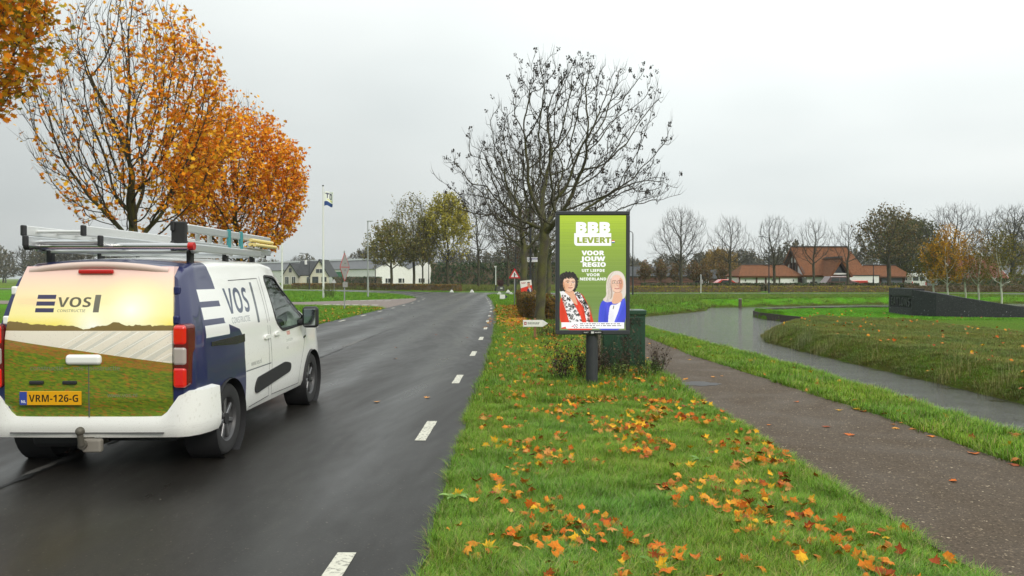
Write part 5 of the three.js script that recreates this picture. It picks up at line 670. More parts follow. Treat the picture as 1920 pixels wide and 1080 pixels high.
  { // ladder section carried on edge at the right of the rack
    const t = thing('folding_ladder', 'folding aluminium ladder carried on edge at the right of the roof rack', 'ladder', [VX + 0.52, 1.85, VR]); for (const y of [0.03, 0.20]) { const s = mesh('stile', rbox(0.028, 0.075, 2.35, 0.008, 0, y, -0.80), aluW, t); for (const z of [0.37, -1.97]) mesh('end_cap', rbox(0.036, 0.085, 0.06, 0.01, 0, y, z), blk, s); } for (const x of [0.09]) for (const y of [0.045, 0.185]) mesh('stile', rbox(0.026, 0.07, 2.2, 0.008, x, y, -0.80), alu, t);
    for (let z = 0.2; z > -1.95; z -= 0.27) mesh('rung', rbox(0.03, 0.13, 0.05, 0.008, 0.02, 0.115, z), aluW, t); mesh('end_frame', rbox(0.13, 0.25, 0.035, 0.012, 0.045, 0.115, 0.36), blk, t); mesh('strap', rbox(0.035, 0.24, 0.045, 0.01, 0.1, 0.115, -0.62), M({ color: lin(0.05, 0.25, 0.27), roughness: 0.8 }), t); mesh('strap', rbox(0.035, 0.24, 0.045, 0.01, 0.1, 0.115, -0.95), M({ color: lin(0.05, 0.25, 0.27), roughness: 0.8 }), t);
  }
  { const t = thing('yellow_pole', 'bundle of pale yellow poles tucked inside the rack ladder', 'pole', [VX + 0.66, 1.96, VR]); for (const [y, x] of [[0, 0], [0.045, 0.01], [-0.005, 0.05]]) mesh('pole', bar([x, y, -1.1], [x, y, -1.8], 0.019, 10), M({ color: lin(0.72, 0.58, 0.22), roughness: 0.5 }), t); }
}
// ---------------------------------------------------------------- street furniture
const galv = M({ color: lin(0.36, 0.37, 0.37), roughness: 0.5, metalness: 0.4 }), darkSteel = M({ color: lin(0.035, 0.037, 0.042), roughness: 0.5, metalness: 0.2 }), whitePaint = M({ color: lin(0.74, 0.74, 0.72), roughness: 0.5 }), redPaint = M({ color: lin(0.5, 0.015, 0.015), roughness: 0.4 }), backGrey = M({ color: lin(0.30, 0.29, 0.28), roughness: 0.6 }), wood = M({ color: lin(0.26, 0.13, 0.06), roughness: 0.9, bumpMap: grainTex, bumpScale: 0.006 });
const face = (w, h, tex, o = {}) => [new THREE.PlaneGeometry(w, h), M({ map: tex, roughness: 0.5, ...o })];
{ // advertising screen on its post
  const T = thing('advert_screen', 'lit portrait advertising screen with green party poster on a grey post', 'billboard', [1.222, -0.02, -11.35]);
  const hm = M({ color: lin(0.05, 0.054, 0.062), roughness: 0.45, metalness: 0.2, map: rep(dataTex(256, 256, (i, j) => 0.92 + 0.16 * tileN(i, j, 256, 256, 12, 4)), 0.7) });
  mesh('post', merge([cyl(0.09, 0.09, 0.86, 0, 0.43, -0.03, 40), cyl(0.125, 0.14, 0.03, 0, 0.015, -0.03, 32)]), hm, T);
  const W = 1.116, H = 1.86, cy = 0.775 + H / 2, fr = 0.058, D = 0.17; // frame of four bars round the glass
  const hs = mesh('housing', rbox(W, H, D - 0.02, 0.02, 0, cy, -0.01, 3), hm, T); const zf = D / 2;
  for (const [w, h, x, y] of [[W, fr, 0, cy + H / 2 - fr / 2], [W, fr + 0.012, 0, cy - H / 2 + fr / 2]]) mesh('frame_bar', rbox(w, h, 0.05, 0.012, x, y, zf - 0.005), hm, hs); for (const x of [-1, 1]) mesh('frame_bar', rbox(fr, H - 2 * fr, 0.05, 0.012, x * (W / 2 - fr / 2), cy, zf - 0.0055), hm, hs);
  const sw = W - 2 * fr + 0.004, sh = H - 2 * fr - 0.008;
  const poster = canvasTex(1100, 1914, (c, CW, CH) => {
    const r = rng(81), sx = (u) => (u - 95) / 1110 * CW, sy = (v) => (v / 9 + 97) / 217 * CH, U = (x) => (x - 60) / 370 * CW, Vv = (y) => (y - 65) / 655 * CH;
    let gr = c.createLinearGradient(0, 0, 0, CH); for (const [a, b] of [[0, '#b4cf34'], [0.2, '#9cb83a'], [0.45, '#84a042'], [0.75, '#748f49'], [1, '#84985e']]) gr.addColorStop(a, b); c.fillStyle = gr; c.fillRect(0, 0, CW, CH);
    c.globalAlpha = 0.05; for (let k = 0; k < 300; k++) { c.fillStyle = r() < 0.5 ? '#e8f0a0' : '#3c5a20'; c.fillRect(0, r() * CH, CW, 1 + r() * 8); } c.globalAlpha = 1;
    const word = (t, x0, x1, yBase, size, fill = '#fff', fat = 0) => { c.font = 'bold ' + size + 'px sans-serif'; const w = c.measureText(t).width; c.save(); c.translate(x0, yBase); c.scale((x1 - x0) / w, 1); c.fillStyle = fill; c.fillText(t, 0, 0); if (fat) { c.strokeStyle = fill; c.lineWidth = fat; c.lineJoin = 'round'; c.strokeText(t, 0, 0); } c.restore(); };
    word('BBB', U(146), U(342), Vv(164), 238, '#fff', 20);
    c.fillStyle = '#fff'; c.beginPath(); c.moveTo(U(141), Vv(166)); c.lineTo(U(347), Vv(166)); c.lineTo(U(347), Vv(238)); c.lineTo(U(160), Vv(238)); c.quadraticCurveTo(U(141), Vv(238), U(141), Vv(216)); c.closePath(); c.fill();
    word('LEVERT', U(154), U(345), Vv(221), 128, '#98a83a', 8); c.fillStyle = '#d33'; c.fillRect(U(350), Vv(206), 48, 15); c.fillStyle = '#fff'; c.fillRect(U(350), Vv(211), 48, 16); c.fillStyle = '#2b4aa8'; c.fillRect(U(350), Vv(217), 48, 15);
    word('VOOR', U(184), U(307), Vv(291), 98, '#fff', 7); word('JOUW', U(182), U(312), Vv(324), 98, '#fff', 7); word('REGIO', U(186), U(318), Vv(357), 98, '#fff', 7); word('UIT LIEFDE', U(182), U(312), Vv(387), 64, '#fff', 2); word('VOOR', U(210), U(284), Vv(411), 64, '#fff', 2); word('NEDERLAND', U(171), U(321), Vv(435), 64, '#fff', 2);
    const blob = (P, f) => { c.fillStyle = f; c.beginPath(); const n = P.length; for (let k = 0; k < n; k++) { const a = P[k], b = P[(k + 1) % n], mx = sx((a[0] + b[0]) / 2), my = sy((a[1] + b[1]) / 2); if (!k) { const z = P[n - 1]; c.moveTo(sx((z[0] + a[0]) / 2), sy((z[1] + a[1]) / 2)); } c.quadraticCurveTo(sx(a[0]), sy(a[1]), mx, my); } c.closePath(); c.fill(); };
    const el = (x, y, a, b, f, rot = 0) => { c.fillStyle = f; c.beginPath(); c.ellipse(sx(x), sy(y), a, b, rot, 0, 6.3); c.fill(); };
    // left figure: dark curly hair, red jacket, spotted scarf
    blob([[95, 520], [180, 430], [330, 430], [440, 440], [540, 560], [620, 780], [670, 960], [670, 1090], [95, 1090]], '#e8412c'); blob([[300, 420], [470, 440], [560, 620], [600, 900], [520, 900], [420, 620]], '#d2341f');
    blob([[95, 160], [110, 120], [190, 92], [280, 95], [350, 120], [395, 175], [388, 300], [370, 400], [330, 440], [160, 440], [95, 430]], '#2c2526'); for (let k = 0; k < 170; k++) { const a = r() * 6.28, x = 245 + Math.cos(a) * (120 + 34 * r()), y = 255 + Math.sin(a) * (140 + 40 * r()); if (x > 96) el(x, y, 9 + 13 * r(), 8 + 11 * r(), r() < 0.6 ? '#262021' : '#3d3433'); }
    blob([[180, 400], [330, 400], [350, 470], [400, 640], [390, 660], [260, 560], [170, 470]], '#e6b08e'); blob([[150, 230], [200, 180], [270, 165], [335, 190], [362, 250], [352, 340], [318, 400], [268, 438], [205, 420], [160, 350]], '#f2c6a8'); blob([[265, 200], [335, 200], [356, 250], [346, 340], [310, 390], [280, 330]], '#f6cfb0'); blob([[150, 250], [175, 250], [185, 360], [215, 420], [180, 400], [150, 340]], '#d99b78');
    for (let k = 0; k < 26; k++) { c.strokeStyle = '#2a2323'; c.lineWidth = 8; c.beginPath(); const x = 175 + k * 7.5; c.moveTo(sx(x), sy(120)); c.quadraticCurveTo(sx(x - 10), sy(165), sx(x + (r() - 0.5) * 20), sy(182 + 26 * r())); c.stroke(); }
    for (const [x, y] of [[234, 264], [320, 268]]) { el(x, y, 22, 9, '#fff'); el(x, y, 10, 9, '#3a2a22'); c.strokeStyle = '#4a3228'; c.lineWidth = 7; c.beginPath(); c.moveTo(sx(x - 26), sy(y - 18)); c.quadraticCurveTo(sx(x), sy(y - 34), sx(x + 26), sy(y - 20)); c.stroke(); } c.strokeStyle = '#b9795a'; c.lineWidth = 7; c.beginPath(); c.moveTo(sx(288), sy(270)); c.lineTo(sx(298), sy(318)); c.lineTo(sx(268), sy(322)); c.stroke(); c.strokeStyle = '#a8444a'; c.lineWidth = 12; c.beginPath(); c.moveTo(sx(242), sy(354)); c.quadraticCurveTo(sx(280), sy(366), sx(312), sy(350)); c.stroke();
    const scarf = (P) => { c.save(); c.beginPath(); P.forEach(([x, y], k) => (k ? c.lineTo(sx(x), sy(y)) : c.moveTo(sx(x), sy(y)))); c.closePath(); c.fillStyle = '#f4f2f0'; c.fill(); c.clip(); const xs = P.map((q) => q[0]), ys = P.map((q) => q[1]); for (let k = 0; k < 110; k++) { const x = lerp(Math.min(...xs), Math.max(...xs), r()), y = lerp(Math.min(...ys), Math.max(...ys), r()), a = 9 + 13 * r(); c.strokeStyle = '#1d1b1b'; c.lineWidth = 8 + 5 * r(); c.beginPath(); c.ellipse(sx(x), sy(y), a, a * 0.8, r() * 3, r() * 3, r() * 3 + 3 + r() * 2); c.stroke(); if (r() < 0.5) el(x, y, a * 0.5, a * 0.4, '#8d8580'); } c.restore(); };
    scarf([[97, 420], [160, 412], [250, 490], [330, 620], [440, 830], [475, 950], [260, 950], [205, 760], [140, 570]]); scarf([[335, 440], [390, 415], [450, 460], [560, 630], [605, 760], [605, 950], [545, 950], [500, 700], [400, 560]]);
    // right figure: long fair hair, glasses, blue jacket, white blouse
    blob([[740, 960], [755, 720], [790, 590], [860, 555], [1130, 560], [1205, 500], [1205, 1090], [740, 1090]], '#4c55dc'); blob([[875, 260], [900, 160], [960, 90], [1050, 62], [1130, 85], [1190, 170], [1205, 300], [1205, 500], [1150, 560], [960, 590], [880, 610], [800, 560], [880, 500], [870, 380]], '#e6d9cb'); blob([[905, 300], [925, 180], [965, 150], [950, 300], [985, 440], [970, 540], [915, 560], [935, 440]], '#b7a594'); for (let k = 0; k < 40; k++) { c.strokeStyle = r() < 0.5 ? '#f6efe6' : '#bba997'; c.lineWidth = 4; c.globalAlpha = 0.7; const x = 885 + r() * 60, o = r() * 30; c.beginPath(); c.moveTo(sx(x + 110 - o), sy(85 + o)); c.quadraticCurveTo(sx(x - 15), sy(200), sx(x + 5), sy(360)); c.quadraticCurveTo(sx(x + 25), sy(480), sx(x - 20), sy(590)); c.stroke(); } c.globalAlpha = 1;
    blob([[1000, 430], [1130, 420], [1150, 520], [1130, 600], [1010, 640], [960, 610], [985, 540]], '#eab898'); blob([[945, 240], [975, 165], [1040, 130], [1110, 150], [1160, 215], [1165, 310], [1140, 400], [1085, 455], [1035, 450], [985, 400], [950, 320]], '#f4cbb0'); blob([[1090, 170], [1150, 220], [1156, 320], [1120, 410], [1090, 340]], '#e2a684'); blob([[950, 210], [1000, 130], [1070, 120], [1150, 190], [1170, 300], [1190, 300], [1180, 150], [1090, 75], [990, 95], [935, 180]], '#e9ddd0');
    for (const [x, y] of [[1010, 262], [1098, 262]]) { el(x, y, 19, 8, '#fff'); el(x, y, 9, 8, '#4b5a60'); c.strokeStyle = '#6b6460'; c.lineWidth = 4; c.strokeRect(sx(x - 34), sy(y - 24), sx(x + 34) - sx(x - 34), sy(y + 26) - sy(y - 24)); c.strokeStyle = '#9c7a60'; c.lineWidth = 6; c.beginPath(); c.moveTo(sx(x - 28), sy(y - 30)); c.lineTo(sx(x + 28), sy(y - 32)); c.stroke(); } c.strokeStyle = '#c08468'; c.lineWidth = 6; c.beginPath(); c.moveTo(sx(1056), sy(270)); c.lineTo(sx(1052), sy(322)); c.lineTo(sx(1078), sy(324)); c.stroke(); c.strokeStyle = '#b6555c'; c.lineWidth = 11; c.beginPath(); c.moveTo(sx(1015), sy(362)); c.quadraticCurveTo(sx(1056), sy(388), sx(1098), sy(360)); c.stroke();
    blob([[930, 680], [960, 640], [1040, 650], [1120, 585], [1120, 640], [1050, 840], [1000, 1000], [905, 1000], [910, 840]], '#fbfbfb'); c.fillStyle = '#777'; c.beginPath(); c.ellipse(sx(996), sy(690), 8, 34, 0.2, 0, 6.3); c.fill(); blob([[880, 620], [950, 600], [930, 700], [900, 860], [905, 1000], [830, 1000], [850, 760]], '#424bcc'); blob([[1130, 570], [1190, 540], [1150, 720], [1060, 900], [1010, 1000], [1000, 960], [1080, 760]], '#5963ea');
    // soft modelling of faces, hair and cloth in the printed portraits
    const dab = (x, y, a, b, f, n, al) => { c.globalAlpha = al; for (let k = 0; k < n; k++) { const q = 1 - k / n; el(x, y, a * q, b * q, f); } c.globalAlpha = 1; };
    for (const [x, y, a, b, f] of [[210, 330, 60, 110, '#b0704e'], [300, 235, 80, 50, '#ffe4cc'], [330, 320, 40, 60, '#ffdcc2'], [225, 320, 46, 40, '#e79c86'], [322, 318, 34, 36, '#e79c86'], [230, 250, 56, 30, '#9a6248'], [318, 254, 50, 28, '#a46a50']]) dab(x, y, a, b, f, 12, 0.035);
    for (const [x, y, a, b, f] of [[1120, 330, 50, 130, '#b4714f'], [1030, 200, 80, 50, '#ffe2c8'], [1010, 320, 44, 44, '#e8a088'], [1100, 318, 40, 40, '#dd937c'], [1010, 255, 50, 32, '#a8704f'], [1098, 255, 50, 32, '#a06849'], [960, 330, 24, 140, '#8a6a52']]) dab(x, y, a, b, f, 12, 0.025);
    for (let k = 0; k < 260; k++) { const a = r() * 6.28, q = 0.75 + 0.35 * r(), x = 240 + Math.cos(a) * 135 * q, y = 250 + Math.sin(a) * 150 * q; if (x < 97 || (Math.abs(x - 262) < 88 && y > 190 && y < 420)) continue; c.globalAlpha = 0.5; c.strokeStyle = r() < 0.7 ? '#151112' : '#64534c'; c.lineWidth = 3; c.beginPath(); c.ellipse(sx(x), sy(y), 6 + 8 * r(), 6 + 6 * r(), 0, r() * 6, r() * 6 + 2.5); c.stroke(); }
    for (const [x, y, a, b, f] of [[150, 760, 60, 300, '#b92a18'], [600, 850, 50, 220, '#b92a18'], [450, 700, 50, 160, '#f4604a'], [820, 800, 60, 260, '#333bb0'], [1150, 760, 60, 220, '#3840bb'], [900, 700, 40, 160, '#6d76f4'], [960, 860, 60, 140, '#cfd2e6'], [1180, 980, 60, 90, '#3c4468']]) dab(x, y, a, b, f, 12, 0.045); c.globalAlpha = 1;
    for (const [x0, y0, x1, y1, x2, y2] of [[985, 405, 1060, 475, 1135, 405], [190, 405, 262, 455, 322, 400]]) { c.strokeStyle = '#a06a50'; c.globalAlpha = 0.55; c.lineWidth = 10; c.beginPath(); c.moveTo(sx(x0), sy(y0)); c.quadraticCurveTo(sx(x1), sy(y1), sx(x2), sy(y2)); c.stroke(); } c.globalAlpha = 1;
    { const tc = document.createElement('canvas'), w = 200, h = Math.round(w * (CH * 0.42) / CW), y0 = CH * 0.48; tc.width = w; tc.height = h; tc.getContext('2d').drawImage(c.canvas, 0, y0, CW, CH * 0.42, 0, 0, w, h); c.globalAlpha = 0.6; c.imageSmoothingEnabled = true; c.drawImage(tc, 0, y0, CW, CH * 0.42); c.globalAlpha = 1; for (let k = 0; k < 9000; k++) { c.globalAlpha = 0.06; c.fillStyle = r() < 0.5 ? '#fff' : '#000'; c.fillRect(r() * CW, y0 + r() * CH * 0.45, 3, 3); } c.globalAlpha = 1; }
    // foot strip
    c.fillStyle = '#fff'; c.fillRect(sx(125), sy(945), sx(1175) - sx(125), sy(1052) - sy(945)); c.fillStyle = '#e8412c'; c.beginPath(); c.moveTo(sx(125), sy(1052)); c.lineTo(sx(125), sy(1036)); c.lineTo(sx(196), sy(1018)); c.lineTo(sx(208), sy(1052)); c.fill(); c.strokeStyle = '#222'; c.lineWidth = 9; c.beginPath(); c.ellipse(sx(365), sy(1010), 30, 34, 0, 0.3, 1.3); c.stroke(); c.beginPath(); c.ellipse(sx(365), sy(1010), 30, 34, 0, 1.9, 2.9); c.stroke(); c.beginPath(); c.ellipse(sx(365), sy(1010), 30, 34, 0, 3.5, 4.5); c.stroke(); c.beginPath(); c.ellipse(sx(365), sy(1010), 30, 34, 0, 5, 6); c.stroke(); c.strokeStyle = '#c6203a'; c.lineWidth = 12; c.beginPath(); c.moveTo(sx(298), sy(1018)); c.lineTo(sx(335), sy(1004)); c.moveTo(sx(355), sy(998)); c.lineTo(sx(378), sy(1022)); c.stroke();
    c.fillStyle = '#444'; for (const [y, w] of [[970, 640], [1002, 660], [1034, 280]]) { let x = 435; while (x < 435 + w) { const l = 14 + r() * 60; c.globalAlpha = 0.45 + 0.4 * r(); c.fillRect(sx(x), sy(y) - 7, l, 13); x += l + 16; } } c.globalAlpha = 1;
  });
  mesh('screen', new THREE.PlaneGeometry(sw, sh).translate(0, cy - 0.002, zf + 0.001), MP({ color: lin(0.02, 0.02, 0.02), roughness: 0.12, emissive: lin(1, 1, 1), emissiveMap: poster, emissiveIntensity: 0.86 }), T);
  const strip = canvasTex(512, 64, (c, W2, H2) => { c.fillStyle = '#0c0c0d'; c.fillRect(0, 0, W2, H2); c.fillStyle = '#d8d8d8'; c.font = 'bold 40px sans-serif'; c.fillText('EXACT', 20, 46, 160); c.fillRect(208, 8, 74, 50); c.fillStyle = '#eee'; c.fillText('AALBERS', 300, 46, 200); });
  const ns = mesh('name_strip', box(0.31, 0.042, 0.012, 0, 0.805, zf + 0.024), darkSteel, T); mesh('strip_print', new THREE.PlaneGeometry(0.3, 0.038).translate(0, 0.805, zf + 0.0305), M({ map: strip, roughness: 0.5 }), ns);
}
{ // green utility cabinet behind the screen
  const gm = MP({ color: lin(0.014, 0.062, 0.032), roughness: 0.45, clearcoat: 0.3, map: rep(dataTex(256, 256, (i, j) => 0.9 + 0.22 * tileN(i, j, 256, 256, 10, 5)), 1) }), t = thing('utility_cabinet', 'dark green metal utility cabinet behind the advertising screen', 'cabinet', [1.985, -0.02, -13.4]);
  mesh('body', rbox(0.76, 0.92, 0.4, 0.012, 0, 0.52, 0), gm, t); mesh('plinth', box(0.72, 0.08, 0.36, 0, 0.035, 0), M({ color: lin(0.06, 0.06, 0.055), roughness: 0.9 }), t); mesh('lid', rbox(0.80, 0.09, 0.45, 0.02, 0, 1.015, 0), gm, t);
  for (const x of [-0.185, 0.185]) { const d = mesh('door', rbox(0.352, 0.82, 0.018, 0.006, x, 0.52, 0.203), gm, t); mesh('lock', cyl(0.018, 0.018, 0.03, x * 0.25, 0.56, 0, 14).rotateX(0).translate(0, 0, 0.215), darkSteel, d); for (let k = 0; k < 4; k++) mesh('vent_slot', box(0.2, 0.012, 0.012, x, 0.82 + k * 0.03, 0.213), M({ color: lin(0.006, 0.02, 0.012), roughness: 0.7 }), d); }
  const p = thing('marker_post', 'short weathered grey post between the screen post and the green cabinet', 'post', [1.5, -0.02, -12.9]); mesh('stake', rbox(0.07, 0.82, 0.07, 0.012, 0, 0.41, 0), M({ color: lin(0.24, 0.21, 0.16), roughness: 0.95, bumpMap: grainTex, bumpScale: 0.01 }), p); mesh('cap', rbox(0.085, 0.04, 0.085, 0.015, 0, 0.835, 0), backGrey, p);
}
{ // white arrow board on a low wooden stake
  const t = thing('arrow_board', 'low white arrow-shaped direction board on a wooden stake', 'sign', [0.6, -0.02, -19.4], 0.02), s = new THREE.Shape([[-0.31, -0.085], [0.2, -0.085], [0.335, 0.0], [0.2, 0.085], [-0.31, 0.085]].map(([a, b]) => new THREE.Vector2(a, b)));
  mesh('stake', rbox(0.06, 0.62, 0.05, 0.01, 0, 0.27, -0.05), wood, t); const b = mesh('board', new THREE.ExtrudeGeometry(s, { depth: 0.012, bevelEnabled: true, bevelSize: 0.004, bevelThickness: 0.004, bevelSegments: 1 }).translate(0, 0.445, -0.018), whitePaint, t);
  const tx = canvasTex(512, 170, (c) => { c.fillStyle = '#ecebe6'; c.fillRect(0, 0, 512, 170); c.fillStyle = '#b0343e'; c.fillRect(24, 42, 62, 82); c.fillStyle = '#2a2422'; for (const [x, y] of [[24, 42], [70, 42], [24, 108], [70, 108]]) c.fillRect(x, y, 16, 16); c.fillStyle = '#f0e6e2'; c.fillRect(46, 66, 20, 34); const r = rng(5); for (const [y, h, w, f] of [[48, 18, 390, '#7f847c'], [82, 18, 395, '#3e423e'], [112, 8, 390, '#a5a9a2']]) { c.fillStyle = f; let x = 112; while (x < w) { const l = 8 + r() * 60; c.fillRect(x, y, l, h); x += l + 7; } } c.fillStyle = '#222'; for (const [x, y] of [[230, 16], [230, 150]]) { c.beginPath(); c.arc(x, y, 6, 0, 6.3); c.fill(); } });
  mesh('board_print', new THREE.PlaneGeometry(0.5, 0.16).translate(-0.055, 0.445, 0.0005), M({ map: tx, roughness: 0.5 }), b);
}
// triangular plates
const tri = (r, hole = 0) => { const P = (q) => [[0, q], [q * 0.866, -q / 2], [-q * 0.866, -q / 2]], rd = (pts, k) => { const s = [], n = pts.length; for (let i = 0; i < n; i++) { const p = pts[i], a = pts[(i + n - 1) % n], b = pts[(i + 1) % n]; for (let q = 0; q <= 4; q++) { const t = q / 4, x0 = lerp(p[0], a[0], k), y0 = lerp(p[1], a[1], k), x1 = lerp(p[0], b[0], k), y1 = lerp(p[1], b[1], k); s.push(new THREE.Vector2((1 - t) ** 2 * x0 + 2 * t * (1 - t) * p[0] + t * t * x1, (1 - t) ** 2 * y0 + 2 * t * (1 - t) * p[1] + t * t * y1)); } } return s; }; const sh = new THREE.Shape(rd(P(r), 0.08)); if (hole) sh.holes.push(new THREE.Path(rd(P(hole), 0.05).reverse())); return sh; };
const flat = (s, d, z = 0) => new THREE.ExtrudeGeometry(s, { depth: d, bevelEnabled: false, curveSegments: 8 }).translate(0, 0, z);
{
  const t = thing('warning_sign', 'red-bordered warning triangle showing a side road to the right', 'sign', [0.15, -0.02, -42.6], 0); mesh('post', cyl(0.026, 0.026, 1.75, 0, 0.875, -0.04, 12), galv, t);
  const pl = mesh('plate', flat(tri(0.40), 0.01), whitePaint, t); pl.position.set(0, 1.82, 0); mesh('border', flat(tri(0.40, 0.255), 0.006, 0.0105), redPaint, pl); mesh('symbol', merge([box(0.055, 0.25, 0.006, -0.01, 0.0, 0.0145), box(0.09, 0.035, 0.0055, 0.06, 0.005, 0.0145)]), blackPl, pl);
  const b = thing('sign_backs', 'road signs seen from behind on a grey pole, left verge', 'sign', [-8.66, -0.02, -38.5], 0); mesh('post', cyl(0.035, 0.035, 3.05, 0, 1.52, 0, 12), galv, b);
  const up = mesh('triangle_plate', merge([flat(tri(0.5), 0.012)]), backGrey, b); up.position.set(0.02, 2.45, 0.05); up.rotation.y = 1.2; mesh('rim', flat(tri(0.51, 0.47), 0.02, -0.004), redPaint, up); const dn = mesh('triangle_plate', flat(tri(0.5), 0.012), backGrey, b); dn.position.set(0.02, 1.95, 0.06); dn.rotation.set(0, 1.2, 0); dn.rotation.z = Math.PI; mesh('rim', flat(tri(0.51, 0.47), 0.02, -0.004), redPaint, dn);
  const sp = mesh('small_plate', box(0.4, 0.26, 0.012), backGrey, b); sp.position.set(0.05, 1.3, 0.05); sp.rotation.y = 1.15; for (const y of [2.4, 2.05, 1.3]) mesh('clamp', box(0.1, 0.04, 0.09, 0.01, y, 0.01), darkSteel, b);
  const y = thing('yield_sign', 'small pale triangular sign seen from behind before the brown hedge', 'sign', [-23.4, -0.02, -98], 0); mesh('post', cyl(0.03, 0.03, 1.3, 0, 0.65, 0, 10), galv, y); const yp = mesh('plate', flat(tri(0.36), 0.012), M({ color: lin(0.55, 0.55, 0.54), roughness: 0.5 }), y); yp.position.set(0, 1.2, 0.04);
}
{ // tilted campaign placard above the hedge
  const t = thing('campaign_placard', 'tilted red and white campaign placard with a man in a suit', 'placard', [0.83, 0, -36.5], 0); t.rotation.z = 0.11;
  for (const x of [-0.2, 0.2]) mesh('stake', rbox(0.03, 1.5, 0.02, 0.006, x, 0.75, -0.02), wood, t);
  const tx = canvasTex(420, 512, (c, W, H) => { c.fillStyle = '#f1efe8'; c.fillRect(0, 0, W, H); c.fillStyle = '#e8402c'; c.beginPath(); c.moveTo(0, 270); c.lineTo(W, 190); c.lineTo(W, H); c.lineTo(0, H); c.fill(); c.fillStyle = '#b5343e'; c.font = 'bold 92px sans-serif'; c.fillText('SGP', 40, 120, 170); c.fillStyle = '#33365c'; c.beginPath(); c.moveTo(200, 430); c.quadraticCurveTo(230, 310, 290, 300); c.lineTo(350, 300); c.quadraticCurveTo(410, 320, 420, 430); c.lineTo(420, 512); c.lineTo(190, 512); c.fill(); c.fillStyle = '#f4f2f0'; c.beginPath(); c.moveTo(285, 290); c.lineTo(375, 290); c.lineTo(370, 430); c.lineTo(330, 430); c.fill(); c.fillStyle = '#2c2a3c'; c.fillRect(332, 300, 14, 110); c.fillStyle = '#d99a80'; c.beginPath(); c.ellipse(312, 180, 54, 84, 0, 0, 6.3); c.fill(); c.fillRect(288, 240, 56, 50); c.fillStyle = '#40342f'; c.beginPath(); c.ellipse(312, 108, 60, 40, 0, 3.14, 6.28); c.fill(); c.fillRect(282, 168, 20, 7); c.fillRect(322, 168, 20, 7); c.fillStyle = '#b06a5a'; c.fillRect(296, 222, 32, 7); c.fillStyle = '#f0eee8'; c.fillRect(60, 405, 120, 26); c.fillRect(60, 445, 250, 22); c.fillRect(60, 482, 150, 20); });
  const pl = mesh('panel', box(0.56, 0.68, 0.012, 0, 1.17, 0), whitePaint, t); mesh('panel_print', new THREE.PlaneGeometry(0.556, 0.676).translate(0, 1.17, 0.0075), M({ map: tx, roughness: 0.4 }), pl);
}
// lamp posts
function lamp(label, x, d, h, arm, mat, head = 'arm', y0 = 0) {
  const t = thing('street_lamp', label, 'street lamp', [x, -0.03, -d], 0, 'street lamps'); mesh('pole', merge([cyl(0.042, 0.06, h - 1.5, 0, 1.5 + (h - 1.5) / 2, 0, 14), cyl(0.085, 0.085, 1.5, 0, 0.75, 0, 14)]), mat, t);
  if (arm) { const c = new THREE.CatmullRomCurve3([V3(0, h - 0.02, 0), V3(arm * 0.06, h + 0.12, 0), V3(arm * 0.3, h + 0.24, 0), V3(arm * 0.9, h + 0.32, 0)]); mesh('arm', new THREE.TubeGeometry(c, 14, 0.03, 8), mat, t); const hd = mesh('lamp_head', rbox(0.5, 0.07, 0.16, 0.03, arm * 1.05, h + 0.33, 0), mat, t); mesh('lens', rbox(0.3, 0.02, 0.12, 0.008, arm * 1.08, h + 0.287, 0), M({ color: lin(0.6, 0.6, 0.58), roughness: 0.3 }), hd); }
  else mesh('lamp_head', merge([rbox(0.55, 0.06, 0.22, 0.025, 0.2, h + 0.03, 0), cyl(0.06, 0.06, 0.1, 0, h - 0.02, 0, 12)]), mat, t); return t;
}
const lampA = lamp('dark street lamp carrying the street name plate, among the ash trunks', 1.1, 44.6, 7.2, -0.8, darkSteel);
lamp('dark street lamp pole behind the warning triangle', 0.36, 72, 7, -0.8, darkSteel); lamp('grey lamp post with flat head on the left grass island', -12.7, 65.7, 6.65, 0, galv); lamp('dark lamp post with left arm just right of the advertising screen', 11.35, 70, 5.8, -0.8, darkSteel); lamp('dark lamp post with left arm in front of the low thatched barn', 28.9, 80.4 + 3.4, 6, -0.9, darkSteel); lamp('thin dark lamp post in front of the thatched garage', 46.8, 96.5, 3.4, 0, darkSteel); lamp('dark lamp post with left arm beside the cream farmhouse', -29.8, 109.5, 5.0, -1.1, darkSteel); lamp('dark lamp post with left arm left of the junction trees', -20, 109, 5.4, -1.1, darkSteel); lamp('slim dark lamp post in front of the right white gable', -11.3, 101, 4.3, 0, darkSteel);
{
  const t = thing('street_name_plate', 'blue and white street name plate on the dark lamp post', 'sign', [1.12, 2.72, -44.5]); const tx = canvasTex(256, 96, (c) => { c.fillStyle = '#e9e8ec'; c.fillRect(0, 0, 256, 96); c.fillStyle = '#4a4a86'; c.fillRect(14, 12, 228, 34); c.fillStyle = '#eceaf4'; c.font = 'bold 26px sans-serif'; c.fillText('Ambacht', 120, 38, 110); c.fillRect(24, 20, 56, 18); c.fillStyle = '#3c3c44'; c.fillRect(44, 62, 20, 14); c.fillStyle = '#b8b8be'; for (let k = 0; k < 4; k++) c.fillRect(128 + k * 24, 60, 16, 10); });
  const p = mesh('plate', rbox(0.78, 0.28, 0.03, 0.012, 0.08, 0, -0.09), whitePaint, t); mesh('plate_print', new THREE.PlaneGeometry(0.74, 0.25).translate(0.08, 0, -0.0735), M({ map: tx, roughness: 0.5 }), p); mesh('bracket', box(0.12, 0.2, 0.03, 0, 0, -0.06), darkSteel, t);
}
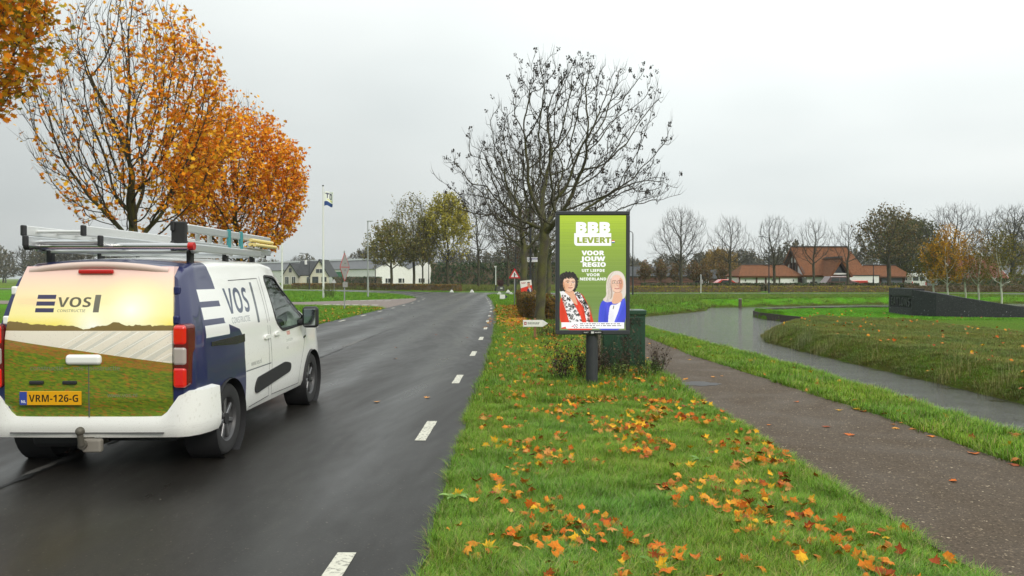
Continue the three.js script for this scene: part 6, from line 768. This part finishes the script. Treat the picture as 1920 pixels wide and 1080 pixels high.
// flagpoles
{
  const mk = (label, x, d) => { const t = thing('flagpole', label, 'flagpole', [x, -0.03, -d], 0, 'white flagpoles'); mesh('pole', cyl(0.05, 0.085, 9.3, 0, 4.65, 0, 16), whitePaint, t); mesh('finial', new THREE.SphereGeometry(0.075, 14, 10).translate(0, 9.33, 0), darkSteel, t); mesh('halyard', bar([0.1, 1.2, 0.06], [0.09, 9.1, 0.05], 0.008, 5), whitePaint, t); return t; };
  const fp = mk('white flagpole flying the blue and white flag', -15.7, 62); mk('white flagpole without flag, left, partly behind the maple', -21.6, 70);
  const tx = canvasTex(384, 512, (c) => { c.fillStyle = '#eef0ea'; c.fillRect(0, 0, 384, 512); c.fillStyle = '#3d3a5c'; c.font = 'bold 230px sans-serif'; c.fillText('TD', 60, 238, 300); c.fillRect(30, 52, 330, 18); c.fillStyle = '#efeaa0'; c.fillRect(120, 258, 220, 44); c.fillStyle = '#2e4a86'; c.fillRect(0, 350, 384, 162); });
  const g = new THREE.PlaneGeometry(0.85, 1.15, 18, 20), p = g.attributes.position; for (let i = 0; i < p.count; i++) { const u = p.getX(i) / 0.85 + 0.5, v = p.getY(i) / 1.15 + 0.5, dr = u * u * (0.1 + 0.15 * Math.sin(v * 5)); p.setXYZ(i, u * 0.8 - u * u * 0.1 * (1 - v), p.getY(i) - dr * 0.9 + 0.06 * Math.sin(u * 6), 0.14 * Math.sin(u * 7 + v * 1.5) * u); } g.computeVertexNormals();
  const f = thing('flag', 'white flag with dark letters, yellow band and blue foot', 'flag', [-15.6, 8.2, -62]); mesh('cloth', g, M({ map: tx, roughness: 0.9, side: THREE.DoubleSide }), f); for (const y of [-0.52, 0.52]) mesh('clip', bar([-0.04, y, 0], [0.03, y, 0], 0.012, 6), darkSteel, f);
}
{ // junction: marker post, planter, white blocks, low signs
  const t = thing('marker_pole', 'white marker pole on the verge beyond the junction', 'post', [-2.05, -0.03, -94]); mesh('pole', cyl(0.06, 0.06, 2.4, 0, 1.9, 0, 12), whitePaint, t); mesh('foot', cyl(0.062, 0.062, 0.8, 0, 0.4, 0, 12), darkSteel, t); mesh('cap', rbox(0.3, 0.16, 0.1, 0.03, -0.05, 3.1, 0), whitePaint, t);
  const p = thing('planter', 'grey stone planter with a dark red bush at the junction', 'planter', [-1.45, -0.03, -95]); mesh('box', rbox(0.95, 0.62, 0.7, 0.03, 0, 0.31, 0), M({ color: lin(0.24, 0.23, 0.21), roughness: 0.9, map: rep(noiseTex, 1) }), p); mesh('plaque', box(0.3, 0.18, 0.02, 0.1, 0.38, 0.357), whitePaint, p); const g = new GB(), r = rng(9), lg = new GB(); for (let k = 0; k < 60; k++) { const e = twig(g, V3((r() - 0.5) * 0.5, 0.6, (r() - 0.5) * 0.4), V3((r() - 0.5) * 1.6, 1, (r() - 0.5)), 0.7 + 0.9 * r(), 0.02, () => [0.09, 0.045, 0.03], r, 3); if (r() < 0.8) for (let m = 0; m < 5; m++) leaf(lg, V3((r() - 0.5) * 0.7, 0.7 + r() * 0.7, (r() - 0.5) * 0.5), V3(r() - 0.5, r(), r()), r() * 6, 0.14, OVAL, [0.09, 0.025, 0.02]); } mesh('twigs', g.geo(), barkMat, p).userData.kind = 'stuff'; mesh('leaves', lg.geo(), keyMat, p).userData.kind = 'stuff';
  const blockG = (() => { const s = new THREE.Shape([[-0.32, 0], [0.32, 0], [0.1, 0.34], [-0.06, 0.36]].map(([a, b]) => new THREE.Vector2(a, b))); return new THREE.ExtrudeGeometry(s, { depth: 0.22, bevelEnabled: true, bevelSize: 0.04, bevelThickness: 0.04, bevelSegments: 2 }).translate(0, 0.03, -0.11); })();
  const bl = (label, x, d, s = 1) => { const b = mesh('marker_block', blockG, whitePaint); b.position.set(x, -0.02, -d); b.scale.setScalar(s); tag(b, label, 'marker', 'white marker blocks at the junction'); };
  bl('white marker block at the far kerb, next to the low brown hedge', -7.0, 86.4, 0.7); bl('white marker block at the far kerb, straight ahead', -4.6, 85.4, 0.75); bl('white marker block at the far kerb before the planter', -0.45, 84.8, 0.75); bl('white marker block on the verge tip by the fallen sign', -1.25, 73.2, 0.7); bl('white marker block on the verge beside the hedge end', -0.1, 73.6, 0.6);
  const f = thing('direction_sign', 'low white panel with dark arrow tip on the verge by the bend', 'sign', [-0.62, -0.02, -56], 0.05); mesh('panel', rbox(0.4, 0.32, 0.03, 0.01, -0.1, 0.24, 0), whitePaint, f); mesh('arrow_tip', flat(new THREE.Shape([[0.08, 0.08], [0.3, 0.24], [0.08, 0.4]].map(([a, b]) => new THREE.Vector2(a, b))), 0.03, -0.02), M({ color: lin(0.03, 0.035, 0.08), roughness: 0.5 }), f); for (const x of [-0.22, 0.05]) mesh('leg', cyl(0.02, 0.02, 0.14, x, 0.06, 0, 8), darkSteel, f);
  const s = thing('parking_sign', 'white pole with small grey plate before the right hedge', 'sign', [21.3, -0.03, -84]); mesh('pole', cyl(0.04, 0.04, 2.1, 0, 1.05, 0, 10), whitePaint, s); mesh('plate', rbox(0.3, 0.45, 0.03, 0.01, 0.06, 1.25, 0.05), backGrey, s);
  const w = thing('pond_post', 'short weathered timber post standing in the pond', 'post', [17, -1.1, -55.5]); mesh('timber', rbox(0.2, 1.2, 0.2, 0.03, 0, 0.55, 0), M({ color: lin(0.1, 0.075, 0.05), roughness: 0.9, bumpMap: grainTex, bumpScale: 0.02 }), w); mesh('cap', rbox(0.22, 0.05, 0.22, 0.015, 0, 1.17, 0), backGrey, w);
  const g2 = thing('stone_pillar', 'low brown stone pillar on the grass behind the birches', 'pillar', [52.2, -0.03, -78 + 6]); mesh('shaft', rbox(0.7, 1.05, 0.5, 0.03, 0, 0.5, 0), BM.brick, g2); mesh('cap', rbox(0.8, 0.1, 0.6, 0.03, 0, 1.06, 0), BM.grey, g2);
}
{ // dark curved entrance wall that sinks into the lawn, with raised letters on its end face
  const speck = stones(35, 512, 9000, '#2b2c2f', ['#1a1b1d', '#3a3b40', '#232427', '#505257', '#151617', '#9a9da3'], 1.8, 6.5), wm = M({ map: rep(speck, 0.55), roughness: 0.8, bumpMap: rep(speck, 0.9), bumpScale: 0.012 });
  const t = thing('entrance_wall', 'dark aggregate wall with raised letters sinking into the lawn', 'wall', [21, 0, -39]);
  const P = [[0.55, 42.6, 1.07], [0.1, 40.6, 1.06], [-0.05, 39.0, 1.0], [0.7, 38.1, 0.84], [1.9, 37.5, 0.6], [4.1, 36.75, 0.2], [6.2, 36.35, -0.12], [8.6, 36.1, -0.42]].map(([x, d, y]) => [x, -(d - 39), y]);
  const wallSeg = (i0, i1, thick) => { const q = new GB(), n = i1 - i0 + 1; const nr = (i) => { const a = P[Math.max(i0, i - 1)], b = P[Math.min(i1, i + 1)], dx = b[0] - a[0], dz = b[1] - a[1], l = Math.hypot(dx, dz); return [-dz / l, dx / l]; }; let run = 0; for (let i = i0; i <= i1; i++) { if (i > i0) run += Math.hypot(P[i][0] - P[i - 1][0], P[i][1] - P[i - 1][1]); const [nx, nz] = nr(i), [x, z, y] = P[i]; q.v(x, -0.7, z, 0, 0, 0, run, 0); q.v(x, y, z, 0, 0, 0, run, y + 0.7); q.v(x - nx * thick, y + 0.02, z - nz * thick, 0, 0, 0, run, y + 0.7 + thick); q.v(x - nx * thick, -0.7, z - nz * thick, 0, 0, 0, run, y + 1.4 + thick); } for (let i = 0; i < n - 1; i++) for (let k = 0; k < 4; k++) { const a = i * 4 + k, b = i * 4 + (k + 1) % 4; q.i.push(a, a + 4, b + 4, a, b + 4, b); } q.i.push(0, 1, 2, 0, 2, 3); const e = (n - 1) * 4; q.i.push(e, e + 2, e + 1, e, e + 3, e + 2); const G = q.geo().toNonIndexed(); G.computeVertexNormals(); return G; };
  mesh('wall_ramp', wallSeg(2, 7, 0.6), wm, t);
  // lettered end block: a box along P0..P2, recess cut out
  const a = P[0], b = P[2], L = Math.hypot(b[0] - a[0], b[1] - a[1]), ang = Math.atan2(-(b[1] - a[1]), b[0] - a[0]); const blk = new THREE.BoxGeometry(L, 1.76, 0.6).translate(L / 2, 0.18, -0.3), A = new Brush(blk); A.updateMatrixWorld(); const C = new Brush(new THREE.BoxGeometry(L - 0.3, 0.66, 0.16).translate(L / 2 + 0.1, 0.33, 0)); C.updateMatrixWorld(); const ev = new Evaluator(); const end = mesh('lettered_block', ev.evaluate(A, C, SUBTRACTION).geometry, wm, t); end.position.set(a[0], 0, a[1]); end.rotation.y = ang;
  const font = await new FontLoader().loadAsync('fonts/droid/droid_sans_bold.typeface.json'); let x = 0.28; const lm = M({ color: lin(0.03, 0.031, 0.034), roughness: 0.55 }); for (const ch of 'EATIONS') { const g = new TextGeometry(ch, { font, size: 0.46, depth: 0.06, curveSegments: 5, bevelEnabled: false }); g.computeBoundingBox(); const w = g.boundingBox.max.x; mesh('letter', g.translate(x, 0.10, -0.075), lm, end); x += w * 1.0 + 0.075; }
}
// ---------------------------------------------------------------- grass, weeds, fallen leaves
function tuft(seed, n, h, spreadR, wid, pal, lean = 0.6) {
  const g = new GB(), r = rng(seed); for (let k = 0; k < n; k++) { const a = r() * 6.283, q = Math.sqrt(r()) * spreadR, x = Math.cos(a) * q, z = Math.sin(a) * q, b = a + (r() - 0.5) * 2.4, L = h * (0.5 + 0.7 * r()), ln = lean * (0.3 + r()), w = wid * (0.7 + 0.6 * r()), c = pick(pal, r), tx = -Math.sin(b), tz = Math.cos(b); let prev = -1; for (let s = 0; s <= 3; s++) { const t = s / 3, y = L * (t - 0.28 * ln * t * t), o = L * ln * t * t, hw = w * (1 - 0.85 * t) / 2, px = x + Math.cos(b) * o, pz = z + Math.sin(b) * o, i = g.v(px - tx * hw, y, pz - tz * hw, Math.cos(b) * 0.5, 0.85, Math.sin(b) * 0.5, 0, t, c); g.v(px + tx * hw, y, pz + tz * hw, Math.cos(b) * 0.5, 0.85, Math.sin(b) * 0.5, 1, t, c); if (prev >= 0) g.i.push(prev, prev + 1, i + 1, prev, i + 1, i); prev = i; } } return g.geo();
}
const bladeMat = MP({ vertexColors: true, roughness: 0.85, specularIntensity: 0.2, side: THREE.DoubleSide, transmission: 0.2, thickness: 0 });
const GRN = [[0.175, 0.36, 0.024], [0.25, 0.44, 0.03], [0.125, 0.29, 0.022], [0.34, 0.47, 0.036], [0.14, 0.34, 0.034]], STRAW = [[0.42, 0.34, 0.14], [0.34, 0.27, 0.12], [0.48, 0.40, 0.18]], MIX = [...GRN, ...GRN, ...GRN, ...STRAW.slice(0, 2)], BANKG = [[0.17, 0.25, 0.04], [0.25, 0.27, 0.05], [0.13, 0.22, 0.035], [0.31, 0.26, 0.08], [0.19, 0.30, 0.04], [0.21, 0.14, 0.06]];
function grassField(name, label, variants, spots) { // spots: [x, d, scale, tint r, g, b]
  const root = thing(name, label, 'grass'); root.userData.kind = 'stuff'; const o = new THREE.Object3D(), c = new THREE.Color(), r = rng(spots.length);
  variants.forEach((G, v) => { const S = spots.filter((_, i) => i % variants.length === v), im = shadow(new THREE.InstancedMesh(G, bladeMat, S.length)); im.name = 'blades'; im.userData.kind = 'stuff'; S.forEach(([x, d, s, tn, y], i) => { o.position.set(x, y ?? height(x, d) - 0.004, -d); o.rotation.set((r() - 0.5) * 0.25, r() * 6.283, (r() - 0.5) * 0.25); o.scale.set(s, s * (0.75 + 0.5 * r()), s); o.updateMatrix(); im.setMatrixAt(i, o.matrix); c.setRGB(...tn); im.setColorAt(i, c); }); root.add(im); });
}
const scatter = (seed, n, x0, x1, d0, d1, ok, sc) => { const r = rng(seed), out = []; for (let k = 0; k < n; k++) { const x = lerp(x0, x1, r()), d = lerp(d0, d1, r()); if (!ok(x, d, r)) continue; const v = 0.85 + 0.35 * r(), w = fbm2(x * 0.45 + 20, d * 0.45, 3), f = fbm2(x * 1.6, d * 1.6 + 40, 3); out.push([x, d, sc(x, d, r) * (1 + 0.5 * f), [v * (1 + 0.35 * w), v * (1 + 0.1 * w), v * (1 - 0.15 * w)]]); } return out; };
const dry = (m) => (x, d) => !paved(x, d) && height(x, d) > WATER + 0.03 + m;
{
  const near = [1, 2, 3, 4].map((s) => tuft(400 + s, 16, 0.085, 0.05, 0.0042, MIX, 0.9)), mid = [1, 2, 3].map((s) => tuft(410 + s, 16, 0.10, 0.08, 0.007, MIX, 0.8)), far = [1, 2].map((s) => tuft(420 + s, 14, 0.12, 0.18, 0.014, MIX, 0.7));
  grassField('verge_grass', 'long wet green grass on the verge in front of the screen', near, scatter(1, 34000, -0.62, 2.7, 3.2, 9.5, dry(0), () => 0.85));
  grassField('verge_grass', 'grass of the verge around and behind the advertising screen', mid, scatter(2, 24000, -0.7, 2.75, 9.5, 26, dry(0), () => 0.95));
  grassField('verge_grass', 'short grass of the verge running on to the junction', far, scatter(3, 12000, -2.4, 3.6, 26, 76, dry(0), () => 0.9));
  grassField('path_side_grass', 'grass strip between the footpath and the ditch', mid, scatter(4, 30000, 3.4, 6.0, 4.4, 27, dry(0.04), () => 0.95));
  grassField('left_verge_grass', 'grass on the left side of the road', far, scatter(5, 15000, -16, -6.7, 9, 44, dry(0), () => 1));
  grassField('island_grass', 'grass on the island beyond the side road', far, scatter(6, 7000, -34, -7, 48, 98, dry(0), () => 1.2));
  const rough = [1, 2, 3].map((s) => tuft(430 + s, 18, 0.085, 0.12, 0.007, BANKG, 0.9)), lawn = [1, 2].map((s) => tuft(440 + s, 14, 0.05, 0.2, 0.016, [[0.19, 0.46, 0.025], [0.24, 0.52, 0.03], [0.15, 0.40, 0.025]], 0.5));
  grassField('bank_grass', 'rough brownish grass on the bank across the ditch', rough, scatter(7, 42000, 8.3, 17, 9.5, 36, (x, d) => dry(0)(x, d) && !(x > 14 && d > 33), (x) => 0.9 - 0.03 * (x - 8)));
  grassField('lawn_grass', 'mown bright green lawn before the dark wall', lawn, scatter(8, 12000, 13.8, 34, 31, 50, dry(0.1), () => 0.9));
  grassField('shore_grass', 'grass slope on the far shore of the pond', [1, 2].map((s) => tuft(450 + s, 14, 0.16, 0.22, 0.016, [...GRN, ...BANKG], 0.7)), scatter(9, 16000, 3.5, 48, 40, 76, (x, d) => dry(0)(x, d) && !(x > 13.5 && d < 51), () => 1));
  grassField('dry_grass', 'tall straw-coloured grass in front of the tall conifer hedge', [1, 2].map((s) => tuft(460 + s, 16, 0.55, 0.35, 0.03, [...STRAW, ...BANKG], 0.5)), scatter(10, 7000, -44, 14, 88, 138, (x, d) => dry(0)(x, d) && d > 95 + Math.max(0, -x - 8) * 0.75, () => 1));
  // pale reeds along the waterline of the far bank
  const reed = [1, 2].map((s) => tuft(470 + s, 5, 0.6, 0.12, 0.006, [[0.42, 0.40, 0.16], [0.34, 0.36, 0.13], [0.5, 0.44, 0.2]], 0.35));
  grassField('reeds', 'pale thin reeds at the waterline of the ditch bank', reed, scatter(11, 2600, 8.2, 10, 9.5, 27, (x, d, r) => { const h = height(x, d); return h > WATER - 0.08 && h < WATER + 0.32 && fbm2(d * 0.6, 4, 3) + 0.22 * r() > 0.3; }, (x, d, r) => 0.6 + 0.5 * r()));
}
// fallen maple leaves: the near ones one by one, the rest as litter
{
  const variants = [0, 1, 2, 3, 4, 5, 6, 7].map((s) => { const g = new GB(), r = rng(500 + s), P = MAPLE.map(([a, b]) => [a * (0.7 + 0.5 * r()), b * (0.7 + 0.5 * r())]); leaf(g, V3(0, 0, 0), V3(0, 1, 0), 0, 1, P, null, (0.3 + 0.7 * r()) * (s % 2 ? 1 : -0.8)); const G = g.geo(); G.deleteAttribute('color'); G.computeVertexNormals(); return G; });
  const mats = [[0.66, 0.20, 0.014], [0.56, 0.13, 0.012], [0.70, 0.29, 0.03], [0.78, 0.42, 0.02], [0.30, 0.06, 0.012], [0.60, 0.27, 0.07], [0.42, 0.15, 0.025]].map((c, i) => MP({ color: lin(...c), roughness: 0.6, specularIntensity: 0.3, side: THREE.DoubleSide, map: rep(dataTex(64, 64, (a, b) => 0.86 + 0.3 * tileN(a, b, 64, 64, 5, 3, i)), 1) }));
  const r = rng(510), all = [];
  const drop = (n, x0, x1, d0, d1, dens, size, lift) => { for (let k = 0; k < n; k++) { const x = lerp(x0, x1, r()), d = lerp(d0, d1, r()); if (r() > dens(x, d)) continue; const hard = paved(x, d); if (!hard && height(x, d) < WATER + 0.05) continue; all.push([x, d, size * (0.7 + 0.6 * r()), hard ? 0.012 : height(x, d) + lift * (0.35 + 0.85 * r()), hard]); } };
  const patch = (x, d) => clamp(0.10 + 2.2 * (fbm2(x * 0.9 + 3, d * 0.7 + 8, 4) + 0.10)) * sstep(-0.7, 0.5, x);
  drop(4000, -0.5, 2.5, 3.6, 10.5, (x, d) => (paved(x, d) ? 0.02 : patch(x, d)), 0.07, 0.052);
  drop(3600, -0.4, 2.6, 10.5, 26, (x, d) => (paved(x, d) ? 0.04 : clamp(0.25 + patch(x, d))), 0.08, 0.055); drop(2600, -0.9, 0.7, 24, 44, (x, d) => clamp(0.2 + sstep(-0.6, 0.35, x)), 0.11, 0.06);
  drop(1700, 2.4, 5.9, 4.5, 24, (x, d) => (inside(PATH, x, d) ? 0.05 + 0.14 * sstep(0.4, 0, Math.abs(x - 4.25)) : 0.5 * clamp(0.4 + 1.2 * fbm2(x, d * 0.8, 3))), 0.085, 0.05);
  drop(900, -9.5, -6.7, 15, 42, (x, d) => (paved(x, d) ? 0.03 : 0.35 + 0.5 * sstep(-7.6, -6.9, x)), 0.11, 0.06); drop(500, 9, 16, 11, 33, () => 0.35, 0.09, 0.13); drop(260, 15, 28, 33, 48, () => 0.4, 0.1, 0.04); drop(60, -6, -0.7, 5, 40, () => 0.18, 0.085, 0.01);
  all.sort((a, b) => a[1] - b[1]); const q = new THREE.Object3D();
  const seen = all.filter(([x, d]) => Math.abs(x) < d * 0.7 + 0.2), near = seen.slice(0, 300), rest = seen.slice(300);
  const pose = (o, [x, d, s, y, hard], i) => { o.position.set(x, y + (hard ? 0 : 0.004 * (i % 5)), -d); const t = hard ? 0.12 : 1.5; o.rotation.set((r() - 0.5) * t + (hard ? 0 : 0.18), r() * 6.283, (r() - 0.5) * t); o.scale.set(s, s * (hard ? 0.5 : 1.2), s); };
  near.forEach((L, i) => { const m = mesh('fallen_leaf', variants[Math.floor(r() * 8)], mats[Math.floor(r() * r() * 1.15 * mats.length) % mats.length], ground); pose(m, L, i); });
  const root = thing('leaf_litter', 'orange and yellow maple leaf litter scattered along verge and path', 'leaves'); root.userData.kind = 'stuff'; mats.forEach((mt, v) => { const S = rest.filter((_, i) => i % mats.length === v), im = shadow(new THREE.InstancedMesh(variants[v], mt, S.length)); im.name = 'leaves'; im.userData.kind = 'stuff'; S.forEach((L, i) => { pose(q, L, i); q.updateMatrix(); im.setMatrixAt(i, q.matrix); }); root.add(im); });
}
// weeds: dead brown stalks and bushes round the screen post, broad-leaved rosettes in the verge
{
  const weed = (label, x, d, h, n, sp, tone, leaves, pal, seed, lean = 0.5) => { const t = thing('dead_weed', label, 'weed', [x, height(x, d), -d], 0, 'weeds around the screen post'), g = new GB(), lg = new GB(), r = rng(seed); for (let k = 0; k < n; k++) { const p = V3((r() - 0.5) * sp, 0, (r() - 0.5) * sp * 0.7), L = h * (0.45 + 0.6 * r()), dir = V3((r() - 0.5) * lean * 2, 1, (r() - 0.5) * lean * 2); const e = twig(g, p, dir, L, 0.0055, () => tone, r, 4); for (let m = 0; m < leaves; m++) { const tt = 0.25 + 0.75 * r(), c = p.clone().lerp(e, tt).add(V3((r() - 0.5) * 0.09, (r() - 0.5) * 0.05, (r() - 0.5) * 0.09)); if (r() < 0.4) twig(g, p.clone().lerp(e, tt), V3(r() - 0.5, 0.5, r() - 0.5), 0.1 + 0.1 * r(), 0.003, () => tone, r, 2); leaf(lg, c, V3(r() - 0.5, r(), r() - 0.5), r() * 6.3, 0.018 + 0.03 * r(), OVAL, pick(pal, r), 0.5); } } mesh('stems', g.geo(), barkMat, t).userData.kind = 'stuff'; mesh('leaves', lg.geo(), keyMat, t).userData.kind = 'stuff'; return t; };
  const BR = [[0.07, 0.042, 0.028], [0.10, 0.06, 0.038], [0.05, 0.033, 0.025], [0.12, 0.085, 0.045]];
  weed('bushy dead brown weed left of the screen post', 0.93, 11.75, 0.62, 46, 0.5, [0.06, 0.038, 0.026], 14, BR, 601); weed('dense dead weed just behind the screen post', 1.38, 12.1, 0.66, 34, 0.34, [0.07, 0.045, 0.03], 12, BR, 602); weed('low dead weed at the foot of the green cabinet, left', 1.72, 12.4, 0.42, 26, 0.4, [0.08, 0.055, 0.035], 12, BR, 603); weed('tall thin dead stalk before the cabinet, left one', 1.93, 12.6, 0.95, 4, 0.06, [0.10, 0.07, 0.05], 34, BR, 604, 0.12); weed('tall thin dead stalk before the cabinet, right one', 2.12, 12.5, 0.86, 4, 0.06, [0.10, 0.07, 0.05], 34, BR, 605, 0.12); weed('branching pale dead stem before the cabinet', 1.78, 12.5, 0.78, 5, 0.12, [0.18, 0.14, 0.09], 8, BR, 606, 0.4); weed('wispy dead weed at the path edge right of the cabinet', 2.52, 12.9, 0.42, 22, 0.3, [0.13, 0.09, 0.06], 12, BR, 607); weed('fresh green weed growing before the cabinet', 1.72, 11.8, 0.26, 18, 0.22, [0.10, 0.15, 0.04], 14, [[0.14, 0.22, 0.05], [0.18, 0.26, 0.06]], 608); weed('dark green grass-like weed at the cabinet corner', 2.22, 12.1, 0.28, 28, 0.36, [0.08, 0.12, 0.035], 10, [[0.10, 0.15, 0.04], [0.14, 0.17, 0.05]], 609); weed('small shrub behind the arrow board', 0.98, 19.9, 0.5, 40, 0.55, [0.07, 0.06, 0.03], 16, [[0.12, 0.12, 0.035], [0.16, 0.12, 0.035], [0.10, 0.11, 0.03]], 610); weed('dark shrub at the foot of the flagpole', -15.1, 61.6, 1.25, 60, 0.7, [0.07, 0.07, 0.03], 22, [[0.10, 0.12, 0.035], [0.14, 0.14, 0.04]], 611);
  const ros = (label, x, d, s, n, seed) => { const t = thing('broad_leaf_weed', label, 'weed', [x, height(x, d) + 0.015, -d], 0, 'broad-leaved weeds in the verge'), r = rng(seed), mt = [M({ color: lin(0.14, 0.27, 0.04), roughness: 0.5, side: THREE.DoubleSide }), M({ color: lin(0.19, 0.33, 0.055), roughness: 0.5, side: THREE.DoubleSide })]; for (let k = 0; k < n; k++) { const a = k / n * 6.28 + r() * 0.5, L = s * (0.7 + 0.5 * r()), g = new GB(), m = 6; for (let q = 0; q <= m; q++) { const u = q / m, w = L * 0.16 * Math.sin(Math.PI * Math.min(1, 0.08 + u * 0.92)) , y = L * (0.75 * u - 0.55 * u * u), o = L * u * 0.85; for (const e of [-1, 0, 1]) g.v(o, y + Math.abs(e) * w * 0.35, e * w, 0, 1, 0, u, e); if (q) { const i = q * 3; for (const e of [0, 1]) g.i.push(i - 3 + e, i + e, i + e + 1, i - 3 + e, i + e + 1, i - 2 + e); } } const G = g.geo(); G.computeVertexNormals(); const b = mesh('leaf_blade', G, mt[k % 2], t); b.rotation.y = a; } };
  ros('broad green weed low in the verge near the frame bottom', 0.80, 4.15, 0.12, 6, 701); ros('broad green weed by the path side of the verge', 1.66, 6.5, 0.13, 6, 702); ros('broad green weed between the leaves before the path', 1.75, 5.15, 0.11, 5, 703); ros('small broad-leaved weed at the asphalt edge', -0.42, 5.4, 0.13, 6, 704);
  // irregular dark wet patch on the footpath
  const P = []; for (let k = 0; k < 26; k++) { const a = k / 26 * 6.283, q = 1 + 0.4 * fbm2(Math.cos(a) * 1.4, Math.sin(a) * 1.4 + 5, 3); P.push([2.83 + Math.cos(a) * 0.34 * q, 11.25 + Math.sin(a) * 0.22 * q]); } mesh('repair_patch', sheet(P, 0.008, 0), M({ color: lin(0.035, 0.03, 0.027), roughness: 0.5, map: rep(grainTex, 3) }), path);
}
renderer.render(scene, camera);
